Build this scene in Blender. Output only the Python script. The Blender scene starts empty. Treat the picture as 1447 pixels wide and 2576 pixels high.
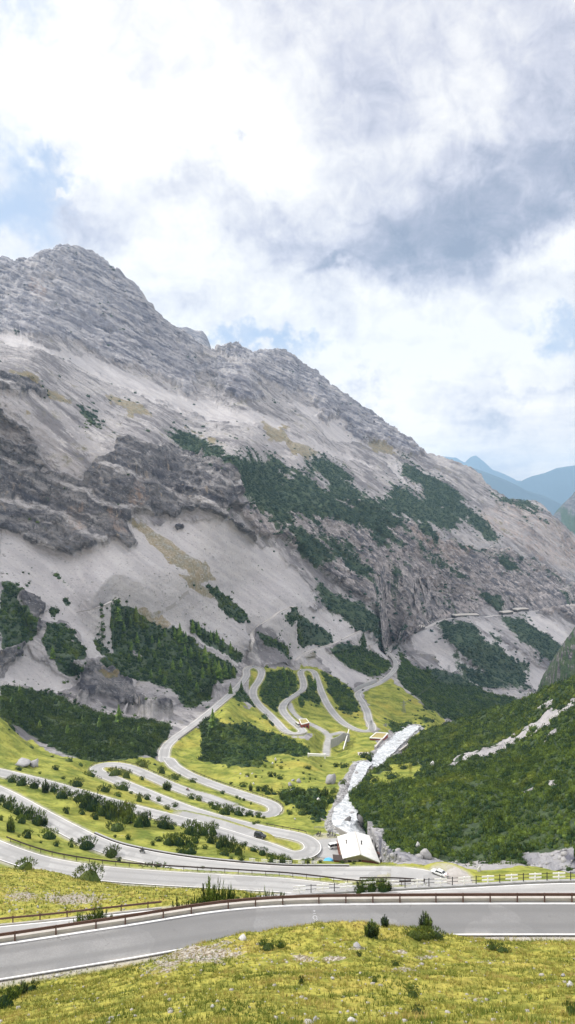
# Alpine pass: hairpin road in a valley under a limestone mountain
import bpy, bmesh, math, random
import numpy as np
from mathutils import Vector, Matrix

random.seed(7)
RNG = np.random.default_rng(11)
sc = bpy.context.scene
COL = sc.collection

# ------------------------------------------------------------------ survey helpers
# sketch coordinates (u right, v down) of the survey + a distance D give a world point
F, CX, CY = 1717.33, 723.5, 1288.0
TR = {'0': (0, 0, 1.0), '1': (0, 1886.6, .5), '2': (723.2, 1886.6, .5), '3': (503.1, 1509.3, .3911),
      '4': (754.6, 1949.5, .3042), 'A': (0, 597.4, .5), 'B': (723.2, 943.3, .5), 'C': (0, 911.8, .5),
      'D': (0, 1415, .5), 'E': (880.4, 1477.8, .3916), 'F': (0, 2169.6, .2608), 'G': (345.9, 2169.6, .3042),
      'H': (723.2, 2106.7, .1738), 'I': (566, 1886.6, .1738)}


def uv(k, x, y):
    a, b, s = TR[k]
    return a + s * x, b + s * y


def UV(k, pts):
    return [uv(k, x, y) for x, y in pts]


def P3(u, v, D):
    return np.array([(u - CX) / F * D, D, (CY - v) / F * D])


def proj(p):
    return CX + F * p[0] / p[1], CY - F * p[2] / p[1]


# ------------------------------------------------------------------ noise
_perm = np.random.default_rng(5).permutation(256)
_perm = np.concatenate([_perm, _perm, _perm]).astype(np.int32)
_g = np.random.default_rng(6).normal(size=(256, 3))
_g = (_g / np.linalg.norm(_g, axis=1, keepdims=True)).astype(np.float32)


def _perlin(p):
    p = np.asarray(p, dtype=np.float32)
    i = np.floor(p).astype(np.int32)
    f = p - i
    i &= 255
    w = f * f * f * (f * (f * 6 - 15) + 10)
    out = 0
    for dx in (0, 1):
        wx = w[..., 0] if dx else 1 - w[..., 0]
        a = _perm[i[..., 0] + dx]
        for dy in (0, 1):
            wy = w[..., 1] if dy else 1 - w[..., 1]
            b = _perm[a + i[..., 1] + dy]
            for dz in (0, 1):
                wz = w[..., 2] if dz else 1 - w[..., 2]
                g = _g[_perm[b + i[..., 2] + dz] & 255]
                d = g[..., 0] * (f[..., 0] - dx) + g[..., 1] * (f[..., 1] - dy) + g[..., 2] * (f[..., 2] - dz)
                out = out + wx * wy * wz * d
    return out * 1.5


from concurrent.futures import ThreadPoolExecutor
_pool = ThreadPoolExecutor(4)


def perlin(p):
    p = np.asarray(p, dtype=np.float32)
    if p.size < 60000:
        return _perlin(p)
    q = p.reshape(-1, 3)
    ch = [q[i:i + 16384] for i in range(0, len(q), 16384)]
    return np.concatenate(list(_pool.map(_perlin, ch))).reshape(p.shape[:-1])


def fbm(p, octv=4, gain=.5, lac=2.03, ridged=False):
    p = np.asarray(p, dtype=np.float32)
    a, s, tot = 1.0, 0, 0
    for o in range(octv):
        n = perlin(p + 17.3 * o)
        if ridged:
            n = 1 - 2 * np.abs(n)
        s = s + a * n
        tot += a
        a *= gain
        p = p * lac
    return s / tot


def sstep(a, b, x):
    t = np.clip((x - a) / (b - a), 0, 1)
    return t * t * (3 - 2 * t)


def inpoly(px, py, poly):
    poly = np.asarray(poly, float)
    res = np.zeros(px.shape, bool)
    bb = (px >= poly[:, 0].min()) & (px <= poly[:, 0].max()) & (py >= poly[:, 1].min()) & (py <= poly[:, 1].max())
    idx = np.nonzero(bb)
    if len(idx[0]) == 0:
        return res
    x, y = px[idx], py[idx]
    r = np.zeros(x.shape, bool)
    n = len(poly)
    for k in range(n):
        x1, y1 = poly[k]
        x2, y2 = poly[(k + 1) % n]
        if y1 == y2:
            continue
        c = ((y1 > y) != (y2 > y)) & (x < (x2 - x1) * (y - y1) / (y2 - y1) + x1)
        r ^= c
    res[idx] = r
    return res


# ------------------------------------------------------------------ thin plate spline
class TPS:
    def __init__(s, xy, val, scale, lam=1e-5):
        s.xy = np.asarray(xy, float) / scale
        s.scale = scale
        n = len(s.xy)
        K = s.k(s.xy, s.xy) + lam * np.eye(n)
        Pm = np.hstack([np.ones((n, 1)), s.xy])
        A = np.zeros((n + 3, n + 3))
        A[:n, :n] = K
        A[:n, n:] = Pm
        A[n:, :n] = Pm.T
        b = np.concatenate([np.asarray(val, float), np.zeros(3)])
        sol = np.linalg.lstsq(A, b, rcond=None)[0]
        s.w, s.a = sol[:n], sol[n:]

    @staticmethod
    def k(a, b):
        d2 = (a[:, None, 0] - b[None, :, 0]) ** 2 + (a[:, None, 1] - b[None, :, 1]) ** 2
        return .5 * d2 * np.log(d2 + 1e-12)

    def __call__(s, xy):
        xy = np.asarray(xy, float) / s.scale
        out = np.empty(len(xy))
        for i in range(0, len(xy), 20000):
            c = xy[i:i + 20000]
            out[i:i + 20000] = s.k(c, s.xy) @ s.w + s.a[0] + c @ s.a[1:]
        return out


# ------------------------------------------------------------------ mesh / object helpers
def mesh_np(name, V, faces, mat=None, smooth=True, cols=None, link=True):
    """faces: list of int arrays (k,3) / (k,4)"""
    me = bpy.data.meshes.new(name)
    V = np.ascontiguousarray(V, dtype=np.float32)
    faces = [np.asarray(f, np.int32) for f in faces if len(f)]
    nl = sum(f.size for f in faces)
    npoly = sum(len(f) for f in faces)
    me.vertices.add(len(V))
    me.vertices.foreach_set('co', V.ravel())
    me.loops.add(nl)
    me.loops.foreach_set('vertex_index', np.concatenate([f.ravel() for f in faces]))
    me.polygons.add(npoly)
    tot = np.concatenate([np.full(len(f), f.shape[1], np.int32) for f in faces])
    me.polygons.foreach_set('loop_start', np.concatenate([[0], np.cumsum(tot)[:-1]]).astype(np.int32))
    if smooth:
        me.polygons.foreach_set('use_smooth', np.ones(npoly, bool))
    me.update(calc_edges=True)
    me.validate()
    for k, a in (cols or {}).items():
        a = np.asarray(a, np.float32)
        if a.ndim == 1:
            at = me.attributes.new(k, 'FLOAT', 'POINT')
            at.data.foreach_set('value', a)
        else:
            at = me.attributes.new(k, 'FLOAT_COLOR', 'POINT')
            at.data.foreach_set('color', a.ravel())
    if mat:
        me.materials.append(mat)
    o = bpy.data.objects.new(name, me)
    if link:
        COL.objects.link(o)
    return o


class MB:
    """collects simple shapes into one mesh"""
    def __init__(s):
        s.v, s.f = [], []

    def add(s, vs, fs):
        n = len(s.v)
        s.v += [tuple(map(float, p)) for p in vs]
        s.f += [tuple(i + n for i in f) for f in fs]
        return s

    def box(s, c, size, rz=0, taper=1.0):
        hx, hy, hz = size[0] / 2, size[1] / 2, size[2] / 2
        ca, sa = math.cos(rz), math.sin(rz)
        vs = []
        for z in (-1, 1):
            t = taper if z > 0 else 1
            for x, y in ((-1, -1), (1, -1), (1, 1), (-1, 1)):
                X, Y = x * hx * t, y * hy * t
                vs.append((c[0] + X * ca - Y * sa, c[1] + X * sa + Y * ca, c[2] + z * hz))
        return s.add(vs, [(3, 2, 1, 0), (4, 5, 6, 7), (0, 1, 5, 4), (1, 2, 6, 5), (2, 3, 7, 6), (3, 0, 4, 7)])

    def bar(s, a, b, w, h=None):
        """square bar from a to b; w across, h along the upward normal"""
        a, b = Vector(a), Vector(b)
        h = h or w
        d = (b - a).normalized()
        up = Vector((0, 0, 1)) if abs(d.z) < .95 else Vector((1, 0, 0))
        sd = d.cross(up).normalized()
        up = sd.cross(d)
        vs = []
        for p in (a, b):
            for x, y in ((-1, -1), (1, -1), (1, 1), (-1, 1)):
                vs.append(p + sd * x * w / 2 + up * y * h / 2)
        return s.add(vs, [(0, 1, 2, 3), (7, 6, 5, 4), (4, 5, 1, 0), (5, 6, 2, 1), (6, 7, 3, 2), (7, 4, 0, 3)])

    def tube(s, pts, r, n=8, cap=True):
        rs = r if hasattr(r, '__len__') else [r] * len(pts)
        pts = [Vector(p) for p in pts]
        vs, fs = [], []
        for i, p in enumerate(pts):
            d = (pts[min(i + 1, len(pts) - 1)] - pts[max(i - 1, 0)]).normalized()
            up = Vector((0, 0, 1)) if abs(d.z) < .9 else Vector((1, 0, 0))
            x = d.cross(up).normalized()
            y = x.cross(d)
            for k in range(n):
                t = 2 * math.pi * k / n
                vs.append(p + (x * math.cos(t) + y * math.sin(t)) * rs[i])
        for i in range(len(pts) - 1):
            for k in range(n):
                fs.append((i * n + k, i * n + (k + 1) % n, (i + 1) * n + (k + 1) % n, (i + 1) * n + k))
        if cap:
            fs.append(tuple(range(n))[::-1])
            fs.append(tuple((len(pts) - 1) * n + k for k in range(n)))
        return s.add(vs, fs)

    def loft(s, secs, cap=True):
        n = len(secs[0])
        vs = [p for q in secs for p in q]
        fs = []
        for i in range(len(secs) - 1):
            for k in range(n):
                fs.append((i * n + k, i * n + (k + 1) % n, (i + 1) * n + (k + 1) % n, (i + 1) * n + k))
        if cap:
            fs.append(tuple(range(n))[::-1])
            fs.append(tuple((len(secs) - 1) * n + k for k in range(n)))
        return s.add(vs, fs)

    def build(s, name, mat, parent=None, bevel=0, smooth=False):
        me = bpy.data.meshes.new(name)
        me.from_pydata(s.v, [], s.f)
        bm = bmesh.new()
        bm.from_mesh(me)
        bmesh.ops.recalc_face_normals(bm, faces=bm.faces)
        if bevel:
            bmesh.ops.bevel(bm, geom=bm.edges[:], offset=bevel, segments=2, affect='EDGES', clamp_overlap=True)
        for f in bm.faces:
            f.smooth = smooth
        bm.to_mesh(me)
        bm.free()
        me.materials.append(mat)
        o = bpy.data.objects.new(name, me)
        COL.objects.link(o)
        if parent:
            o.parent = parent
        return o


def tag(o, label=None, cat=None, group=None, kind=None):
    if label:
        o['label'] = label
    if cat:
        o['category'] = cat
    if group:
        o['group'] = group
    if kind:
        o['kind'] = kind
    return o


def empty(name, loc=(0, 0, 0), rz=0, label=None, cat=None, group=None):
    o = bpy.data.objects.new(name, None)
    o.empty_display_size = .2
    COL.objects.link(o)
    o.location = loc
    o.rotation_euler = (0, 0, rz)
    return tag(o, label, cat, group)


def copy_tree(o, parent=None):
    c = o.copy()
    COL.objects.link(c)
    c.parent = parent
    for ch in list(o.children):
        copy_tree(ch, c)
    return c


# ------------------------------------------------------------------ node helpers
class NT:
    def __init__(s, tree):
        s.t = tree
        tree.nodes.clear()

    def n(s, typ, **kw):
        nd = s.t.nodes.new(typ)
        for k, v in kw.items():
            setattr(nd, k, v)
        return nd

    def put(s, sock, val):
        if hasattr(val, 'is_output'):
            s.t.links.new(val, sock)
        elif val is not None:
            if hasattr(sock.default_value, '__len__') and hasattr(val, '__len__') and len(sock.default_value) == 4 and len(val) == 3:
                val = tuple(val) + (1,)
            sock.default_value = val

    def math(s, op, a, b=None, c=None, clamp=False):
        nd = s.n('ShaderNodeMath', operation=op, use_clamp=clamp)
        for i, x in enumerate((a, b, c)):
            if x is not None:
                s.put(nd.inputs[i], x)
        return nd.outputs[0]

    def vm(s, op, a, b=None):
        nd = s.n('ShaderNodeVectorMath', operation=op)
        s.put(nd.inputs[0], a)
        if b is not None:
            if op == 'SCALE':
                s.put(nd.inputs[3], b)
            else:
                s.put(nd.inputs[1], b)
        return nd.outputs['Value'] if op in ('DOT_PRODUCT', 'LENGTH', 'DISTANCE') else nd.outputs[0]

    def mix(s, fac, a, b, blend='MIX'):
        nd = s.n('ShaderNodeMix', data_type='RGBA', blend_type=blend)
        s.put(nd.inputs[0], fac)
        s.put(nd.inputs[6], a)
        s.put(nd.inputs[7], b)
        return nd.outputs[2]

    def noise(s, vec, scale, detail=4, rough=.55, dist=0, col=False):
        nd = s.n('ShaderNodeTexNoise')
        s.put(nd.inputs['Vector'], vec)
        nd.inputs['Scale'].default_value = scale
        nd.inputs['Detail'].default_value = detail
        nd.inputs['Roughness'].default_value = rough
        nd.inputs['Distortion'].default_value = dist
        return nd.outputs['Color' if col else 'Fac']

    def mapping(s, vec, rot=(0, 0, 0), scale=(1, 1, 1), loc=(0, 0, 0)):
        nd = s.n('ShaderNodeMapping')
        s.put(nd.inputs[0], vec)
        nd.inputs['Rotation'].default_value = rot
        nd.inputs['Scale'].default_value = scale
        nd.inputs['Location'].default_value = loc
        return nd.outputs[0]

    def ss(s, x, a, b, lo=0, hi=1):
        nd = s.n('ShaderNodeMapRange', interpolation_type='SMOOTHSTEP')
        s.put(nd.inputs[0], x)
        nd.inputs[1].default_value = a
        nd.inputs[2].default_value = b
        nd.inputs[3].default_value = lo
        nd.inputs[4].default_value = hi
        return nd.outputs[0]

    def ramp(s, fac, stops):
        nd = s.n('ShaderNodeValToRGB')
        s.put(nd.inputs[0], fac)
        cr = nd.color_ramp
        while len(cr.elements) < len(stops):
            cr.elements.new(.5)
        for e, (p, c) in zip(cr.elements, stops):
            e.position = p
            e.color = tuple(c) + (1,)
        return nd.outputs[0]

    def attr(s, name):
        nd = s.n('ShaderNodeAttribute', attribute_name=name)
        return nd

    def bump(s, h, strength, dist, prev=None):
        nd = s.n('ShaderNodeBump')
        s.put(nd.inputs['Strength'], strength)
        nd.inputs['Distance'].default_value = dist
        s.put(nd.inputs['Height'], h)
        if prev is not None:
            s.put(nd.inputs['Normal'], prev)
        return nd.outputs[0]

    def surf(s, color, rough=.9, normal=None, metal=0, spec=.2, emission=None, trans=0):
        b = s.n('ShaderNodeBsdfPrincipled')
        s.put(b.inputs['Base Color'], color)
        s.put(b.inputs['Roughness'], rough)
        s.put(b.inputs['Metallic'], metal)
        b.inputs['Specular IOR Level'].default_value = spec
        if normal is not None:
            s.put(b.inputs['Normal'], normal)
        o = s.n('ShaderNodeOutputMaterial')
        s.t.links.new(b.outputs[0], o.inputs[0])
        return b


def newmat(name):
    m = bpy.data.materials.new(name)
    m.use_nodes = True
    return m, NT(m.node_tree)


def simple(name, c, rough=.7, metal=0, var=.12, scale=3.0, spec=.3, bump=0):
    """plain paint / stone / metal with a little procedural variation"""
    m, t = newmat(name)
    co = t.n('ShaderNodeTexCoord').outputs['Object']
    nz = t.noise(co, scale, 5, .6)
    k = t.math('MULTIPLY_ADD', nz, 2 * var, 1 - var)
    col = t.mix(1, c, t.n('ShaderNodeCombineColor').outputs[0], 'MULTIPLY')
    cc = t.t.nodes[-1] if False else None
    comb = [x for x in t.t.nodes if x.bl_idname == 'ShaderNodeCombineColor'][0]
    for i in range(3):
        t.t.links.new(k, comb.inputs[i])
    nrm = t.bump(nz, .5, bump) if bump else None
    t.surf(col, rough, nrm, metal, spec)
    return m
SKYBOOST, SKYGAIN, HAZE, EXPOSURE = .95, .82, 7e-5, 0.33

# ------------------------------------------------------------------ roads: surveyed centre lines
def resample(P, step):
    P = np.asarray(P, float)
    # Catmull-Rom then even spacing
    Q = []
    n = len(P)
    for i in range(n - 1):
        p0, p1, p2, p3 = P[max(i - 1, 0)], P[i], P[i + 1], P[min(i + 2, n - 1)]
        # centripetal-ish damping by shortening tangents on uneven spacing
        d1 = np.linalg.norm(p2 - p1) + 1e-9
        m1 = (p2 - p0) / (np.linalg.norm(p2 - p1) + np.linalg.norm(p1 - p0) + 1e-9) * d1
        m2 = (p3 - p1) / (np.linalg.norm(p3 - p2) + np.linalg.norm(p2 - p1) + 1e-9) * d1
        for t in np.linspace(0, 1, 24, endpoint=False):
            h00, h10, h01, h11 = 2 * t**3 - 3 * t**2 + 1, t**3 - 2 * t**2 + t, -2 * t**3 + 3 * t**2, t**3 - t**2
            Q.append(h00 * p1 + h10 * m1 + h01 * p2 + h11 * m2)
    Q.append(P[-1])
    Q = np.array(Q)
    s = np.concatenate([[0], np.cumsum(np.linalg.norm(np.diff(Q[:, :2], axis=0), axis=1))])
    m = max(2, int(s[-1] / step))
    t = np.linspace(0, s[-1], m + 1)
    return np.stack([np.interp(t, s, Q[:, k]) for k in range(3)], 1)


def smooth_path(P, k):
    P = P.copy()
    for _ in range(k):
        Q = P.copy()
        Q[1:-1] = .25 * P[:-2] + .5 * P[1:-1] + .25 * P[2:]
        P = Q
    return P


class Road:
    def __init__(s, pts, hw, step=1.5, sm=6):
        """pts: (key, x, y, z or None); z anchors are interpolated along the plan length"""
        U = np.array([uv(p[0], p[1], p[2]) for p in pts], float)
        anc = [i for i, p in enumerate(pts) if p[3] is not None]
        za = [pts[i][3] for i in anc]
        z = np.interp(np.arange(len(pts)), anc, za)
        for _ in range(6):
            D = z / ((CY - U[:, 1]) / F)
            P = np.stack([(U[:, 0] - CX) / F * D, D, z], 1)
            L = np.concatenate([[0], np.cumsum(np.linalg.norm(np.diff(P[:, :2], axis=0), axis=1))])
            z = np.interp(L, L[anc], za)
        D = z / ((CY - U[:, 1]) / F)
        P = np.stack([(U[:, 0] - CX) / F * D, D, z], 1)
        s.init3(P, hw, step, sm)

    def init3(s, P, hw, step, sm):
        s.P = smooth_path(resample(P, step), sm)
        s.hw = hw
        T = np.gradient(s.P[:, :2], axis=0)
        T /= np.linalg.norm(T, axis=1, keepdims=True) + 1e-9
        s.N = np.stack([-T[:, 1], T[:, 0]], 1)
        s.T = T
        return s

    @classmethod
    def from3(cls, P, hw, step=1.5, sm=2):
        return cls.__new__(cls).init3(np.asarray(P, float), hw, step, sm)

    def off(s, d, dz=0):
        Q = s.P.copy()
        Q[:, :2] += s.N * d
        Q[:, 2] += dz
        return Q

    def ribbon(s, d0, d1, dz, cuts=2):
        """cross-section strip between the offsets d0 < d1"""
        ds = np.linspace(d0, d1, cuts + 1)
        rows = [s.off(d, dz) for d in ds]
        n = len(s.P)
        V = np.concatenate(rows)
        f = []
        for j in range(cuts):
            a = np.arange(n - 1) + j * n
            f.append(np.stack([a + 1, a, a + n, a + n + 1], 1))
        return V, np.concatenate(f)

    def near_u(s, u, d=0, lo=0, hi=None):
        """index of the sample whose offset point is seen at u"""
        Q = s.off(d)
        uu = CX + F * Q[:, 0] / Q[:, 1]
        hi = hi or len(uu)
        return lo + int(np.argmin(np.abs(uu[lo:hi] - u)))


R3 = Road([('1', -160, 150, -111.5), ('1', -70, 182, None), ('1', 0, 212, -109), ('1', 100, 265, None), ('1', 200, 322, None), ('1', 330, 392, None),
           ('1', 450, 452, None), ('1', 560, 496, None), ('1', 690, 528, None), ('1', 850, 558, None), ('1', 1000, 579, None),
           ('1', 1200, 599, None), ('1', 1447, 617, None), ('2', 200, 619, None), ('2', 380, 620, None), ('2', 520, 619, None),
           ('2', 620, 624, None), ('2', 700, 635, None), ('2', 765, 655, -99.3), ('2', 790, 680, None), ('2', 760, 708, None), ('2', 690, 722, -98.6),
           ('2', 600, 728, None), ('2', 450, 727, None), ('2', 330, 720, None), ('2', 200, 704, None), ('2', 0, 681, None),
           ('1', 1300, 672, None), ('1', 1100, 660, None), ('1', 800, 643, None), ('1', 530, 622, None), ('1', 300, 590, None),
           ('1', 150, 556, None), ('1', 0, 503, -91), ('1', -120, 452, None), ('1', -260, 390, -90)], 3.5)
MAIN = Road([('1', -200, 78, -110.5), ('1', -90, 95, None), ('1', 0, 112, -112), ('1', 150, 148, None), ('1', 300, 189, None), ('1', 450, 232, None),
             ('1', 620, 282, None), ('1', 800, 328, None), ('1', 950, 366, None), ('1', 1100, 410, None), ('1', 1250, 457, None),
             ('1', 1400, 505, None), ('H', 0, 256, -122), ('H', 150, 264, None), ('H', 260, 247, None), ('H', 345, 205, None), ('H', 375, 150, None), ('H', 345, 75, None),
             ('H', 240, 10, -124.5), ('H', 120, -22, None), ('H', 0, -45, None), ('1', 1300, 396, None), ('1', 1200, 372, None), ('1', 1080, 340, None),
             ('1', 950, 300, None), ('1', 850, 262, None), ('1', 750, 221, None), ('1', 650, 180, None), ('1', 560, 140, None),
             ('1', 500, 115, None), ('1', 482, 98, -133.5), ('1', 500, 80, None), ('1', 560, 72, None), ('1', 640, 84, None), ('1', 750, 128, None),
             ('1', 850, 173, None), ('1', 950, 212, None), ('1', 1050, 246, None), ('I', 0, 785, -139.5), ('I', 100, 825, None), ('I', 250, 885, None),
             ('I', 400, 925, None), ('I', 520, 948, None), ('I', 620, 948, None), ('I', 700, 915, None), ('I', 738, 870, -142.5), ('I', 715, 815, None), ('I', 640, 770, None),
             ('I', 400, 690, None), ('I', 200, 625, None), ('I', 0, 560, -145.5), ('1', 1050, 165, None), ('1', 950, 124, None), ('1', 880, 82, None),
             ('1', 843, 42, None), ('D', 829, 1000, None), ('D', 826, 960, -150), ('D', 838, 925, None), ('D', 875, 888, None), ('D', 930, 848, None), ('D', 1000, 797, -156.5),
             ('D', 1100, 715, None), ('D', 1200, 625, None), ('D', 1240, 570, None), ('3', 300, 448, None), ('3', 330, 432, -165), ('3', 375, 437, None),
             ('3', 398, 465, None), ('3', 378, 520, None), ('3', 345, 570, None), ('3', 345, 620, None), ('3', 380, 675, None), ('3', 440, 732, None),
             ('3', 500, 792, None), ('3', 548, 842, None), ('3', 595, 861, -172), ('3', 645, 858, None), ('3', 662, 842, None), ('3', 635, 815, None),
             ('3', 590, 778, None), ('3', 545, 730, None), ('3', 530, 692, -174.5), ('3', 560, 648, None), ('3', 620, 608, None), ('3', 665, 570, None),
             ('3', 662, 510, None), ('3', 648, 468, None), ('3', 665, 450, -181), ('3', 705, 448, None), ('3', 735, 465, None), ('3', 765, 545, None),
             ('3', 803, 640, None), ('3', 855, 722, None), ('3', 925, 792, None), ('3', 1000, 832, None), ('3', 1060, 846, -191.5), ('3', 1102, 838, None),
             ('3', 1108, 810, None), ('3', 1088, 775, None), ('3', 1075, 720, None), ('3', 1045, 660, None), ('3', 1015, 605, -199), ('3', 1060, 572, None),
             ('3', 1150, 537, None), ('3', 1215, 490, None), ('3', 1262, 430, None), ('3', 1250, 385, None), ('3', 1210, 342, None), ('3', 1235, 305, None),
             ('3', 1258, 280, -207)], 3.3)
R1X = Road([('0', -260, 2412, -44.6), ('F', 0, 806, -44.4), ('F', 700, 695, None), ('F', 1447, 587, None), ('G', 300, 462, None), ('G', 720, 401, None),
            ('G', 1100, 371, None), ('G', 1447, 356, -44), ('2', 300, 781, None), ('2', 700, 778, None), ('2', 1100, 777, None), ('2', 1447, 777, -43.7),
            ('2', 2000, 777, -43.4)], 0, step=1.0, sm=20)          # outer white line of the near road
R1 = Road.from3(R1X.off(-2.5), 3.1, 1.0)
R15X = Road.from3([(-75, 81, -54.3), (-36.3, 86.3, -52.3), (-32, 86.4, -52), (-15, 87.6, -50.8), (.7, 88.2, -49.7), (22.5, 88.7, -48.8),
                   (37.4, 89, -48.3), (75, 86, -47)], 0, 1.0, 10)
R15 = Road.from3(R15X.off(-2.9), 2.9, 1.0)
LAY1 = Road([('1', 905, 322, -119), ('1', 1000, 342, None), ('1', 1100, 368, None), ('1', 1200, 400, None), ('1', 1290, 428, -121)], 2.6)
LAY2 = Road([('1', 965, 210, -138), ('1', 1050, 232, None), ('1', 1120, 258, None), ('1', 1175, 277, -139.5)], 2.0)
APRON = Road([('2', 520, 628, -99.42), ('2', 640, 640, None), ('2', 735, 662, None), ('2', 770, 692, None), ('2', 740, 714, -99.2)], 4.6)
GRAV = Road([('2', 800, 608, -99.3), ('2', 850, 622, None), ('2', 878, 650, None), ('2', 850, 680, -99)], 3.6)
PARK = Road([('H', 560, 20, -124.3), ('H', 610, 120, None), ('H', 600, 220, None), ('H', 560, 300, -123.8)], 4.5)
SERV = Road([('3', 572, 665, -176.5), ('3', 600, 725, None), ('3', 650, 768, None), ('3', 720, 802, None), ('3', 790, 838, None), ('3', 828, 872, -184), ('3', 818, 930, None),
             ('3', 812, 1000, -180)], 2.4)
SERV2 = Road([('3', 828, 868, -184), ('3', 870, 860, None), ('3', 912, 850, -187)], 2.6)
FARR = Road([('3', 1258, 280, -207), ('3', 1300, 262, -203), ('E', 330, 320, -199), ('E', 390, 293, -196), ('E', 440, 275, None), ('E', 510, 250, None), ('E', 580, 215, None),
             ('E', 645, 200, -188), ('E', 740, 192, None), ('E', 850, 191, None), ('E', 940, 180, None), ('E', 1030, 170, None),
             ('E', 1090, 152, -192), ('E', 1170, 152, None), ('E', 1280, 146, None), ('E', 1447, 128, -203), ('E', 1700, 120, -225)], 3.6, 4)
FARV = Road.from3(FARR.P[FARR.near_u(1035):], 3.6, 4)
TRK1 = Road([('3', 325, 405, -163), ('3', 312, 330, None), ('3', 342, 270, None), ('3', 332, 220, -136), ('3', 352, 180, None), ('3', 400, 150, None),
             ('3', 460, 115, None), ('3', 520, 72, None), ('3', 600, 42, -112)], 1.6, 2)
TRK2 = Road([('3', 620, 385, -171), ('3', 680, 338, None), ('3', 780, 302, None), ('3', 850, 285, None), ('3', 950, 235, None), ('3', 1040, 195, -156)], 1.6, 2)
TRK3 = Road([('D', 390, 250, -90), ('D', 460, 235, None), ('D', 520, 215, None), ('D', 590, 180, -79.5)], 1.5, 2)
RIV = Road([('2', 395, 440, -131), ('2', 330, 400, None), ('2', 292, 365, -126), ('2', 290, 320, None), ('2', 315, 270, None), ('2', 338, 220, None), ('2', 345, 165, -148), ('2', 365, 115, None),
            ('2', 400, 65, None), ('3', 1120, 1085, -168), ('3', 1165, 1010, None), ('3', 1215, 955, -180), ('3', 1265, 905, None), ('3', 1310, 865, -196), ('E', 420, 890, -204)], 4.5, 2, 4)
ROADS_B = [R3, MAIN, LAY1, LAY2, APRON, GRAV, PARK, SERV, SERV2, FARV]

# ------------------------------------------------------------------ valley + mountain sheet
def smp(road, every):
    P = road.P[::every]
    return [(CX + F * p[0] / p[1], CY - F * p[2] / p[1], p[1]) for p in P]


ctl = []
for r, e in ((R3, 9), (MAIN, 8), (SERV, 8), (FARV, 12), (TRK1, 10), (TRK2, 10), (TRK3, 14), (RIV, 8)):
    ctl += smp(r, e)
ctl += [(-40, 1880, 320), (0, 1850, 345), (100, 1850, 405), (0, 1790, 385), (100, 1800, 445), (200, 1780, 490), (330, 1850, 430), (0, 1740, 455), (100, 1742, 505),
        (200, 1745, 525), (330, 1797, 520), (180, 1650, 548), (60, 1600, 545), (0, 1500, 560), (100, 1480, 612), (100, 1392, 655), (0, 1342, 640),
        (0, 950, 760), (0, 1150, 700), (170, 1395, 668), (200, 1250, 705), (325, 1335, 705), (330, 1130, 790), (590, 1178, 850), (602, 1265, 835), (430, 1285, 765),
        (280, 1560, 640), (450, 1600, 680), (555, 1700, 655), (400, 1720, 590), (250, 1640, 590), (420, 1770, 540), (500, 1450, 720), (620, 1480, 795),
        (420, 1400, 705), (700, 1420, 850), (640, 1590, 757), (850, 1600, 865), (900, 1590, 905), (820, 1500, 905), (700, 1300, 940), (600, 1305, 815), (700, 1600, 775),
        (500, 1130, 1000), (650, 1200, 1060), (900, 1320, 1150), (0, 870, 1000), (100, 900, 970), (200, 1000, 900), (300, 1050, 940), (400, 1050, 1050),
        (0, 830, 1230), (200, 900, 1230), (300, 930, 1290), (430, 980, 1350), (550, 1020, 1360), (300, 1000, 1090), (150, 750, 1470), (300, 820, 1480), (0, 740, 1450),
        (170, 635, 1650), (0, 665, 1600), (60, 655, 1610), (250, 660, 1680), (370, 770, 1660), (430, 822, 1720), (520, 880, 1820), (590, 868, 2080), (705, 885, 2120),
        (790, 945, 2120), (870, 1000, 2080), (1000, 1085, 1990), (1080, 1143, 1900), (1150, 1166, 1860), (1230, 1217, 1850), (1300, 1263, 1800), (1390, 1300, 1800),
        (1447, 1348, 1840), (1600, 1450, 1900), (1850, 1600, 1950), (600, 950, 1520), (700, 1000, 1620), (800, 1000, 1830), (700, 1080, 1320), (850, 1100, 1620),
        (750, 1150, 1200), (1000, 1150, 1720), (950, 1200, 1460), (1100, 1250, 1560), (1050, 1350, 1300), (1200, 1350, 1520), (1300, 1350, 1620), (1400, 1450, 1600),
        (1200, 1480, 1345), (1000, 1450, 1130), (900, 1450, 1020), (1150, 1600, 1080), (1300, 1640, 1150), (1000, 1640, 1035), (1100, 1700, 985), (1050, 1780, 735),
        (1200, 1722, 1050), (1330, 1730, 1110), (1400, 1702, 1200), (1000, 1822, 655), (1110, 1830, 690), (1447, 1650, 1250), (1600, 1690, 1200), (1600, 1900, 800),
        (1300, 1850, 720), (1447, 2000, 420), (1200, 2000, 390), (1010, 1762, 740), (1080, 1802, 700), (620, 1930, 405), (780, 1920, 425), (560, 1775, 540), (600, 1802, 530),
        (650, 1872, 480), (500, 1875, 455), (820, 1870, 528), (800, 1955, 390), (750, 1995, 352), (825, 2035, 312), (830, 2075, 285), (0, 2330, 150), (350, 2330, 150), (723, 2330, 150),
        (1100, 2330, 150), (1447, 2330, 150), (1447, 2202, 185), (1300, 2192, 190), (1200, 2184, 198), (1000, 2172, 207), (1447, 2120, 300), (1100, 2100, 290),
        (-300, 2330, 150), (-300, 2000, 235), (-300, 1850, 325), (-300, 1600, 480), (-300, 1340, 590), (-300, 950, 700), (-300, 720, 1500), (-450, 760, 1450),
        (1850, 2330, 150), (1800, 2000, 380), (1850, 1800, 900), (907, 2168, 240), (870, 2168, 240), (950, 2171, 240), (790, 2150, 246)]
ctl = np.array(ctl, float)
if 0:
    for a_ in ctl:
        for b_ in ctl:
            if abs(a_[0] - b_[0]) < 45 and 4 < b_[1] - a_[1] < 170 and a_[2] < b_[2] * .985:
                print('CONFLICT', a_.round(0), b_.round(0))
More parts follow.
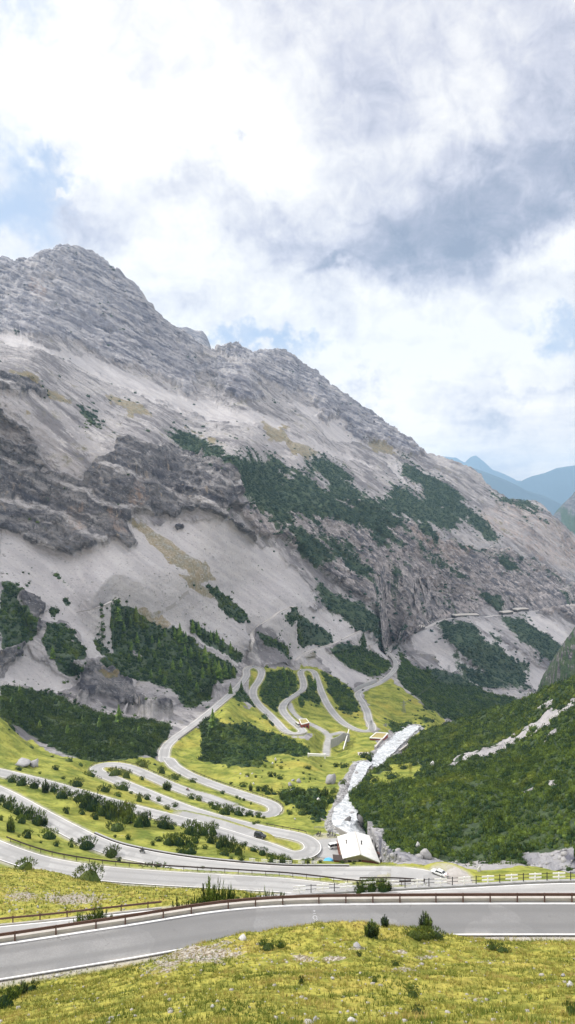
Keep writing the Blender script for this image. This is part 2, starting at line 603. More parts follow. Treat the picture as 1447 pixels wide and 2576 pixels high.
tps = TPS(ctl[:, :2], np.log(ctl[:, 2]), 500.0, 4e-5)
gu = np.arange(-470, 1931, 6.0)
gv = np.arange(600, 2361, 6.0)
GU, GV = np.meshgrid(gu, gv)
G = tps(np.stack([GU.ravel(), GV.ravel()], 1)).reshape(GU.shape)
G = np.maximum.accumulate(G[::-1], axis=0)[::-1]        # farther as one looks up
DG = np.exp(G)


def Dfield(u, v):
    x = np.clip((np.asarray(u) - gu[0]) / 6.0, 0, len(gu) - 1.001)
    y = np.clip((np.asarray(v) - gv[0]) / 6.0, 0, len(gv) - 1.001)
    i, j = x.astype(int), y.astype(int)
    a, b = x - i, y - j
    return (DG[j, i] * (1 - a) + DG[j, i + 1] * a) * (1 - b) + (DG[j + 1, i] * (1 - a) + DG[j + 1, i + 1] * a) * b


SKY = np.array([(-500, 760), (-300, 720), (-100, 690), (0, 662), (18, 656), (30, 664), (48, 668), (57, 657), (75, 660), (95, 650), (107, 642), (125, 640), (145, 636), (152, 627), (170, 625),
                (200, 632), (230, 639), (245, 650), (270, 672), (300, 692), (340, 722), (360, 747), (375, 767), (385, 787), (415, 812), (435, 826), (465, 843),
                (500, 867), (530, 880), (543, 882), (548, 870), (558, 883), (575, 870), (590, 866), (610, 882), (635, 895), (655, 886), (675, 889), (695, 885), (710, 883),
                (723, 893), (755, 920), (793, 943), (848, 988), (923, 1036), (983, 1078), (1033, 1108), (1073, 1142), (1103, 1150), (1148, 1166), (1183, 1176),
                (1208, 1196), (1218, 1216), (1248, 1238), (1278, 1256), (1313, 1263), (1348, 1263), (1368, 1278), (1388, 1298), (1423, 1328), (1447, 1348),
                (1600, 1480), (1930, 1700)], float)
cu = np.concatenate([np.arange(-460, -30, 9.0), np.arange(-30, 1478, 1.75), np.arange(1478, 1920, 9.0)])
NR, NBK = 760, 16
tt = np.linspace(0, 1, NR) ** .92
vtop = np.interp(cu, SKY[:, 0], SKY[:, 1])
VV = 2345 + (vtop[None, :] - 2345) * tt[:, None]
UU = np.repeat(cu[None, :], NR, 0)
DD = Dfield(UU, VV)
X, Y, Z = (UU - CX) / F * DD, DD, (CY - VV) / F * DD
# back of the ridge
bk = np.linspace(0, 1, NBK + 1)[1:, None]
Yb = Y[-1] + bk * 500
X = np.concatenate([X, np.repeat(X[-1:], NBK, 0) * (Yb / Y[-1])])
Z = np.concatenate([Z, Z[-1] - bk * 420])
Y = np.concatenate([Y, Yb])
UU = np.concatenate([UU, np.repeat(cu[None, :], NBK, 0)])
VV = np.concatenate([VV, np.repeat(VV[-1:], NBK, 0)])
NRT = NR + NBK


def grid_normals(X, Y, Z):
    gx = np.stack([np.gradient(A, axis=1) for A in (X, Y, Z)], -1)
    gy = np.stack([np.gradient(A, axis=0) for A in (X, Y, Z)], -1)
    n = np.cross(gx, gy)
    n /= np.linalg.norm(n, axis=-1, keepdims=True) + 1e-9
    return n


Pw = np.stack([X, Y, Z], -1).astype(np.float32)
# edges of the land cover wander with the ground, not with the map drawing
sc_w = (Y / 900)[..., None]
wob = np.stack([fbm(Pw / 45 + 3.1, 4), fbm(Pw / 45 + 71.7, 4)], -1)
wob2 = np.stack([fbm(Pw / 12 + 13.1, 3), fbm(Pw / 12 + 31.7, 3)], -1)
WU = UU + wob[..., 0] * 34 + wob2[..., 0] * 16
WV = VV + wob[..., 1] * 24 + wob2[..., 1] * 12


def mask(polys, soft=True, near=False):
    m = np.zeros(X.shape, np.float32)
    for k, pts in polys:
        m[inpoly(WU if not near else UU + wob2[..., 0] * 18 + wob[..., 0] * 8, WV if not near else VV + wob2[..., 1] * 12 + wob[..., 1] * 5, UV(k, pts))] = 1
    if soft:
        for _ in range(2):
            m = (m + np.roll(m, 1, 0) + np.roll(m, -1, 0) + np.roll(m, 1, 1) + np.roll(m, -1, 1)) / 5
    return m


PINE_FAR = [('C', [(800, 310), (900, 350), (1050, 430), (1170, 480), (1300, 520), (1447, 610), (1447, 770), (1380, 760), (1200, 640), (1180, 560), (1080, 490), (950, 440), (850, 380)]),
            ('B', [(0, 570), (120, 620), (250, 690), (380, 760), (380, 780), (250, 750), (100, 720), (0, 690)]),
            ('B', [(0, 510), (100, 540), (170, 600), (280, 680), (200, 650), (80, 590), (0, 560)]),
            ('B', [(80, 430), (200, 430), (300, 490), (370, 550), (300, 545), (220, 510), (100, 490)]),
            ('B', [(200, 550), (330, 580), (450, 640), (560, 600), (650, 640), (760, 700), (850, 760), (800, 780), (700, 740), (560, 700), (440, 670), (300, 640), (200, 610)]),
            ('B', [(660, 490), (760, 540), (830, 590), (900, 720), (850, 740), (740, 690), (680, 600)]),
            ('B', [(500, 560), (600, 580), (640, 640), (560, 640)]),
            ('B', [(970, 570), (1100, 630), (1200, 650), (1300, 700), (1290, 715), (1150, 660), (1040, 640)]),
            ('B', [(920, 700), (980, 740), (1070, 830), (1000, 830), (930, 770)]),
            ('B', [(840, 820), (980, 920), (880, 910)]), ('B', [(1100, 880), (1330, 1020), (1280, 1010), (1150, 930)]),
            ('B', [(20, 800), (100, 850), (210, 940), (130, 940), (50, 930)]),
            ('B', [(150, 830), (290, 920), (440, 1060), (400, 1050), (300, 960), (200, 890)]),
            ('B', [(490, 910), (600, 970), (520, 950)]), ('B', [(550, 820), (640, 880), (600, 870)]),
            ('B', [(90, 1040), (250, 1110), (440, 1240), (440, 1257), (300, 1257), (180, 1140)]),
            ('B', [(900, 1090), (1070, 1160), (1050, 1190), (950, 1140)]),
            ('E', [(0, 60), (120, 180), (250, 370), (220, 390), (130, 280), (0, 180)]),
            ('E', [(520, 260), (640, 220), (760, 240), (860, 340), (1050, 480), (1200, 650), (1180, 680), (1000, 620), (850, 520), (700, 400), (600, 310)]),
            ('E', [(600, 400), (700, 470), (900, 600), (1000, 680), (1000, 760), (860, 670), (700, 550), (620, 450)]),
            ('E', [(900, 300), (1030, 400), (1010, 420), (920, 360)]), ('E', [(1000, 420), (1210, 530), (1180, 550), (1050, 480)]),
            ('E', [(950, 210), (1100, 190), (1200, 280), (1380, 410), (1340, 500), (1200, 420), (1050, 310)]),
            ('C', [(380, 240), (440, 265), (500, 300), (570, 340), (480, 345), (400, 290)]), ('C', [(580, 262), (680, 290), (760, 270), (800, 300), (700, 300), (600, 285)]),
            ('C', [(0, 195), (70, 225), (60, 245), (0, 215)]), ('C', [(1230, 460), (1330, 470), (1447, 560), (1400, 560)]),
            ('C', [(1210, 650), (1300, 710), (1447, 840), (1440, 870), (1330, 780), (1250, 700)])]
PINE_FAR += [('B', [(250, 690), (420, 700), (560, 760), (480, 770), (330, 730)]), ('B', [(600, 760), (700, 800), (760, 850), (650, 830)]), ('B', [(380, 780), (470, 830), (560, 900), (470, 870)]), ('B', [(980, 880), (1120, 980), (1200, 1060), (1080, 1000)]),
             ('B', [(680, 900), (800, 1000), (880, 1060), (760, 1010)]), ('B', [(1180, 700), (1260, 800), (1230, 800)]), ('B', [(560, 420), (660, 480), (640, 560), (580, 500)]), ('B', [(1290, 1010), (1400, 1100), (1447, 1160), (1360, 1100)])]
PINE_NEAR = [('E', [(300, 380), (420, 520), (640, 540), (860, 670), (1100, 720), (1000, 770), (880, 830), (700, 865), (600, 840), (500, 780), (430, 700), (360, 640), (290, 560), (330, 490)]),
             ('3', [(530, 110), (620, 80), (740, 150), (830, 210), (870, 260), (800, 290), (700, 250), (600, 170)]),
             ('3', [(360, 200), (450, 240), (560, 310), (580, 380), (480, 320), (380, 260)]),
             ('3', [(820, 320), (960, 280), (1100, 340), (1220, 400), (1220, 450), (1150, 490), (1080, 500), (980, 440), (880, 370)]),
             ('3', [(430, 460), (500, 450), (600, 470), (632, 540), (630, 585), (560, 620), (500, 680), (510, 740), (480, 720), (410, 660), (378, 600), (410, 540)]),
             ('3', [(680, 490), (715, 500), (750, 590), (790, 670), (720, 660), (640, 640), (680, 590)]),
             ('3', [(630, 660), (680, 660), (690, 710), (640, 710)]),
             ('3', [(775, 440), (860, 500), (960, 590), (1000, 640), (1030, 720), (960, 750), (885, 690), (830, 600)]),
             ('3', [(0, 770), (100, 770), (200, 805), (330, 805), (480, 865), (600, 905), (690, 960), (690, 1000), (560, 1000), (420, 980), (380, 1060), (200, 1060), (0, 1050)]),
             ('3', [(250, 560), (320, 600), (360, 680), (250, 650), (190, 630)]), ('3', [(380, 700), (430, 750), (500, 820), (480, 820), (400, 760)]),
             ('D', [(0, 640), (150, 640), (320, 690), (480, 745), (620, 785), (860, 805), (850, 880), (780, 960), (640, 990), (480, 1000), (330, 965), (200, 900), (90, 830), (0, 790)]),
             ('D', [(0, 80), (60, 110), (130, 120), (130, 150), (60, 170), (160, 250), (200, 370), (130, 420), (0, 450)]),
             ('D', [(230, 310), (320, 310), (430, 440), (430, 480), (350, 490), (400, 580), (330, 580), (270, 510), (220, 400)]),
             ('D', [(520, 270), (600, 200), (700, 240), (800, 330), (900, 330), (1000, 430), (1130, 500), (1190, 570), (1070, 620), (1060, 690), (950, 740), (860, 640), (700, 600), (600, 590), (500, 500), (580, 450), (540, 370)]),
             ('D', [(945, 280), (1050, 350), (1120, 400), (1220, 460), (1200, 490), (1080, 430), (980, 370)]),
             ('D', [(250, 40), (300, 60), (420, 190), (330, 110)]), ('D', [(310, 170), (350, 180), (370, 240), (330, 220)]),
             ('D', [(1010, 90), (1130, 160), (1250, 270), (1200, 310), (1120, 250), (1060, 150)]),
             ('D', [(460, 340), (500, 400), (560, 460), (520, 470), (470, 400)]), ('D', [(250, 230), (290, 230), (300, 270), (260, 270)]),
             ('E', [(250, 860), (500, 890), (380, 920), (280, 950)]), ('E', [(430, 840), (540, 860), (540, 880), (440, 860)]),
             ('I', [(0, 20), (150, 40), (420, 30), (850, 70), (830, 100), (560, 80), (430, 110), (540, 230), (300, 250), (150, 220), (0, 240)]),
             ('I', [(780, 640), (1000, 590), (1180, 590), (1330, 560), (1400, 640), (1447, 760), (1447, 930), (1360, 1000), (1200, 900), (1060, 830), (960, 770), (830, 760)])]
GRASSP = [('0', [(-500, 1780), (0, 1800), (50, 1850), (150, 1900), (240, 1910), (400, 1905), (410, 1860), (470, 1840), (520, 1830), (545, 1770), (590, 1745), (640, 1800), (700, 1850), (770, 1860),
                  (830, 1830), (960, 1850), (930, 1900), (860, 2060), (900, 2150), (1000, 2172), (1100, 2182), (1160, 2186), (1900, 2170), (1900, 2420), (-500, 2420)]),
          ('3', [(300, 445), (430, 430), (640, 430), (760, 430), (880, 500), (1010, 600), (1090, 840), (900, 845), (560, 880), (330, 700)]),
          ('3', [(180, 655), (330, 705), (440, 780), (560, 880), (480, 860), (330, 800), (120, 800), (130, 740)]), ('3', [(620, 660), (760, 700), (900, 790), (1050, 860), (900, 850), (700, 790), (620, 720)]),
          ('3', [(900, 720), (1040, 750), (1080, 830), (1000, 810)]),
          ('E', [(270, 590), (400, 700), (500, 780), (610, 840), (600, 870), (560, 960), (400, 960), (300, 920), (200, 930), (140, 860), (130, 780), (80, 690), (160, 620)])]
CLIFF = [('C', [(0, 400), (100, 420), (200, 410), (215, 560), (300, 560), (420, 600), (480, 520), (560, 470), (640, 400), (760, 430), (900, 430), (1060, 490), (1170, 520), (1190, 620), (1210, 720), (1130, 740),
                (1100, 800), (1000, 740), (900, 800), (830, 790), (700, 760), (650, 830), (660, 940), (560, 900), (470, 940), (340, 970), (200, 940), (100, 900), (0, 850)]),
         ('C', [(-100, 80), (0, 90), (60, 110), (150, 110), (230, 180), (230, 210), (150, 180), (80, 170), (0, 150), (-100, 150)]), ('C', [(-100, 230), (0, 240), (100, 300), (190, 370), (170, 390), (80, 330), (0, 290), (-100, 290)]),
         ('C', [(-300, 420), (0, 400), (0, 850), (-300, 700)]),
         ('D', [(370, 500), (480, 480), (560, 560), (700, 650), (740, 740), (880, 765), (860, 785), (650, 755), (500, 690), (400, 710), (380, 640)]),
         ('D', [(60, 160), (130, 160), (230, 220), (240, 360), (180, 370), (150, 250)]), ('D', [(0, 450), (100, 430), (120, 480), (40, 540), (0, 600)]), ('D', [(1050, 640), (1110, 640), (1100, 690), (1060, 690)]),
         ('C', [(1110, 800), (1180, 830), (1300, 900), (1300, 920), (1180, 860)]), ('C', [(890, 830), (950, 830), (940, 860), (900, 860)])]
ROCKY = [('B', [(-300, 640), (0, 700), (300, 650), (500, 720), (700, 800), (900, 900), (1100, 900), (1300, 1000), (1447, 1100), (1600, 1250), (1447, 1250), (1200, 1160), (900, 1190), (700, 1230), (400, 1150), (150, 1000), (0, 850), (-150, 800)]),
         ('E', [(100, 100), (300, 80), (420, 200), (400, 360), (330, 370), (250, 310)])]
WARM = [('B', [(980, 680), (1100, 640), (1290, 700), (1400, 780), (1500, 850), (1500, 1000), (1300, 950), (1150, 860), (1000, 760)]), ('B', [(560, 740), (760, 830), (900, 900), (800, 960), (650, 880)]),
        ('A', [(180, 220), (250, 220), (240, 340), (180, 320)]), ('C', [(640, 600), (700, 600), (740, 700), (660, 780), (640, 700)]), ('C', [(360, 760), (420, 720), (430, 850), (370, 880)]), ('C', [(540, 760), (600, 780), (620, 880), (560, 860)])]
UPROCK = [('A', [(-900, 300), (-100, 130), (0, 100), (300, 20), (500, 80), (780, 370), (900, 470), (1010, 560), (1000, 600), (960, 640), (1010, 700), (960, 800), (780, 700), (640, 650), (600, 660), (400, 560), (200, 490), (150, 510), (0, 480), (-900, 700)]),
          ('A', [(1080, 540), (1240, 560), (1447, 570), (1700, 780), (1447, 800), (1340, 740), (1290, 680), (1150, 620)]), ('B', [(0, -60), (140, 0), (420, 200), (700, 410), (560, 400), (400, 330), (330, 330), (250, 190), (190, 240), (100, 110), (0, 100)]),
          ('A', [(960, 660), (1100, 620), (1290, 720), (1330, 830), (1200, 830), (1060, 720)])]
SCREE = [('A', [(0, 490), (150, 515), (260, 560), (420, 600), (650, 690), (900, 790), (1120, 850), (1447, 930), (1447, 960), (1100, 930), (850, 860), (600, 760), (450, 680), (200, 570), (0, 540)]),
         ('B', [(0, 120), (140, 180), (200, 260), (260, 200), (370, 360), (200, 320), (80, 200)]), ('B', [(540, 430), (600, 500), (560, 540), (510, 490)]), ('B', [(0, 300), (160, 350), (300, 400), (500, 500), (400, 460), (200, 400), (0, 360)]),
         ('C', [(0, 850), (200, 940), (340, 970), (470, 940), (560, 910), (660, 940), (680, 830), (900, 800), (1100, 800), (1447, 1000), (1600, 1200), (1447, 1300), (0, 1300)]),
         ('D', [(0, 0), (1300, 0), (1447, 130), (1447, 230), (1290, 300), (1200, 500), (1000, 400), (600, 190), (500, 330), (600, 470), (470, 470), (300, 250), (0, 60)]),
         ('3', [(350, 60), (600, 40), (800, 60), (1040, 190), (1060, 230), (850, 290), (620, 390), (560, 300), (380, 180)]), ('3', [(700, 330), (800, 300), (960, 440), (1100, 510), (980, 560), (860, 480)]), ('3', [(960, 240), (1060, 230), (1200, 340), (1220, 400), (1080, 320)]),
         ('E', [(390, 290), (520, 260), (620, 330), (860, 660), (700, 570), (560, 480), (430, 380)]), ('E', [(640, 380), (700, 400), (920, 620), (800, 540)]), ('E', [(760, 230), (860, 220), (1000, 360), (1200, 520), (1340, 520), (1340, 590), (1220, 660), (1050, 480), (880, 330)]),
         ('E', [(1080, 170), (1180, 150), (1440, 330), (1400, 410), (1200, 280)]), ('D', [(110, 440), (200, 500), (370, 640), (280, 680), (150, 630), (20, 600), (80, 520)])]
OCHRE = [('C', [(510, 170), (700, 200), (790, 280), (650, 270)]), ('C', [(40, 40), (180, 70), (330, 170), (380, 230), (250, 200), (100, 100)]), ('C', [(660, 790), (760, 830), (900, 920), (1000, 1000), (1100, 1100), (1000, 1100), (850, 1000), (700, 850)]),
         ('C', [(900, 320), (1050, 370), (1200, 460), (1080, 420)]), ('C', [(120, 230), (180, 260), (150, 270)]), ('B', [(0, 330), (100, 350), (200, 410), (100, 420), (0, 400)]), ('B', [(380, 330), (500, 360), (560, 400), (420, 390)]),
         ('C', [(1300, 280), (1447, 330), (1447, 420), (1350, 400)]), ('D', [(900, 60), (1000, 80), (1150, 200), (1200, 290), (1050, 200)]), ('D', [(500, 540), (560, 560), (600, 600), (540, 590)]), ('E', [(880, 930), (500, 900), (620, 870), (450, 980), (390, 990)]),
         ('D', [(640, 240), (800, 330), (860, 320), (760, 200)])]

mtn_v = np.interp(UU, [-500, 0, 120, 400, 600, 760, 990, 1100, 1330, 1450, 1930], [1760, 1740, 1742, 1800, 1690, 1660, 1610, 1720, 1740, 1690, 1690])
m_mtn = (VV < mtn_v).astype(np.float32)
m_pine = np.maximum(mask(PINE_FAR), mask(PINE_NEAR, near=True))
m_grass = mask(GRASSP, near=True)
m_cliff = mask(CLIFF)
m_rocky = mask(ROCKY)
m_up = mask(UPROCK)
m_warm = mask(WARM)
m_scree = mask(SCREE)
m_ochre = mask(OCHRE)
mf = mask(PINE_FAR)
m_rocky0 = mask(ROCKY)
for k in (2, 4, 6, 8, 10):
    mf = (2 * mf + np.roll(mf, k, 0) + np.roll(mf, -k, 0) + np.roll(mf, k, 1) + np.roll(mf, -k, 1)) / 6
stk = fbm(np.stack([(.8 * Pw[..., 0] - .6 * Pw[..., 2]) / 90, (.6 * Pw[..., 0] + .8 * Pw[..., 2]) / 14, Pw[..., 1] / 45], -1) + 40, 4) * .8 + fbm(Pw / 11 + 66, 3) * .45
mf = sstep(.22, .62, mf + .75 * stk + .10 * m_rocky0 + .05)
m_pine = np.maximum(mf * m_mtn, mask(PINE_NEAR, near=True)).astype(np.float32)
pn_hole = fbm(Pw / 20 + 91, 4)
m_near = mask(PINE_NEAR, near=True)
for k in (1, 2, 3):
    m_near = (m_near + np.roll(m_near, k, 0) + np.roll(m_near, -k, 0) + np.roll(m_near, k, 1) + np.roll(m_near, -k, 1)) / 5
m_pine = np.maximum(mf * m_mtn, sstep(.25, .75, m_near + .35 * fbm(Pw / 7 + 70, 3))).astype(np.float32)
m_core = mask(PINE_NEAR[-2:] + PINE_NEAR[8:9] + PINE_NEAR[11:12], near=True)
m_pine *= np.maximum(sstep(-.56, -.38, pn_hole), m_core)
spread = m_pine.copy()
for k in (3, 5, 7, 9):
    spread = (spread + np.roll(spread, k, 0) + np.roll(spread, -k, 0) + np.roll(spread, k, 1) + np.roll(spread, -k, 1)) / 5
for a in (m_pine, m_grass, spread):
    a[NR:] = 0
m_up[NR:] = 1

# relief
nrm = grid_normals(X, Y, Z)
hz = nrm.copy()
flip = np.sign(-(hz[..., 1]))[..., None]
nrm = np.where(nrm[..., 2:3] < 0, -nrm, nrm)
dist = Y
lv = np.clip(dist / 1000, .3, 2)
rockm = np.clip(np.maximum.reduce([m_cliff, m_rocky * .9, m_up]), 0, 1)
rockm = np.maximum(rockm, m_mtn * .12) * (1 - .85 * m_scree * (1 - m_cliff))
n_big = fbm(Pw / (150), 5, ridged=True)
n_mid = fbm(Pw / 38 + 7, 4, ridged=True)
n_sm = fbm(Pw / 9 + 5, 3)
bed = (.91 * Pw[..., 2] + .41 * Pw[..., 0] - .08 * Pw[..., 1] + 14 * fbm(Pw / 120 + 9, 3))
Pd = np.stack([(.8 * Pw[..., 0] - .6 * Pw[..., 2]) / 46, (.6 * Pw[..., 0] + .8 * Pw[..., 2]) / 13, Pw[..., 1] / 30], -1)
diag = fbm(Pd + 3, 4, ridged=True)
diag2 = fbm(Pd * 2.6 + 9, 3, ridged=True)


def terr(x, per):
    f = (x / per) % 1
    return sstep(0, .75, f) - sstep(.75, 1.0, f)


patch_ = sstep(-.25, .35, fbm(Pw / 55 + 30, 3))
bed = bed + 6 * fbm(Pw / 33 + 4, 3)
lfrac = (bed / 31.0 + .22 * fbm(Pw / 30 + 77, 5, .6)) % 1
lfrac2 = (bed / 8.5 + .5 * fbm(Pw / 11 + 55, 2)) % 1
rubble = np.clip(1.0 * sstep(.76, .82, lfrac) * sstep(1.0, .94, lfrac) * sstep(-.25, .12, fbm(Pw / 48 + 30, 3)) + .7 * sstep(.66, .8, lfrac2) * sstep(1.0, .88, lfrac2) * sstep(-.05, .3, fbm(Pw / 30 + 120, 3)), 0, 1)
ledge = terr(bed + 31 * .22 * fbm(Pw / 30 + 77, 5, .6), 31.0) * .9 * np.maximum(patch_, .5) + terr(bed + 4, 7.3) * .3 * sstep(-.2, .4, fbm(Pw / 25 + 50, 3))
q1 = np.array([1 / 42., 1 / 42., 1 / 75.], np.float32)
q2 = np.array([1 / 15., 1 / 15., 1 / 32.], np.float32)
butt = fbm(Pw * q1 + 3, 3, ridged=True)
butt2 = fbm(Pw * q2 + 8, 3, ridged=True)
fine = fbm(Pw / 5 + 2, 3, ridged=True)
lu = np.clip(lv, .6, 1.2)
disp = rockm * lv * (10 * n_big + 2.5 * n_mid)
disp += m_cliff * lu * (butt * 11 + butt2 * 7 + ledge * 8 + fine * 2.6)
disp += m_rocky * lu * (butt2 * 4 + diag * 11 + diag2 * 4 + ledge * 5 + fine * 2.2)
disp += m_up * lv * (butt2 * 2.5 + ledge * 5 + diag * 4 + fbm(Pw * q2 * .5, 2, ridged=True) * 6)
disp += (m_mtn * (1 - rockm)) * (fbm(Pw / 60 + 2, 4) * 5 * lv + n_sm * .5 + (1 - m_scree) * (fine * 1.2 + diag * 5 * lv + diag2 * 1.5))
gul = fbm(np.stack([(Pw[..., 0] * .45 + Pw[..., 1] * .9) / 9, (Pw[..., 0] * .9 - Pw[..., 1] * .45) / 90, Pw[..., 2] / 90], -1), 3)
disp += m_scree * m_mtn * gul * .3
disp += m_pine * (fbm(Pw / 8 + 4, 3) * 1.2) * np.clip(lv, .5, 2)
disp += (1 - m_mtn) * (fbm(Pw / 22 + 4, 4) * 1.3 + fbm(Pw / 5, 2) * .18) * np.clip(dist / 250, .6, 1.6)
dirn = nrm * .5 + np.stack([0 * X, -np.ones_like(X), .15 * np.ones_like(X)], -1) * .5
dirn = np.where(m_mtn[..., None] > .5, dirn, nrm)
jag = np.ones(X.shape, np.float32)
jag[NR - 6:] = .55
Pw = Pw + (dirn * (disp * jag)[..., None]).astype(np.float32)
# toothed ridge
Pw[NR - 1, :, 2] += fbm(Pw[NR - 1] / 14 + 2, 3, ridged=True) * 5 * sstep(560, 700, 2000 - vtop * 1.0)


def carve(Pg, roads, base, flatw, lim, blend=(3.0, 1.1), river=None):
    """level the ground under the roads, banks fading out to the natural slope"""
    sh = Pg.shape[:2]
    pts = np.concatenate([np.c_[r.P, np.full(len(r.P), r.hw)] for r in roads]).astype(np.float32)
    Pf = Pg.reshape(-1, 3)
    dmin = np.full(len(Pf), 1e9, np.float32)
    zr = np.zeros(len(Pf), np.float32)
    bl = {}
    cs = 24.0
    for i, p in enumerate(pts):
        bl.setdefault((int(p[0] // cs), int(p[1] // cs)), []).append(i)
    key = (np.floor(Pf[:, 0] / cs).astype(np.int64) + 2000) * 100000 + np.floor(Pf[:, 1] / cs).astype(np.int64) + 2000
    order = np.argsort(key, kind='stable')
    ks = key[order]
    st = np.nonzero(np.r_[True, ks[1:] != ks[:-1]])[0]
    en = np.r_[st[1:], len(ks)]
    for a, b in zip(st, en):
        k = int(ks[a])
        cx, cy = k // 100000 - 2000, k % 100000 - 2000
        ii = [j for dx in (-1, 0, 1) for dy in (-1, 0, 1) for j in bl.get((cx + dx, cy + dy), ())]
        if not ii:
            continue
        idx = order[a:b]
        q = pts[ii]
        for c in range(0, len(idx), 20000):
            ic = idx[c:c + 20000]
            d = np.hypot(Pf[ic, None, 0] - q[None, :, 0], Pf[ic, None, 1] - q[None, :, 1]) - q[None, :, 3]
            j = d.argmin(1)
            dmin[ic] = d[np.arange(len(ic)), j]
            zr[ic] = q[j, 2]
    dz = Pf[:, 2] - zr
    w = blend[0] + blend[1] * np.abs(dz)
    w = np.minimum(w, lim)
    k = 1 - sstep(0, 1, (dmin - flatw) / w)
    Pf[:, 2] = Pf[:, 2] * (1 - k) + (zr - base) * k
    return dmin.reshape(sh)


droad = carve(Pw[:NR], ROADS_B, .16, .9, 16)
dtrk = carve(Pw[:NR], [TRK1, TRK2], .05, .3, 6, (1.5, .6))
carve(Pw[:NR], [TRK3], .05, .3, 2.2, (1.0, .2))
driv = carve(Pw[:NR], [RIV], .9, 0.0, 9, (3, .5))
pad = ((0, NBK), (0, 0))
droad, dtrk, driv = [np.pad(a, pad, constant_values=99) for a in (droad, dtrk, driv)]
m_pine *= sstep(.6, 2.2, droad)
m_pine *= sstep(0, 3, driv)
m_grav = np.maximum((1 - sstep(.2, 1.6, droad)) * .8, 1 - sstep(0, 1.2, dtrk))
m_bed = 1 - sstep(1.5, 6.0, driv + 3 * wob[..., 0])


def split_grid(P, sel, name, mat, cols):
    """the quads of the grid selected by sel (rows-1, cols-1) as one sheet"""
    R_, C_ = P.shape[:2]
    ij = np.argwhere(sel)
    a = ij[:, 0] * C_ + ij[:, 1]
    q = np.stack([a, a + 1, a + C_ + 1, a + C_], 1)
    used, inv = np.unique(q, return_inverse=True)
    q = inv.reshape(q.shape)
    return mesh_np(name, P.reshape(-1, 3)[used], [q], mat, True, {k: c.reshape(-1, 4)[used] for k, c in cols.items()})


one = np.ones_like(m_pine)
# exact up-facing ground share steers where soil can hold
colA = np.stack([m_grass, m_pine, m_scree, m_cliff], -1)
colB = np.stack([m_warm, m_grav, m_ochre, np.maximum(m_bed, 0)], -1)
colC = np.stack([m_mtn, m_rocky, m_up, rubble], -1)

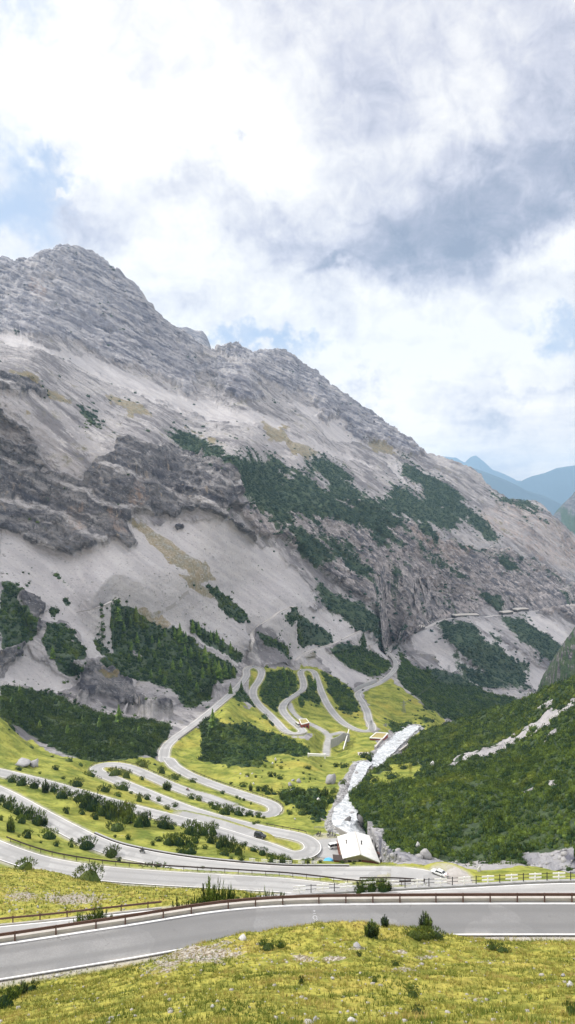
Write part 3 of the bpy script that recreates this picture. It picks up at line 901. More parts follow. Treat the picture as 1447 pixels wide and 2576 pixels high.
# ------------------------------------------------------------------ land cover materials
def terrain_material(name):
    m, t = newmat(name)
    co = t.n('ShaderNodeTexCoord').outputs['Object']
    A, B, C = t.attr('cover_a'), t.attr('cover_b'), t.attr('cover_c')
    sa, sb, scc = t.n('ShaderNodeSeparateColor'), t.n('ShaderNodeSeparateColor'), t.n('ShaderNodeSeparateColor')
    for s_, a_ in ((sa, A), (sb, B), (scc, C)):
        t.t.links.new(a_.outputs['Color'], s_.inputs[0])
    grass, pine, scree = sa.outputs
    cliff = A.outputs['Alpha']
    warm, grav, ochre = sb.outputs
    bed_ = B.outputs['Alpha']
    mtn, rocky, up = scc.outputs
    n40 = t.noise(co, 1 / 40, 5, .6)
    n9 = t.noise(co, 1 / 9, 5, .62)
    n2 = t.noise(co, 1 / 2.2, 4, .6)
    n06 = t.noise(co, 1 / .55, 3, .6)

    def edge(x, k=.7, lo=.36, hi=.62):
        y = t.math('MULTIPLY_ADD', t.math('SUBTRACT', n9, .5), k, x)
        return t.ss(y, lo, hi)
    ledge_ = C.outputs['Alpha']
    vb = t.n('ShaderNodeTexVoronoi', feature='F1')
    vw = t.vm('ADD', co, t.vm('SCALE', t.vm('SUBTRACT', t.noise(co, 1 / 7, 5, .7, col=True), (.5, .5, .5)), 22.0))
    t.put(vb.inputs['Vector'], t.mapping(vw, rot=(0, math.radians(-24), 0), scale=(1 / 26, 1 / 20, 1 / 9)))
    vb.inputs['Scale'].default_value = 1.0
    vsep = t.n('ShaderNodeSeparateColor')
    t.t.links.new(vb.outputs['Color'], vsep.inputs[0])
    block = vsep.outputs[0]
    ve = t.n('ShaderNodeTexVoronoi', feature='DISTANCE_TO_EDGE')
    t.put(ve.inputs['Vector'], t.mapping(vw, rot=(0, math.radians(-24), 0), scale=(1 / 26, 1 / 20, 1 / 9)))
    ve.inputs['Scale'].default_value = 1.0
    crack = t.ss(ve.outputs['Distance'], .02, .10, 1, 0)

    def frame(a_, b_, c_):
        cx_ = t.n('ShaderNodeCombineXYZ')
        for i_, v_ in enumerate((a_, b_, c_)):
            t.put(cx_.inputs[i_], t.vm('DOT_PRODUCT', co, v_))
        return cx_.outputs[0]
    bedf = frame((.91, 0, -.41), (0, 1, 0), (.41, -.08, .91))
    dia = frame((.8, 0, -.6), (0, 1, 0), (.6, 0, .8))
    rk1 = t.noise(t.mapping(bedf, scale=(1 / 38, 1 / 38, 1 / 8)), 1.0, 8, .70, .8)
    rk2 = t.noise(t.mapping(bedf, scale=(1 / 8, 1 / 8, 1 / 2.2)), 1.0, 6, .72, .5)
    dg1 = t.noise(t.mapping(dia, scale=(1 / 55, 1 / 30, 1 / 11)), 1.0, 8, .68, .7)
    dg2 = t.noise(t.mapping(dia, scale=(1 / 16, 1 / 10, 1 / 4)), 1.0, 6, .7, .5)
    vst = t.noise(t.mapping(co, scale=(1 / 4.5, 1 / 4.5, 1 / 38)), 1.0, 5, .62, .8)
    def beds(sc_, dist_):
        wt = t.n('ShaderNodeTexWave', wave_type='BANDS', bands_direction='Z', wave_profile='SIN')
        t.put(wt.inputs['Vector'], bedf)
        for k_, v_ in (('Scale', sc_), ('Distortion', dist_), ('Detail', 5.0), ('Detail Scale', .55), ('Detail Roughness', .62)):
            wt.inputs[k_].default_value = v_
        return wt.outputs[1]
    bd1, bd2 = beds(.314 / 27, 14.0), beds(.314 / 9, 12.0)
    bds = t.math('ADD', t.math('MULTIPLY', bd1, .5), t.math('MULTIPLY', bd2, .5))
    bfade = t.ss(t.noise(t.mapping(bedf, scale=(1 / 70, 1 / 70, 1 / 25)), 1.0, 5, .65), .40, .60)
    bds = t.math('MULTIPLY_ADD', t.math('SUBTRACT', bds, .5), bfade, .5)
    spur = t.noise(t.mapping(dia, scale=(1 / 160, 1 / 60, 1 / 34)), 1.0, 6, .66, .6)
    streak = t.noise(t.mapping(dia, scale=(1 / 90, 1 / 40, 1 / 7)), 1.0, 6, .65, .3)
    dd = t.math('ADD', t.math('MULTIPLY', dg1, .55), t.math('MULTIPLY', dg2, .45))
    rr = t.math('ADD', t.math('MULTIPLY', rk1, .5), t.math('MULTIPLY', rk2, .5))
    rock = t.mix(t.ss(t.math('ADD', t.math('MULTIPLY', bds, .4), t.math('MULTIPLY', t.math('ADD', rk1, dg1), .3)), .38, .64), (.30, .292, .30), (.088, .088, .11))
    rock = t.mix(t.ss(spur, .50, .62, 0, .6), rock, (.095, .096, .122))
    rock = t.mix(t.ss(spur, .36, .44, .55, 0), rock, (.44, .42, .415))
    rock = t.mix(t.ss(rr, .50, .62, 0, .55), rock, (.125, .125, .15))
    rock = t.mix(t.ss(rr, .38, .45, .6, 0), rock, (.42, .40, .40))
    rock = t.mix(t.ss(dd, .55, .62, 0, .5), rock, (.13, .13, .155))
    rock = t.mix(t.math('MULTIPLY', t.ss(vst, .55, .68), t.ss(n40, .38, .6, 0, .85)), rock, (.085, .087, .108))
    rock = t.mix(t.math('MULTIPLY', ledge_, .35), rock, (.42, .40, .40))
    dark = t.mix(t.ss(t.math('ADD', t.math('MULTIPLY', bds, .25), t.math('MULTIPLY', rr, .8)), .42, .68), (.042, .042, .052), (.215, .205, .205))
    dark = t.mix(t.ss(block, .4, 1.0, 0, .4), dark, (.20, .19, .185))
    dark = t.mix(t.ss(n40, .52, .64, 0, .5), dark, (.05, .05, .06))
    dark = t.mix(t.math('MULTIPLY', crack, .45), dark, (.028, .028, .034))
    dark = t.mix(t.ss(rk2, .36, .42, .5, 0), dark, (.36, .34, .33))
    dark = t.mix(t.math('MULTIPLY', t.ss(vst, .30, .42, .7, 0), t.ss(n40, .45, .6)), dark, (.30, .245, .185))
    dark = t.mix(t.math('MULTIPLY', t.ss(vst, .56, .66), .7), dark, (.03, .03, .036))
    dark = t.mix(t.math('MULTIPLY', ledge_, t.ss(rk2, .38, .56, .15, .85)), dark, (.36, .343, .338))
    sc1 = t.mix(t.ss(streak, .35, .68), (.295, .281, .285), (.40, .381, .382))
    sc1 = t.mix(t.ss(n40, .42, .66, 0, .4), sc1, (.39, .37, .36))
    sc1 = t.mix(t.ss(n2, .58, .70, 0, .6), sc1, (.135, .128, .125))
    sc1 = t.mix(t.ss(n2, .28, .38, .6, 0), sc1, (.50, .48, .47))
    sc1 = t.mix(t.math('MULTIPLY', t.ss(streak, .58, .72), t.ss(n9, .45, .6, 0, .5)), sc1, (.15, .138, .122))
    open_ = t.mix(t.ss(n40, .3, .7), (.245, .232, .234), (.33, .313, .312))
    open_ = t.mix(t.ss(spur, .48, .58, 0, .8), open_, (.125, .118, .126))
    open_ = t.mix(t.ss(dd, .515, .60, 0, .85), open_, (.105, .10, .106))
    open_ = t.mix(t.ss(dd, .40, .465, .75, 0), open_, (.40, .38, .37))
    open_ = t.mix(t.ss(n2, .58, .70, 0, .6), open_, (.125, .118, .118))
    open_ = t.mix(t.math('MULTIPLY', t.ss(n40, .52, .68), t.ss(n9, .45, .62, 0, .6)), open_, (.135, .122, .055))
    col = t.mix(edge(scree, .7, .3, .7), open_, sc1)
    rough_ = t.mix(t.ss(dd, .44, .57), (.30, .272, .262), (.085, .083, .094))
    rough_ = t.mix(t.ss(rk2, .54, .64, 0, .8), rough_, (.065, .066, .078))
    rough_ = t.mix(t.ss(dg2, .38, .45, .7, 0), rough_, (.44, .40, .385))
    rough_ = t.mix(t.ss(block, .45, .95, 0, .5), rough_, (.30, .27, .26))
    rough_ = t.mix(t.math('MULTIPLY', crack, .35), rough_, (.05, .05, .06))
    col = t.mix(edge(rocky, .7, .3, .6), col, rough_)
    rk = t.math('MAXIMUM', up, 0.0)
    col = t.mix(edge(rk, .7, .3, .66), col, rock)
    darkr = t.math('MAXIMUM', cliff, 0.0)
    col = t.mix(edge(darkr, .6, .34, .62), col, dark)
    col = t.mix(t.math('MULTIPLY', t.math('MULTIPLY', warm, t.ss(vst, .40, .56)), t.ss(rk1, .42, .6, .05, .42)), col, (.37, .26, .19))
    col = t.mix(t.math('MULTIPLY', edge(ochre, 1.5, .45, 1.0), t.ss(n2, .3, .6, .4, .8)), col, t.mix(t.ss(n9, .35, .6), (.085, .085, .026), (.20, .155, .07)))
    gcol = t.mix(t.ss(n9, .32, .66), (.105, .138, .024), (.295, .30, .062))
    gcol = t.mix(t.ss(n40, .5, .72, 0, .55), gcol, (.39, .31, .065))
    gcol = t.mix(t.ss(n2, .5, .72, 0, .65), gcol, (.075, .085, .014))
    gcol = t.mix(t.ss(n06, .68, .8, 0, .5), gcol, (.36, .33, .25))
    gcol = t.mix(t.math('MULTIPLY', t.ss(n9, .62, .72), t.ss(n2, .5, .62, 0, .8)), gcol, (.33, .29, .23))
    col = t.mix(edge(grass, .5), col, gcol)
    pc = t.mix(t.ss(n2, .35, .65), (.016, .034, .012), (.045, .072, .022))
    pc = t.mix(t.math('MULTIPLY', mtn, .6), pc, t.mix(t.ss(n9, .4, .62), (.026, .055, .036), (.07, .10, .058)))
    col = t.mix(t.math('MULTIPLY', t.ss(t.math('ADD', t.math('MULTIPLY_ADD', t.math('SUBTRACT', n2, .5), 1.6, pine), t.math('MULTIPLY', t.math('SUBTRACT', n9, .5), .8)), .30, .75), .92), col, pc)
    col = t.mix(t.math('MULTIPLY', grav, t.ss(n2, .25, .6, .5, 1)), col, t.mix(n06, (.27, .245, .215), (.46, .43, .40)))
    col = t.mix(edge(bed_, .6), col, t.mix(t.ss(n2, .35, .65), (.13, .13, .135), (.46, .45, .44)))
    nb = t.bump(n2, .55, 1.1)
    nb = t.bump(n9, .5, 3.5, nb)
    nb = t.bump(rr, t.math('MULTIPLY', t.math('MAXIMUM', rk, darkr), .6), 4.0, nb)
    nb = t.bump(dd, t.math('MULTIPLY', mtn, t.math('MULTIPLY', t.math('SUBTRACT', 1.0, scree), .6)), 5.0, nb)
    t.surf(col, .95, nb, spec=.12)
    return m


M_TERR = terrain_material('land_cover')
cols = {'cover_a': colA, 'cover_b': colB, 'cover_c': colC}
selm = np.zeros((NRT - 1, len(cu) - 1), bool)
selm[:] = m_mtn[:-1, :-1] > .5
selm[NR - 1:] = True
tag(split_grid(Pw, selm, 'mountain', M_TERR, cols), 'grey limestone mountain with dark cliff bands, pale scree and pine strips', 'mountain', kind='structure')
tag(split_grid(Pw, ~selm, 'ground', M_TERR, cols), 'yellow green alpine valley ground between the hairpin roads', 'ground', kind='structure')

# ------------------------------------------------------------------ near slope (camera side) as a plan height field
ca = []
def addp(p):
    ca.append(tuple(p))
for p in R1.P[::7]:
    if abs(p[0]) < 75: addp(p)
for q in (R1.off(-3.1)[::7], R1.off(3.0)[::7]):
    for p in q:
        if abs(p[0]) < 75: addp(p)
for q in (R15.off(2.9)[::8], R15.off(-2.9)[::8]):
    for p in q:
        if abs(p[0]) < 75: addp(p)
for u, v, D in [(723, 2327, 66.5), (600, 2347, 66), (450, 2387, 65.5), (860, 2322, 67.5), (973, 2330, 68.5), (1123, 2350, 69.2), (0, 2520, 55), (-40, 2576, 44), (150, 2500, 55.5), (300, 2576, 33), (300, 2470, 53), (723, 2450, 47),
                (723, 2576, 29), (1447, 2450, 48), (1447, 2576, 29), (1447, 2385, 62), (723, 2380, 58.5), (1100, 2400, 58), (1100, 2500, 40), (0, 2300, 92), (200, 2270, 105), (200, 2230, 140), (0, 2230, 135), (100, 2188, 166), (400, 2240, 140), (600, 2243, 141),
                (800, 2300, 120), (1100, 2300, 120), (1447, 2300, 120), (1447, 2262, 160), (-200, 2230, 130), (-200, 2290, 95), (1700, 2300, 120), (400, 2262, 112), (650, 2265, 112)]:
    addp(P3(u, v, D))
for x, y, z in [(0, 5, -6.5), (-8, 5, -7.2), (8, 5, -6.2), (0, -10, 2), (20, 12, -9), (-20, 14, -14), (0, 15, -12.6), (-60, 40, -33), (60, 40, -26), (60, 160, -95), (-60, 185, -96), (0, 185, -100)]:
    addp((x, y, z))
R2i = R3.near_u(700, 0, len(R3.P) * 52 // 100)
for p in R3.P[R2i::10]:
    if p[0] > -75:
        d = -1 if True else 1
        addp((p[0], p[1] - 5.0, p[2] + .2))
ca = np.array(ca)
tpa = TPS(ca[:, :2], ca[:, 2], 60.0, 1e-5)
au = np.concatenate([np.arange(-2400, -420, 60.0), np.arange(-420, -24, 12.0), np.arange(-24, 1472, 2.4), np.arange(1472, 1880, 12.0), np.arange(1880, 3900, 60.0)])
ad = np.concatenate([np.geomspace(7, 26, 40), np.linspace(26.3, 95, 300), np.linspace(95.6, 186, 190)])
AU, AD = np.meshgrid(au, ad)
AX = (AU - CX) / F * AD
az_ = tpa(np.stack([AX.ravel(), AD.ravel()], 1)).reshape(AX.shape)
ey = np.interp(AX, R15X.P[:, 0], R15X.P[:, 1])
ez = np.interp(AX, R15X.P[:, 0], R15X.P[:, 2])
slope_ = np.interp(AU, [350, 800], [.40, .74])
az_ = np.where(AD > ey + .8, np.minimum(az_, ez - .3 - slope_ * (AD - ey - .8) + .12 * np.maximum(AD - ey - 25, 0) * (AU < 800)), az_)
PA = np.stack([AX, AD, az_], -1).astype(np.float32)
bump_a = fbm(PA / 9, 3) * .55 + fbm(PA / 2.2 + 5, 3) * .22 + fbm(PA / .7 + 8, 2) * .07
PA[..., 2] += bump_a * np.clip(AD / 40, .6, 1.6)
dA = carve(PA, [R1, R15], .14, .55, 6, (1.2, .9))
d2 = np.full(AX.shape, 99.0, np.float32)
seg = R3.P[R2i:]
yR2 = np.interp(AX, np.sort(seg[:, 0]), seg[np.argsort(seg[:, 0]), 1])
k2 = sstep(5.5, 3.0, yR2 - AD)
PA[..., 2] -= (1 - sstep(2.5, 7.0, yR2 - AD)) * 1.6
gA = np.ones(AX.shape, np.float32)
wA = fbm(PA / 6 + 44, 4)
stony = np.zeros(AX.shape, np.float32)
AV = CY - F * PA[..., 2] / PA[..., 1]
for u, v, ru, rv, s in [(500, 2400, 120, 26, 1), (420, 2425, 60, 20, .7), (560, 2372, 70, 14, .5), (1030, 2440, 60, 12, .6), (840, 2412, 50, 12, .8), (760, 2412, 40, 12, .8), (1070, 2408, 30, 8, .8), (900, 2385, 40, 8, .7), (1010, 2395, 30, 8, .7), (1090, 2396, 40, 8, .5),
                        (700, 2420, 60, 15, .5), (1200, 2510, 60, 12, .5), (1230, 2420, 40, 8, .5), (180, 2262, 90, 16, .9), (60, 2255, 60, 18, .7), (400, 2440, 60, 20, .6), (960, 2550, 60, 12, .4)]:
    stony = np.maximum(stony, s * np.exp(-((AU - u) / ru) ** 2 - ((AV - v) / rv) ** 2))
ochA = np.clip(.5 + wA * 1.2, 0, 1).astype(np.float32)
cA = np.stack([gA, 0 * gA, 0 * gA, 0 * gA], -1)
gravA = (1 - sstep(.05, 1.3, dA + .5 * wA)) * .95
cB = np.stack([stony, gravA, ochA, 0 * gA], -1)


def near_material():
    m, t = newmat('alpine_turf')
    co = t.n('ShaderNodeTexCoord').outputs['Object']
    B = t.attr('cover_b')
    sb = t.n('ShaderNodeSeparateColor')
    t.t.links.new(B.outputs['Color'], sb.inputs[0])
    stony_, grav, och = sb.outputs
    n5 = t.noise(co, 1 / 5, 5, .6)
    n1 = t.noise(co, 1 / 1.1, 5, .62)
    n03 = t.noise(co, 1 / .28, 4, .6)
    c = t.mix(t.ss(n1, .33, .66), (.120, .138, .024), (.37, .335, .068))
    c = t.mix(t.ss(n5, .50, .70, 0, .6), c, (.41, .32, .08))
    c = t.mix(t.ss(n03, .5, .7, 0, .6), c, (.07, .078, .014))
    c = t.mix(t.math('MULTIPLY', t.ss(n1, .6, .72), t.ss(n03, .4, .6, 0, .7)), c, (.17, .115, .06))
    st = t.mix(t.ss(n03, .42, .6), (.14, .105, .08), (.45, .41, .37))
    c = t.mix(t.ss(t.math('MULTIPLY_ADD', t.math('SUBTRACT', n1, .5), 1.6, stony_), .42, .68, 0, .9), c, st)
    c = t.mix(t.math('MULTIPLY', grav, t.ss(n1, .2, .6, .55, 1)), c, t.mix(n03, (.30, .275, .25), (.50, .47, .44)))
    nb = t.bump(n03, .6, .12)
    nb = t.bump(n1, .6, .35, nb)
    t.surf(c, .95, nb, spec=.1)
    return m


M_TURF = near_material()
selA = (AD[:-1, :-1] < yR2[:-1, :-1] - 2.6) & ~((AU[:-1, :-1] > 820) & (AD[:-1, :-1] > 150))
tag(split_grid(PA, selA, 'grassy_slope', M_TURF, {'cover_a': cA, 'cover_b': cB}), 'near grassy slope above and below the closest road', 'slope', kind='structure')


# ------------------------------------------------------------------ right-hand pine hillside
cc = [(1000, 2150, 212), (1100, 2165, 212), (1200, 2178, 207), (1300, 2182, 202), (1447, 2170, 196), (945, 2120, 235), (925, 2060, 275), (905, 2015, 315), (930, 1960, 358), (945, 1935, 385), (1000, 1895, 455),
      (1050, 1855, 530), (1110, 1830, 535), (1100, 2000, 290), (1200, 2000, 275), (1447, 2000, 230), (1300, 1900, 340), (1447, 1850, 300), (1200, 1900, 370), (1447, 1700, 430), (1300, 1778, 455), (1200, 1835, 470), (1020, 1990, 310), (1000, 2080, 262),
      (1150, 2090, 240), (1300, 2080, 230), (1700, 2100, 190), (1800, 1800, 300), (1800, 1600, 420), (1800, 2170, 185)]
cc = np.array(cc, float)
tpc = TPS(cc[:, :2], np.log(cc[:, 2]), 400.0, 2e-4)
ct = np.array([(880, 2000), (908, 1981), (931, 1948), (986, 1912), (1029, 1893), (1037, 1858), (1080, 1838), (1123, 1823), (1194, 1804), (1272, 1777), (1350, 1746), (1400, 1720), (1447, 1704), (1900, 1560)], float)
cb = np.array([(880, 2012), (903, 2032), (923, 2056), (943, 2087), (973, 2130), (1043, 2176), (1163, 2189), (1203, 2200), (1323, 2200), (1447, 2188), (1900, 2180)], float)
hu = np.concatenate([np.arange(882, 1480, 2.2), np.arange(1480, 1890, 12.0)])
NC, SK = 230, 10
ht = np.linspace(0, 1, NC)[:, None]
hv0, hv1 = np.interp(hu, cb[:, 0], cb[:, 1]), np.interp(hu, ct[:, 0], ct[:, 1])
HV = hv0 + (hv1 - hv0) * ht
HU = np.repeat(hu[None], NC, 0)
HD = np.exp(tpc(np.stack([HU.ravel(), HV.ravel()], 1))).reshape(HU.shape)
HD = np.maximum.accumulate(HD, 0)
HP = np.stack([(HU - CX) / F * HD, HD, (CY - HV) / F * HD], -1)
low = np.repeat(HP[:1], SK, 0)
ks = np.linspace(1, .1, SK)[:, None]
low[..., 2] -= ks * 16
low[..., 1] += ks * 2
back = np.repeat(HP[-1:], SK, 0)
kb = np.linspace(.1, 1, SK)[:, None]
back[..., 2] -= kb * 45 * (.4 + kb)
back[..., 0] *= (back[..., 1] + kb * 60) / back[..., 1]
back[..., 1] += kb * 60
HP = np.concatenate([low, HP, back]).astype(np.float32)
HU = np.concatenate([HU[:SK], HU, HU[-SK:]])
HV = np.concatenate([HV[:1].repeat(SK, 0), HV, HV[-1:].repeat(SK, 0)])
wH = fbm(HP / 14 + 3, 3)
hU2, hV2 = HU + wH * 22, HV + wH * 10
hrock = np.zeros(HU.shape, np.float32)
for k, pts in [('E', [(590, 1150), (680, 1100), (840, 1040), (1000, 980), (1040, 940), (1180, 860), (1290, 800), (1447, 700), (1447, 780), (1290, 860), (1190, 960), (1060, 1020), (980, 1060), (830, 1090), (620, 1160)]), ('E', [(1190, 790), (1270, 720), (1340, 705), (1300, 760)]),
               ('E', [(1230, 990), (1330, 900), (1330, 950), (1250, 1000)]), ('E', [(1270, 1250), (1330, 1230), (1330, 1285), (1280, 1285)]), ('2', [(1150, 200), (1240, 190), (1240, 208), (1160, 212)]), ('2', [(1310, 165), (1350, 150), (1350, 180), (1320, 185)]), ('2', [(780, 80), (860, 45), (870, 60), (800, 90)])]:
    hrock[inpoly(HU + wH * 10, HV + wH * 6, UV(k, pts))] = 1
hrock *= sstep(-.30, -.12, fbm(HP / 9 + 21, 4))
hgr = np.zeros(HU.shape, np.float32)
hgr[inpoly(hU2, hV2, UV('E', [(150, 1200), (250, 1160), (430, 1120), (510, 1180), (420, 1220), (250, 1260), (120, 1260)]))] = 1
hcl = sstep(14, 4, (hv0[None] - HV) * 1.0 - wH * 8) * (HU > 925)
hcl2 = np.zeros(HU.shape, np.float32)
for pts in [[(420, 380), (470, 380), (500, 500), (560, 520), (720, 530), (900, 570), (900, 620), (640, 580), (480, 540)], [(1180, 530), (1330, 500), (1447, 490), (1447, 580), (1200, 610)]]:
    hcl2[inpoly(hU2, hV2, UV('2', pts))] = 1
hcl = np.clip(np.maximum(hcl, hcl2), 0, 1)
HP += (wH[..., None] * 2.2 * np.array([0, 0, 1.0])).astype(np.float32)
HP += ((hcl * fbm(HP / 7, 4, ridged=True) * 3.0)[..., None] * np.array([-.2, -1, .2])).astype(np.float32)
HP += ((hrock * fbm(HP / 9, 3, ridged=True) * 1.2)[..., None] * np.array([-.3, -.6, .8])).astype(np.float32)
hpine = np.clip(1 - np.maximum.reduce([hrock, hgr, hcl]), 0, 1)
hz0 = np.zeros_like(hpine)
CAH = np.stack([hgr, hpine, hrock * .55, hcl * .25], -1)
CBH = np.stack([hz0, hz0, hz0, hz0], -1)
CCH = np.stack([hz0, hcl * .5, hcl, hz0], -1)
selC = np.ones((HP.shape[0] - 1, HP.shape[1] - 1), bool)
tag(split_grid(HP, selC, 'hillside', M_TERR, {'cover_a': CAH, 'cover_b': CBH, 'cover_c': CCH}), 'right hand hillside thick with dark dwarf pine above the torrent', 'hillside', kind='structure')


# ------------------------------------------------------------------ far ranges
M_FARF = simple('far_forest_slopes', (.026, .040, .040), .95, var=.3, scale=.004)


def ridge(name, crest, D, drop, back, label, amp, seed, pine=.0, rows=60, cliff=0.0, full=False):
    cr = np.array(crest, float)
    u = np.arange(cr[0, 0], cr[-1, 0], 3.0)
    v = np.interp(u, cr[:, 0], cr[:, 1])
    t = np.linspace(0, 1, rows)[:, None]
    zc = (CY - v) / F * D
    x = (u - CX) / F * D
    front = np.stack([x[None] + 0 * t, D - (1 - t) * drop * 1.3 + 0 * x[None], zc[None] - (1 - t) * drop + 0 * x[None]], -1)
    bk_ = np.stack([x[None] + 0 * t[1:], D + t[1:] * back + 0 * x[None], zc[None] - t[1:] * back * .8 + 0 * x[None]], -1)
    P = np.concatenate([front, bk_]).astype(np.float32)
    s = D / 10 if D > 1000 else D / 45
    n = fbm(P / s + seed, 5, ridged=True)
    fade = np.concatenate([1 - t * .75, .25 + 0 * t[1:]])
    P[..., 1] -= n * amp * fade
    P[..., 2] += fbm(P / (s * .35) + seed, 3) * amp * .10
    o_ = np.ones(P.shape[:2], np.float32)
    pm = o_ * pine if full else pine * sstep(.35, .5, .5 + fbm(P / (s * .35) + 3, 4))
    return tag(split_grid(P, np.ones((P.shape[0] - 1, P.shape[1] - 1), bool), name, M_FARF if full else M_TERR,
                          {'cover_a': np.stack([0 * o_, pm, 0 * o_, cliff * o_], -1), 'cover_b': np.stack([0 * o_] * 4, -1), 'cover_c': np.stack([o_, o_ * .6, o_ * .6, 0 * o_], -1)}),
               label, 'mountain', kind='structure')


ridge('far_mountain', [(395, 850), (430, 822), (450, 824), (470, 823), (490, 832), (510, 834), (520, 845), (527, 862), (533, 880), (560, 960)], 2700, 500, 400, 'hazy pale summit block just behind the ridge', 60, 3)
ridge('far_mountain', [(1330, 1420), (1388, 1296), (1413, 1264), (1433, 1249), (1447, 1232), (1520, 1160), (1650, 1080)], 4200, 1150, 800, 'blue shaded spur at the right edge of the valley', 180, 8, .9, 60, 1.0)
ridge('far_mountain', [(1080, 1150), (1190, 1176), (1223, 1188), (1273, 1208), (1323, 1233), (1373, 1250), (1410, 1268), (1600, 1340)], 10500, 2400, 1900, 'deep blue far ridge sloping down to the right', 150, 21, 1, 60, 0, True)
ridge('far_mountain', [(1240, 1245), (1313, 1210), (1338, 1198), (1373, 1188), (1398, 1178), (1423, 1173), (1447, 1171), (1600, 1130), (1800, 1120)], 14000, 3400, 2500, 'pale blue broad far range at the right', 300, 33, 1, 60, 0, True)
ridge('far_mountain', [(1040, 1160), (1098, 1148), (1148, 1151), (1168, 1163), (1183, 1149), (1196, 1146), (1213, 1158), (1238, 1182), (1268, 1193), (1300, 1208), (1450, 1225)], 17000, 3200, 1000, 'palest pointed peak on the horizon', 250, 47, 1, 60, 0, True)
# wooded crag at the right edge, across the gorge
ridge('crag', [(1399, 1712), (1404, 1660), (1416, 1625), (1428, 1602), (1440, 1580), (1500, 1540), (1700, 1500)], 640, 120, 60, 'dark wooded crag at the right edge above the gorge', 16, 60, 1.0, 90, 1.0)

# ------------------------------------------------------------------ finding the ground
class Ground:
    def __init__(s, P, u, lo=0, hi=None, ok=None):
        s.P = P[lo:hi]
        s.u = u
        s.v = CY - F * s.P[..., 2] / s.P[..., 1]
        s.ok = ok

    def hit(s, u, v):
        c = int(np.argmin(np.abs(s.u - u)))
        col = s.v[:, c]
        w_ = np.nonzero((col[:-1] >= v) & (col[1:] < v))[0]
        if len(w_) == 0:
            return None
        i = int(w_[0])
        k = (col[i] - v) / (col[i] - col[i + 1] + 1e-9)
        p = s.P[i, c] * (1 - k) + s.P[i + 1, c] * k
        D = float(p[1])
        return np.array([(u - CX) / F * D, D, (CY - v) / F * D])

    def z(s, x, y):
        u = CX + F * x / y
        c = int(np.argmin(np.abs(s.u - u)))
        return float(np.interp(y, s.P[:, c, 1], s.P[:, c, 2]))


GB = Ground(Pw, cu, 0, NR)
GA = Ground(PA, au)
GC = Ground(HP, hu, SK, SK + NC)
GR = {'A': GA, 'B': GB, 'C': GC}

# ------------------------------------------------------------------ foliage building blocks
def blades_shoot(rng, base, d, L, w, nb):
    V, T_ = [], []
    d = d / np.linalg.norm(d)
    for _ in range(nb):
        t_ = rng.uniform(0, .75)
        r = rng.normal(size=3)
        r -= d * r.dot(d)
        r /= np.linalg.norm(r) + 1e-9
        a = base + d * L * t_
        dr = d * .75 + r * rng.uniform(.35, .75)
        tip = a + dr * L * rng.uniform(.35, .6)
        s_ = np.cross(dr, rng.normal(size=3))
        s_ /= np.linalg.norm(s_) + 1e-9
        V += [a - s_ * w / 2, a + s_ * w / 2, tip]
    return V


def dome(rng, r, h, n=9, rough=.22):
    """solid lumpy core of a bush: rings of a half ellipsoid"""
    V, Fc = [], []
    for j, (rr, hh) in enumerate([(.92, -.15), (1.0, .25), (.72, .68), (.3, .92)]):
        for k in range(n):
            a = 2 * math.pi * (k + .5 * (j % 2)) / n
            q = 1 + rng.uniform(-rough, rough)
            V.append((r * rr * q * math.cos(a), r * rr * q * math.sin(a), h * hh * (1 + rng.uniform(-.1, .1))))
    V.append((0, 0, h))
    for j in range(3):
        for k in range(n):
            a, b = j * n + k, j * n + (k + 1) % n
            Fc += [(a, b, b + n), (a, b + n, a + n)]
    for k in range(n):
        Fc.append((3 * n + k, 3 * n + (k + 1) % n, 4 * n))
    return V, Fc


def bush(seed, shoots=30, nb=9, w=.05, L=.5, core=.72, upright=.0, n=9):
    """unit dwarf pine: radius about 1, height about 1"""
    rng = np.random.default_rng(seed)
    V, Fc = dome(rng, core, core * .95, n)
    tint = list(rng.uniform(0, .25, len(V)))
    for k in range(shoots):
        r = math.sqrt(rng.uniform(0, 1)) * .85
        a = rng.uniform(0, 2 * math.pi)
        hgt = .62 * math.sqrt(max(0, 1 - r * r)) * rng.uniform(.55, 1.0) * (1 - upright) + .1
        b = np.array([r * math.cos(a), r * math.sin(a), hgt])
        d = np.array([b[0] * .75 * (1 - upright), b[1] * .75 * (1 - upright), .75 + upright])
        sv = blades_shoot(rng, b, d, L * rng.uniform(.7, 1.15) * (1 + upright * (1.1 - r)), w, nb)
        n0 = len(V)
        V += [tuple(x) for x in sv]
        Fc += [(n0 + 3 * q, n0 + 3 * q + 1, n0 + 3 * q + 2) for q in range(nb)]
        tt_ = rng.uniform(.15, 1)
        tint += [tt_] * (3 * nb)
    V = np.array(V)
    V[:, 2] = np.maximum(V[:, 2], -.2)
    return V, np.array(Fc), np.array(tint)


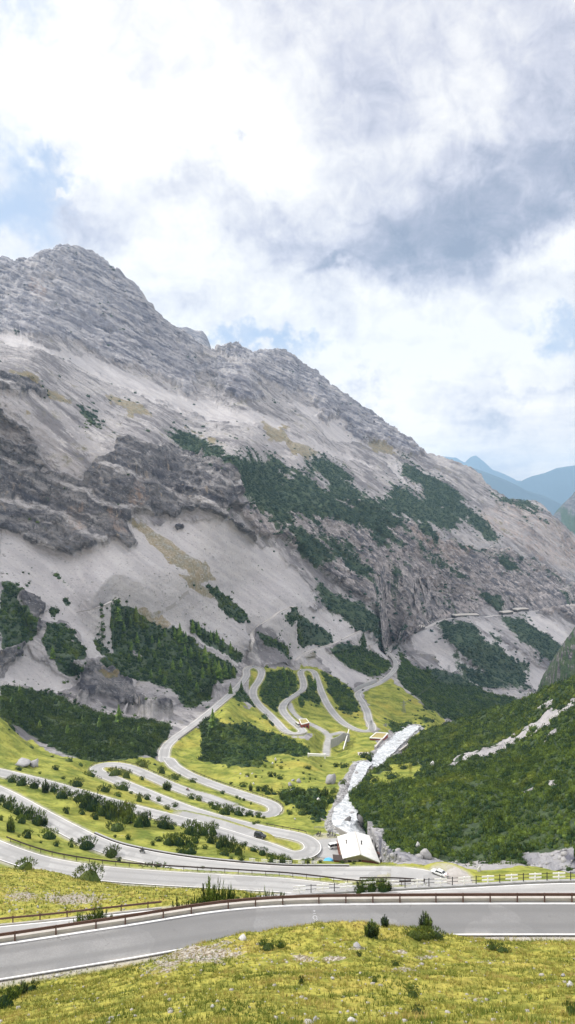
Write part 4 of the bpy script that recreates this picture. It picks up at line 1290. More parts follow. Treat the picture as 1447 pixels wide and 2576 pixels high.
def young_pine(seed):
    """upright pine of several leaders with short needle whorls, unit radius and height"""
    rng = np.random.default_rng(seed)
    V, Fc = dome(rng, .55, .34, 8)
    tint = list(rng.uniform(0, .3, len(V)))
    for l in range(13):
        r = .8 * math.sqrt(l / 13)
        a = l * 2.4 + rng.uniform(-.3, .3)
        h = (1.0 - .62 * r ** 1.3) * rng.uniform(.8, 1.05)
        x, y = r * math.cos(a), r * math.sin(a)
        tn = rng.uniform(.1, 1)
        nw = int(9 + 14 * h)
        for w_ in range(nw):
            z = h * (.12 + .86 * w_ / nw)
            rad = (.26 + .22 * (1 - h)) * (1 - .75 * w_ / nw) + .06
            for b_ in range(5):
                aa = rng.uniform(0, 6.28)
                o_ = np.array([x * (.6 + .4 * z), y * (.6 + .4 * z), z])
                tip = o_ + np.array([math.cos(aa) * rad, math.sin(aa) * rad, rad * rng.uniform(.25, .7)])
                s_ = np.array([-math.sin(aa), math.cos(aa), 0]) * .035
                n0 = len(V)
                V += [tuple(o_ - s_), tuple(o_ + s_), tuple(tip)]
                Fc.append((n0, n0 + 1, n0 + 2))
                tint += [np.clip(tn + rng.uniform(-.2, .2), 0, 1)] * 3
    return np.array(V), np.array(Fc), np.array(tint)


def conifer(seed, levels=13, per=8, slim=.27):
    """unit crown: height 1, drooping whorls"""
    rng = np.random.default_rng(seed)
    V, Fc, T_ = [], [], []
    for l in range(levels):
        h = .08 + .9 * (l / (levels - 1)) ** .9
        R_ = slim * (1 - h) ** .8 * rng.uniform(.85, 1.12) + .02
        for k in range(per if l < levels - 3 else per - 3):
            a = 2 * math.pi * (k + rng.uniform(-.35, .35)) / per + l * .7
            q = R_ * rng.uniform(.7, 1.12)
            c_, s_ = math.cos(a), math.sin(a)
            wd = q * .36
            b0 = np.array([0, 0, h + .02])
            m = np.array([c_ * q * .6, s_ * q * .6, h - .02])
            tip = np.array([c_ * q, s_ * q, h - .055 - .02 * rng.uniform(0, 1)])
            sd = np.array([-s_, c_, 0]) * wd
            n0 = len(V)
            V += [b0, m + sd - [0, 0, .02], tip, m - sd - [0, 0, .02], m + [0, 0, .025]]
            Fc += [(n0, n0 + 1, n0 + 4), (n0, n0 + 4, n0 + 3), (n0 + 1, n0 + 2, n0 + 4), (n0 + 4, n0 + 2, n0 + 3)]
            T_ += [rng.uniform(.1, 1)] * 5
    n0 = len(V)
    V += [(.012, 0, .93), (-.006, .01, .93), (-.006, -.01, .93), (0, 0, 1.03)]
    Fc += [(n0, n0 + 1, n0 + 3), (n0 + 1, n0 + 2, n0 + 3), (n0 + 2, n0, n0 + 3)]
    T_ += [.5] * 4
    return np.array(V), np.array(Fc), np.array(T_)


def foliage(name, dark, light, obj_var=.35):
    m, t = newmat(name)
    at = t.attr('tint').outputs['Fac']
    oi = t.n('ShaderNodeObjectInfo').outputs['Random']
    co = t.n('ShaderNodeTexCoord').outputs['Object']
    geo = t.n('ShaderNodeNewGeometry').outputs['Position']
    n = t.noise(geo, 1 / 14, 3, .6)
    k = t.math('ADD', t.math('MULTIPLY', at, .75), t.math('MULTIPLY', t.math('SUBTRACT', n, .5), 1.1))
    n3 = t.noise(geo, 1 / 5, 4, .65)
    k = t.math('ADD', k, t.math('MULTIPLY', t.math('SUBTRACT', n3, .5), 1.2))
    c = t.mix(t.ss(k, 0, .95), dark, light)
    c = t.mix(t.ss(t.noise(geo, 1 / 23, 4, .65), .54, .68, 0, .5), c, tuple(x * y for x, y in zip(light, (1.5, 1.2, 1.0))))
    v = t.math('MULTIPLY_ADD', oi, obj_var, 1 - obj_var / 2)
    c = t.vm('SCALE', c, v)
    t.surf(c, .7, spec=.2)
    return m


M_PINE = foliage('dwarf_pine_needles', (.010, .030, .006), (.130, .180, .022))
M_PINE2 = foliage('pine_needles', (.008, .026, .008), (.078, .125, .020))
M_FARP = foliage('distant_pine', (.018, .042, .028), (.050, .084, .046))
M_LIGHT = foliage('green_shrub_leaves', (.035, .060, .010), (.13, .16, .030))
M_LARCH = foliage('larch_needles', (.030, .070, .012), (.120, .185, .028))
M_BARK = simple('bark', (.10, .075, .055), .95)


def merged(name, protos, place, mat, label, cat):
    """place: list of (proto index, x, y, z, sx, sz, rot, tint shift)"""
    Vs, Fs, Ts, n = [], [], [], 0
    arr = np.array(place, float)
    for pi, (V0, F0, T0) in enumerate(protos):
        q = arr[arr[:, 0] == pi]
        if not len(q):
            continue
        c_, s_ = np.cos(q[:, 6])[:, None], np.sin(q[:, 6])[:, None]
        x = (V0[None, :, 0] * c_ - V0[None, :, 1] * s_) * q[:, 4:5] + q[:, 1:2]
        y = (V0[None, :, 0] * s_ + V0[None, :, 1] * c_) * q[:, 4:5] + q[:, 2:3]
        z = V0[None, :, 2] * q[:, 5:6] + q[:, 3:4]
        Vs.append(np.stack([x, y, z], -1).reshape(-1, 3))
        Fs.append((F0[None] + (np.arange(len(q)) * len(V0))[:, None, None] + n).reshape(-1, 3))
        Ts.append(np.clip(T0[None] + q[:, 7:8], 0, 1).ravel())
        n += len(V0) * len(q)
    o = mesh_np(name, np.concatenate(Vs), [np.concatenate(Fs)], mat, False, {'tint': np.concatenate(Ts)})
    return tag(o, label, cat, kind='stuff')


def scatter(P, weight, spacing, rng, lim):
    """random ground points of the grid P, one per spacing^2 of plan area where weight is 1"""
    e1 = P[1:, :-1] - P[:-1, :-1]
    e2 = P[:-1, 1:] - P[:-1, :-1]
    cr_ = np.cross(e1, e2)
    area = np.linalg.norm(cr_, axis=-1)
    w_ = (area * weight[:-1, :-1]).ravel()
    n = int(min(lim, w_.sum() / spacing ** 2))
    if n < 1:
        return np.zeros((0, 3))
    idx = rng.choice(len(w_), n, p=w_ / w_.sum())
    i, j = np.unravel_index(idx, area.shape)
    a, b = rng.uniform(size=(2, n, 1))
    return P[i, j] + e1[i, j] * a + e2[i, j] * b


def bush_cover(name, P, weight, spacing, size, protos, mat, label, rng, lim=16000, flat=.75):
    pts = scatter(P, weight, spacing, rng, lim)
    pl = []
    nz_ = fbm(pts / 7 + 12, 3)
    for k, p in enumerate(pts):
        s_ = size * (.45 + 1.0 * rng.random() ** 2.2 + 1.1 * max(0, float(nz_[k]) + .12))
        pl.append((k % len(protos), p[0], p[1], p[2] - .15 * s_, s_, s_ * flat * rng.uniform(.8, 1.25), rng.uniform(0, 6.28), rng.uniform(-.3, .45)))
    print('COUNT', label, len(pts))
    return merged(name, protos, pl, mat, label, 'pine thicket')


rg = np.random.default_rng(21)
LOD1 = [bush(100 + i, 20, 5, .10, .55, .70, .15, 7) for i in range(6)]
LOD2 = [bush(200 + i, 10, 3, .17, .6, .78, .15, 6) for i in range(5)]
inview = (HU > 860) & (HU < 1560)
bush_cover('pine_thicket', HP, np.clip(hpine * inview * (HP[..., 1] < 330) * (.25 + .75 * sstep(-.35, .05, fbm(HP / 6 + 81, 3))), 0, 1), 1.5, 1.3, LOD1, M_PINE, 'dense dwarf pine thicket covering the near right hillside', rg, 15000, 1.05)
bush_cover('pine_thicket', HP, np.clip(hpine * inview * (HP[..., 1] >= 330) * (.25 + .75 * sstep(-.35, .05, fbm(HP / 8 + 81, 3))), 0, 1), 1.9, 1.7, LOD2, M_PINE, 'dwarf pine thicket on the upper right hillside', rg, 15000, 1.05)
inB = (UU > -60) & (UU < 1500)
pn = inB * np.clip(m_pine, 0, 1) ** 1.6
bush_cover('pine_thicket', Pw[:NR], (pn * (m_mtn < .5) * (UU < 560))[:NR], 2.4, 1.9, LOD1, M_PINE2, 'dark pine thicket on the valley bank left of the viaduct', rg, 9000, 1.0)
bush_cover('pine_thicket', Pw[:NR], (pn * (m_mtn < .5) * (UU >= 560))[:NR], 3.0, 2.2, LOD2, M_PINE2, 'pine thicket between the valley hairpins', rg, 9000, .95)
bush_cover('pine_thicket', Pw[:NR], (pn * (m_mtn > .5) * (Y < 820))[:NR], 2.8, 2.1, LOD2, M_PINE2, 'dark pine thicket on the lower scree slope', rg, 12000, .95)
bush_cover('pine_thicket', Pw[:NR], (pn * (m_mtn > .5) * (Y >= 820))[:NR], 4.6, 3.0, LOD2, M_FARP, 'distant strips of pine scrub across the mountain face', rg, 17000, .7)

sp = np.clip(spread * 1.4, 0, .5) * (m_pine < .3) * inB * sstep(1.0, 3, droad) * sstep(.0, .3, fbm(Pw / 12 + 15, 3)) * (1 - m_cliff * .7)
sp = np.maximum(sp, .012 * inB * m_mtn * sstep(.05, .35, fbm(Pw / 60 + 33, 3)) * (Y < 1500) * (m_up < .3) * (droad > 3))
bush_cover('scrub', Pw[:NR], (sp * (Y < 820))[:NR], 3.6, 1.5, LOD2, M_PINE2, 'loose scrub bushes fringing the pine patches', rg, 5000, .95)
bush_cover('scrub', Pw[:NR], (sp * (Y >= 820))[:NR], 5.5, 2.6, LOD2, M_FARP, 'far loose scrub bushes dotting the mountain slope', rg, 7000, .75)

# ------------------------------------------------------------------ single shrubs
PROTO = {}
for k in range(5):
    V0, F0, T0 = bush(300 + k, 110, 7, .05, .34, .66)
    PROTO['mugo', k] = mesh_np('dwarf_pine_shrub', V0, [F0], M_PINE, False, {'tint': T0}, link=False).data
    V0, F0, T0 = young_pine(320 + k)
    PROTO['tall', k] = mesh_np('young_pine', V0, [F0], M_PINE, False, {'tint': T0}, link=False).data
    V0, F0, T0 = bush(340 + k, 110, 7, .05, .30, .66)
    PROTO['light', k] = mesh_np('green_shrub', V0, [F0], M_LIGHT, False, {'tint': T0}, link=False).data
ORD = ['first', 'second', 'third', 'fourth', 'fifth', 'sixth', 'seventh', 'eighth', 'ninth', 'tenth', 'eleventh', 'twelfth', 'thirteenth', 'fourteenth', 'fifteenth', 'sixteenth', 'seventeenth', 'eighteenth', 'nineteenth',
       'twentieth', 'twenty-first', 'twenty-second', 'twenty-third', 'twenty-fourth', 'twenty-fifth', 'twenty-sixth', 'twenty-seventh', 'twenty-eighth', 'twenty-ninth', 'thirtieth']
NM = {'mugo': 'dwarf_pine_shrub', 'tall': 'young_pine', 'light': 'green_shrub'}
kk = 0


def put_shrub(kind, p, wm, hm, label, group):
    global kk
    kk += 1
    o = bpy.data.objects.new(NM[kind], PROTO[kind, kk % 5])
    COL.objects.link(o)
    o.location = p
    o.scale = (wm / 2 / .95, wm / 2 / .95 * (.9 + .2 * ((kk * 37) % 10) / 10), hm / .98)
    o.rotation_euler = (0, 0, kk * 2.4)
    return tag(o, label, 'shrub', group)


def shrubs(layer, key, where, items, kind='mugo', what='dark dwarf pine', lab=None):
    """items (x, y base, width, height) on the survey sheet; each named by its order from the left"""
    G_ = GR[layer]
    its = sorted(items, key=lambda q: q[0])
    for i, it in enumerate(its):
        u, v = uv(key, it[0], it[1])
        s_ = TR[key][2]
        p = G_.hit(u, v)
        if p is None:
            print('no ground', where, it)
            continue
        wm, hm = it[2] * s_ * p[1] / F, it[3] * s_ * p[1] / F
        q = p.copy()
        q[1] += wm * .3
        q[0] = (u - CX) / F * q[1]
        q[2] = G_.z(q[0], q[1]) - .08 * hm
        hm = max(hm * 1.05, wm * .35)
        kd = it[4] if len(it) > 4 else kind
        lb = lab[i] if lab else f'{ORD[i]} {what} from the left {where}' if len(its) > 1 else f'{what} {where}'
        put_shrub(kd, q, wm, hm, lb, f'shrubs {where}')


shrubs('B', '1', 'in the patch between the two upper left roads', [(60, 165, 60, 40), (110, 182, 70, 50), (170, 197, 70, 48), (228, 218, 60, 80, 'tall'), (270, 215, 50, 50), (312, 247, 90, 60), (350, 232, 30, 25)])
shrubs('B', '1', 'on the verge above the upper left road', [(280, 102, 45, 25), (452, 132, 70, 30), (95, 104, 40, 22), (200, 120, 20, 12), (318, 148, 24, 16)])
shrubs('B', '1', 'on the grass below the left hairpin', [(385, 187, 80, 42), (525, 213, 70, 40), (612, 203, 90, 40), (595, 235, 40, 25), (700, 262, 40, 50, 'light'), (740, 252, 40, 32), (800, 262, 30, 28), (660, 222, 22, 16), (840, 300, 40, 26, 'light'), (880, 290, 40, 24, 'light')])
shrubs('B', '1', 'in the big clump above the motorcyclist', [(400, 262, 90, 60), (430, 300, 100, 72), (470, 312, 110, 92), (520, 335, 100, 82), (562, 352, 100, 92), (612, 345, 90, 90), (652, 335, 70, 80), (590, 412, 110, 62), (642, 372, 90, 62), (700, 392, 80, 82), (735, 388, 70, 85), (482, 352, 50, 40), (560, 300, 70, 50), (440, 262, 60, 60, 'tall'),
                                                         (335, 322, 40, 40), (415, 327, 40, 30), (645, 452, 30, 30), (770, 482, 25, 25), (820, 398, 90, 62), (862, 402, 60, 40), (580, 442, 20, 18)])
shrubs('B', '1', 'in the clump below the dark jeep', [(960, 432, 100, 80), (1020, 432, 90, 70), (1072, 432, 60, 72), (850, 482, 80, 60), (900, 487, 90, 72), (952, 492, 70, 60), (985, 472, 50, 50), (960, 527, 80, 50), (915, 522, 60, 40), (1060, 472, 60, 60), (1110, 502, 80, 72), (1150, 512, 90, 82), (1200, 532, 70, 72), (1130, 532, 70, 40),
                                                      (1235, 482, 25, 20), (1275, 512, 50, 25), (800, 462, 40, 24), (1030, 500, 40, 22)])
shrubs('B', '1', 'by the low white fence above the hairpin road', [(1165, 557, 30, 20), (1215, 567, 40, 36), (1320, 532, 60, 40), (1372, 572, 70, 52), (1425, 572, 70, 56), (1360, 540, 40, 24)])
shrubs('B', 'H', 'beside the blue tarpaulin', [(40, 380, 90, 95), (235, 385, 80, 90), (300, 380, 80, 100), (370, 385, 60, 110, 'tall'), (480, 365, 70, 40), (790, 375, 90, 45), (960, 385, 60, 30)])
shrubs('B', '1', 'on the lowest meadow strip at the left', [(40, 302, 80, 72), (90, 332, 80, 72), (140, 352, 80, 72), (190, 382, 90, 82), (225, 387, 50, 60, 'tall'), (110, 372, 60, 50), (55, 417, 60, 92, 'tall'), (140, 447, 60, 50), (245, 452, 90, 60), (285, 487, 35, 30), (360, 492, 35, 36), (436, 507, 110, 62), (6, 357, 24, 32), (360, 462, 24, 18),
                                                            (8, 262, 40, 40), (95, 440, 16, 14), (205, 470, 18, 14)])
shrubs('B', '1', 'above the dark railing bank', [(565, 545, 90, 62, 'light'), (600, 562, 30, 26), (800, 590, 30, 16), (1020, 600, 24, 12)])
shrubs('B', '1', 'on the grass island inside the left hairpin', [(580, 132, 90, 42, 'light'), (637, 142, 60, 50, 'light'), (962, 247, 50, 30), (1000, 257, 40, 26), (840, 205, 74, 55, 'tall'), (716, 152, 30, 22, 'light')])
shrubs('B', '1', 'on the bank above the left hairpin', [(722, 88, 76, 42, 'light'), (815, 120, 50, 40, 'light'), (880, 150, 60, 30, 'light'), (970, 165, 50, 24, 'light'), (1120, 222, 30, 18)])
shrubs('B', '1', 'on the strip between the two middle roads', [(1080, 302, 60, 42), (1130, 327, 90, 52), (1200, 332, 70, 42), (1300, 342, 40, 32), (1255, 330, 40, 26), (1060, 280, 30, 22)])
shrubs('B', 'I', 'on the small island inside the right hairpin', [(170, 702, 60, 52), (215, 722, 40, 40), (275, 742, 60, 52, 'tall'), (376, 792, 40, 42)])
shrubs('B', 'I', 'along the road edge below the right hairpin', [(100, 902, 100, 72), (180, 932, 80, 62), (232, 947, 60, 50), (312, 962, 60, 60), (400, 972, 60, 62, 'tall'), (502, 972, 50, 72, 'tall'), (560, 992, 60, 40), (30, 880, 80, 60), (480, 1060, 90, 40, 'light'), (420, 1085, 90, 36, 'light')])
shrubs('B', 'I', 'scattered over the valley meadow', [(580, 252, 60, 42), (682, 262, 70, 32), (812, 277, 72, 52), (662, 392, 92, 82), (725, 380, 50, 60), (800, 427, 140, 62), (330, 387, 72, 52), (446, 402, 50, 42), (1136, 347, 52, 32), (1206, 277, 84, 28), (1390, 247, 44, 32), (1232, 432, 44, 42), (850, 612, 60, 42), (535, 402, 30, 20), (640, 190, 22, 14),
                                                      (590, 155, 24, 18), (810, 150, 30, 18), (735, 190, 30, 34), (1060, 158, 46, 20), (1218, 470, 26, 24), (1306, 432, 30, 24), (1225, 362, 44, 18), (935, 272, 24, 12), (215, 412, 30, 14), (760, 230, 36, 20), (880, 218, 30, 10)])
shrubs('B', 'I', 'along the outer rail of the right hairpin', [(270, 542, 120, 72), (372, 592, 92, 112, 'tall'), (482, 602, 82, 82), (560, 602, 100, 82), (622, 652, 130, 102), (600, 560, 70, 60), (680, 620, 50, 90, 'tall'), (90, 500, 60, 40)])
shrubs('B', 'I', 'in the thicket between hairpin and torrent', [(832, 722, 110, 82), (1012, 682, 100, 92), (952, 762, 120, 82), (1092, 772, 90, 92), (1192, 762, 110, 102), (1372, 682, 100, 112), (1262, 782, 120, 92), (1332, 852, 120, 82), (1182, 872, 120, 82), (1082, 852, 100, 72), (1302, 962, 110, 82), (1402, 902, 100, 82), (905, 672, 60, 62),
                                                                 (1345, 600, 40, 60, 'tall'), (900, 800, 110, 70), (1240, 650, 70, 60), (1130, 630, 80, 50), (1450, 820, 90, 80), (940, 940, 90, 60), (1290, 580, 60, 40)])
shrubs('B', '2', 'on the bank beside the torrent', [(10, 250, 60, 40), (60, 240, 60, 50), (170, 300, 70, 50), (220, 270, 60, 50), (190, 240, 60, 60, 'tall'), (230, 220, 50, 30, 'light'), (280, 175, 40, 30, 'light'), (410, 55, 60, 46), (380, 40, 40, 30), (285, 90, 60, 24), (245, 88, 30, 26), (100, 95, 40, 14), (75, 330, 70, 30, 'light')])
shrubs('C', '2', 'on the bright meadow below the hillside', [(585, 98, 60, 24), (525, 145, 80, 22), (440, 165, 50, 30), (640, 80, 40, 20)])
shrubs('A', '1', 'on the near bank below the second road', [(130, 607, 112, 62), (450, 662, 165, 88, 'light'), (765, 672, 190, 50), (690, 665, 60, 30), (895, 682, 60, 52, 'light'), (1000, 677, 60, 32), (1062, 672, 80, 40), (1150, 682, 90, 42), (1248, 687, 32, 42, 'tall'), (12, 572, 50, 72), (1300, 686, 20, 14)])
shrubs('A', '2', 'behind the white fence', [(40, 706, 90, 60), (100, 708, 90, 58), (150, 706, 50, 50), (10, 700, 50, 50), (380, 722, 70, 62), (425, 722, 80, 70), (480, 722, 80, 66), (510, 718, 40, 56, 'tall'), (360, 730, 50, 40)])
# foreground
shrubs('A', '2', 'rising beside the closest road', [(697, 912, 100, 108, 'tall'), (425, 950, 115, 108, 'tall'), (490, 892, 70, 60, 'tall')], lab=['loose upright pine shrub left of the young pine by the near road', 'small pine shrub poking over the road edge beside its larger neighbour', 'young pine with upright shoots standing at the near road edge'])
shrubs('A', '2', 'spread at the foot of the young pine', [(640, 955, 110, 50), (690, 958, 110, 55), (745, 955, 100, 48)], what='low bright pine mat')
shrubs('A', '2', 'low yellowish on the open foreground grass', [(1030, 1010, 70, 50), (1085, 1022, 80, 36)], 'light', 'low yellow-green shrub')
shrubs('A', '1', 'at the lower left road corner', [(20, 1302, 130, 100), (60, 1260, 90, 60), (115, 1235, 90, 80, 'tall'), (165, 1215, 70, 50)])
shrubs('A', '1', 'low on the foreground crest', [(1350, 1012, 100, 44), (1412, 1000, 60, 40), (1320, 985, 50, 24)])
shrubs('A', '2', 'tucked into the foreground grass', [(70, 1180, 40, 44, 'light'), (632, 1250, 80, 52, 'light'), (655, 1330, 80, 44, 'light'), (545, 1088, 50, 30, 'light'), (360, 1040, 36, 26, 'light'), (1430, 1340, 90, 80, 'light'), (440, 1170, 40, 30, 'light')], 'light', 'grass-green tuft shrub')
for k, (u, vt, D, wu) in enumerate([(225, 2274, 80.5, 60), (202, 2282, 80, 44), (247, 2280, 80.5, 40), (262, 2284, 81, 34)] + [(445, 2258, 81, 40), (472, 2240, 81, 44), (505, 2240, 82, 40), (527, 2208, 82.5, 46), (552, 2206, 83, 50), (575, 2226, 82, 40), (600, 2236, 82.5, 44), (625, 2238, 83, 40), (662, 2238, 83, 36),
                                         (640, 2246, 82, 30), (700, 2246, 83, 50), (722, 2240, 83.5, 30)]):
    x = (u - CX) / F * D
    z = GA.z(x, D) - .2
    h = (CY - vt) / F * D - z
    where = 'behind the left rusty railing' if k < 4 else 'in the long row behind the rusty railing'
    o = put_shrub('tall' if k % 3 == 1 else 'mugo', (x, D, z), wu / F * D * 1.6, max(h, .6) * (.85 + .25 * ((k * 7) % 5) / 5), f'{ORD[k if k < 4 else k - 4]} pine shrub listed {where}'[:80], f'pine shrubs {where}')
    o['label'] = f'{ORD[sorted([225, 202, 247, 262]).index(u)]} dark pine from the left {where}' if k < 4 else f'{ORD[sorted([445, 472, 505, 527, 552, 575, 600, 625, 662, 640, 700, 722]).index(u)]} dark pine from the left {where}'

# ------------------------------------------------------------------ conifers (trunk + crown)
CON = []
for k in range(5):
    V0, F0, T0 = conifer(400 + k)
    CON.append(mesh_np('crown', V0, [F0], M_LARCH if k % 2 else M_PINE2, False, {'tint': T0}, link=False).data)
tm = MB()
tm.tube([(0, 0, -.08), (0, 0, .35), (0, 0, .95)], [.022, .016, .004], 6)
t0 = tm.build('trunk', M_BARK)
TRUNK = t0.data
bpy.data.objects.remove(t0)


def put_tree(p, h, k, label, group):
    r = empty('conifer', p, k * 1.7, label, 'tree', group)
    for nm, me in (('trunk', TRUNK), ('crown', CON[k % 5])):
        o = bpy.data.objects.new(nm, me)
        COL.objects.link(o)
        o.parent = r
    r.scale = (h * 1.1, h * 1.1, h)
    return r


def trees(where, items, key='D'):
    its = sorted(items, key=lambda q: q[0])
    for i, (x, y, h, *k) in enumerate(its):
        u, v = uv(key, x, y)
        p = GB.hit(u, v)
        if p is None:
            continue
        put_tree(p, h * TR[key][2] * p[1] / F * 1.1, k[0] if k else i, f'{ORD[i]} conifer from the left {where}', f'conifers {where}')


trees('at the top of the wooded slope', [(590, 295, 100, 1), (560, 330, 55, 0), (640, 275, 52, 0), (685, 300, 76, 0), (620, 345, 52), (655, 330, 60), (720, 335, 42), (690, 405, 52, 1), (740, 375, 42), (765, 405, 42), (800, 425, 44, 1), (830, 375, 42), (880, 385, 56, 1), (905, 405, 92, 1), (935, 400, 50), (610, 400, 50), (660, 440, 50)])
trees('along the slope edge above the rising road', [(970, 355, 64, 1), (1000, 365, 64, 1), (1030, 385, 54), (1060, 395, 50, 1), (1090, 405, 62, 1), (1120, 430, 50), (1160, 455, 54), (1190, 475, 44)])
trees('in the dense row left of the rising road', [(960, 480, 60), (985, 500, 70), (1002, 525, 74), (1032, 505, 84, 1), (1060, 545, 64), (1082, 562, 74, 1), (1102, 585, 84, 1), (1132, 578, 74, 1), (1152, 585, 74), (1175, 580, 60), (1050, 562, 54), (955, 592, 64, 1), (910, 525, 44, 1), (1020, 580, 60), (930, 470, 54), (1080, 610, 60)])
trees('in the middle of the wooded slope', [(805, 565, 38, 1), (740, 470, 50), (700, 500, 50), (780, 500, 54), (840, 480, 50), (870, 540, 54), (830, 610, 50), (890, 620, 54), (650, 500, 46), (930, 660, 54), (990, 650, 54), (760, 580, 46)])
trees('standing by the viaduct and gully', [(1070, 835, 92, 1), (598, 805, 84, 1), (265, 485, 64, 1), (1160, 660, 50), (1215, 650, 50)])
trees('on the dark bank across the gully', [(60, 720, 50), (140, 740, 56), (220, 760, 50), (300, 780, 56), (420, 800, 50), (500, 830, 56), (620, 860, 50), (700, 870, 56), (780, 860, 50), (340, 860, 50), (200, 840, 50), (560, 930, 44), (100, 660, 44)])
trees('among the valley hairpins', [(690, 620, 60), (740, 560, 60, 1), (560, 560, 70), (540, 500, 70, 1), (590, 540, 60), (900, 640, 50), (960, 700, 50), (1140, 480, 40, 1), (150, 900, 60), (60, 880, 60), (1000, 420, 50)], '3')

# ------------------------------------------------------------------ turf blades, pebbles
def grass_blades(pts, hmin, hmax, nb, w, rng, wind=.25):
    n = len(pts)
    P = np.repeat(pts, nb, 0)
    m = len(P)
    sp = np.repeat(rng.uniform(.6, 1.4, n), nb)
    a = rng.uniform(0, 6.28, m)
    base = P + np.stack([np.cos(a), np.sin(a), 0 * a], 1) * (rng.uniform(0, .10, m) * sp)[:, None]
    h = rng.uniform(hmin, hmax, m) * sp
    lean = rng.uniform(.2, .8, m) * h
    tip = base + np.stack([np.cos(a) * lean, np.sin(a) * lean, h], 1)
    b = a + 1.57 + rng.uniform(-.6, .6, m)
    s_ = np.stack([np.cos(b), np.sin(b), 0 * b], 1) * w / 2
    V = np.stack([base - s_, base + s_, tip], 1).reshape(-1, 3)
    tint = np.repeat(np.clip(np.repeat(.5 + fbm(pts / 4 + 9, 3) * 1.1, nb) + rng.uniform(-.3, .3, m), 0, 1), 3)
    return V, np.arange(3 * m).reshape(-1, 3), tint


mg, t = newmat('grass_blades')
at = t.attr('tint').outputs['Fac']
t.surf(t.ramp(at, [(.1, (.070, .110, .014)), (.4, (.175, .190, .030)), (.72, (.315, .282, .060)), (1, (.37, .268, .095))]), .8, spec=.15)
avis = (AU > -30) & (AU < 1480) & (dA > .35)
clump = sstep(-.35, .25, fbm(PA / 1.6 + 60, 3))
pts = scatter(PA, (avis & (AD > 24) & (AD < 72)) * (1 - .8 * stony) * (.25 + .75 * clump), .26, rg, 36000)
V, Fq, T_ = grass_blades(pts, .07, .26, 7, .035, rg)
pts2 = scatter(PA, (avis & (AD > 90) & (AD < 170)) * (1 - .7 * stony) * clump, .75, rg, 12000)
V2, F2, T2 = grass_blades(pts2, .15, .45, 5, .10, rg)
tag(mesh_np('grass', np.concatenate([V, V2]), [np.concatenate([Fq, F2 + len(V)])], mg, False, {'tint': np.concatenate([T_, T2])}), 'yellow-green tufted alpine grass of the near slope', 'grass', kind='stuff')


def rock_mesh(seed, sub=2, flat=.7, rough=.35):
    bm = bmesh.new()
    bmesh.ops.create_icosphere(bm, subdivisions=sub, radius=1)
    V = np.array([v.co[:] for v in bm.verts])
    d = V / np.linalg.norm(V, axis=1, keepdims=True)
    V = V * (1 + rough * fbm(d * 1.3 + seed * 3.7, 2)[:, None] * 1.6 + .14 * fbm(d * 3.5 + seed, 2)[:, None])
    rr = np.random.default_rng(seed)
    for _ in range(6):                       # cleaved faces
        nv = rr.normal(size=3)
        nv /= np.linalg.norm(nv)
        k = rr.uniform(.6, .85)
        q = V @ nv
        V -= np.where(q > k, q - k, 0)[:, None] * nv
    V[:, 2] *= flat
    Fc = np.array([[v.index for v in f.verts] for f in bm.faces])
    bm.free()
    return V, Fc, np.zeros(len(V))


M_STONE = simple('limestone', (.31, .30, .30), .9, var=.4, scale=2.2, bump=.3, spec=.15)
M_STONE_D = simple('dark_wet_rock', (.13, .125, .125), .75, var=.4, scale=1.6, bump=.3)
M_PALE = simple('pale_limestone', (.47, .455, .44), .9, var=.3, scale=2.2, bump=.2, spec=.15)
PEB = [rock_mesh(50 + k, 1, .6) for k in range(4)]
wst = (avis & (AD < 72)) * np.clip(stony * 1.2 - .15, 0, 1) * (.3 + sstep(0, .4, fbm(PA / 1.2 + 4, 2)))
pb = list(scatter(PA, wst, .34, rg, 3000)) + list(scatter(PA, (avis & (AD < 75)) * 1.0, 1.9, rg, 700))
edge_w = ((AU > -30) & (AU < 1480) & (dA > .05) & (dA < .9) & (AD < 72)) * 1.0
pb += list(scatter(PA, edge_w, .5, rg, 700)) + list(scatter(PA, ((AU > -30) & (AU < 700) & (AD > 88) & (AD < 165)) * (stony + .03), 1.0, rg, 700))
pl = []
for k, p in enumerate(pb):
    s_ = .05 + .10 * rg.random() ** 3 + (.12 * rg.random() if p[1] > 88 else 0) + (.09 if k % 37 == 0 else 0)
    pl.append((k % 4, p[0], p[1], p[2] + .2 * s_, s_ * 1.2, s_, rg.uniform(0, 6.28), 0))
merged('stones', PEB, pl, simple('weathered_stone', (.33, .305, .28), .95, var=.45, scale=4), 'small pale stones littering the near turf', 'stones')
rub = scatter(Pw[:NR], (inB * (driv > -.9) * (driv < 3.5) * (Y < 620))[:NR], 1.5, rg, 2200)
merged('river_rubble', PEB, [(k % 4, p[0], p[1], p[2], s_, s_, k, 0) for k, p in enumerate(rub) for s_ in [rg.uniform(.25, 1.0)]], M_STONE, 'grey rubble along the torrent banks', 'rubble')
rub2 = scatter(HP, np.clip(hcl, 0, 1) * (HU < 1500) * (HU > 915), 2.6, rg, 420)
merged('cliff_rubble', PEB, [(k % 4, p[0], p[1] - .3, p[2], s_, s_ * 1.2, k, 0) for k, p in enumerate(rub2) for s_ in [.25 + 1.3 * rg.random() ** 3]], M_STONE, 'pale rubble at the foot of the pine hillside', 'rubble')
scr = scatter(Pw[:NR], (inB * m_mtn * np.maximum(m_scree * .6, .15) * (1 - m_pine) * (1 - m_cliff) * (Y < 1000) * (droad > 2))[:NR], 11, rg, 2600)
merged('scree_blocks', PEB, [(k % 4, p[0], p[1], p[2], s_, s_, k, 0) for k, p in enumerate(scr) for s_ in [.5 + 1.6 * rg.random() ** 3]], M_STONE, 'fallen blocks scattered over the scree slope', 'scree')

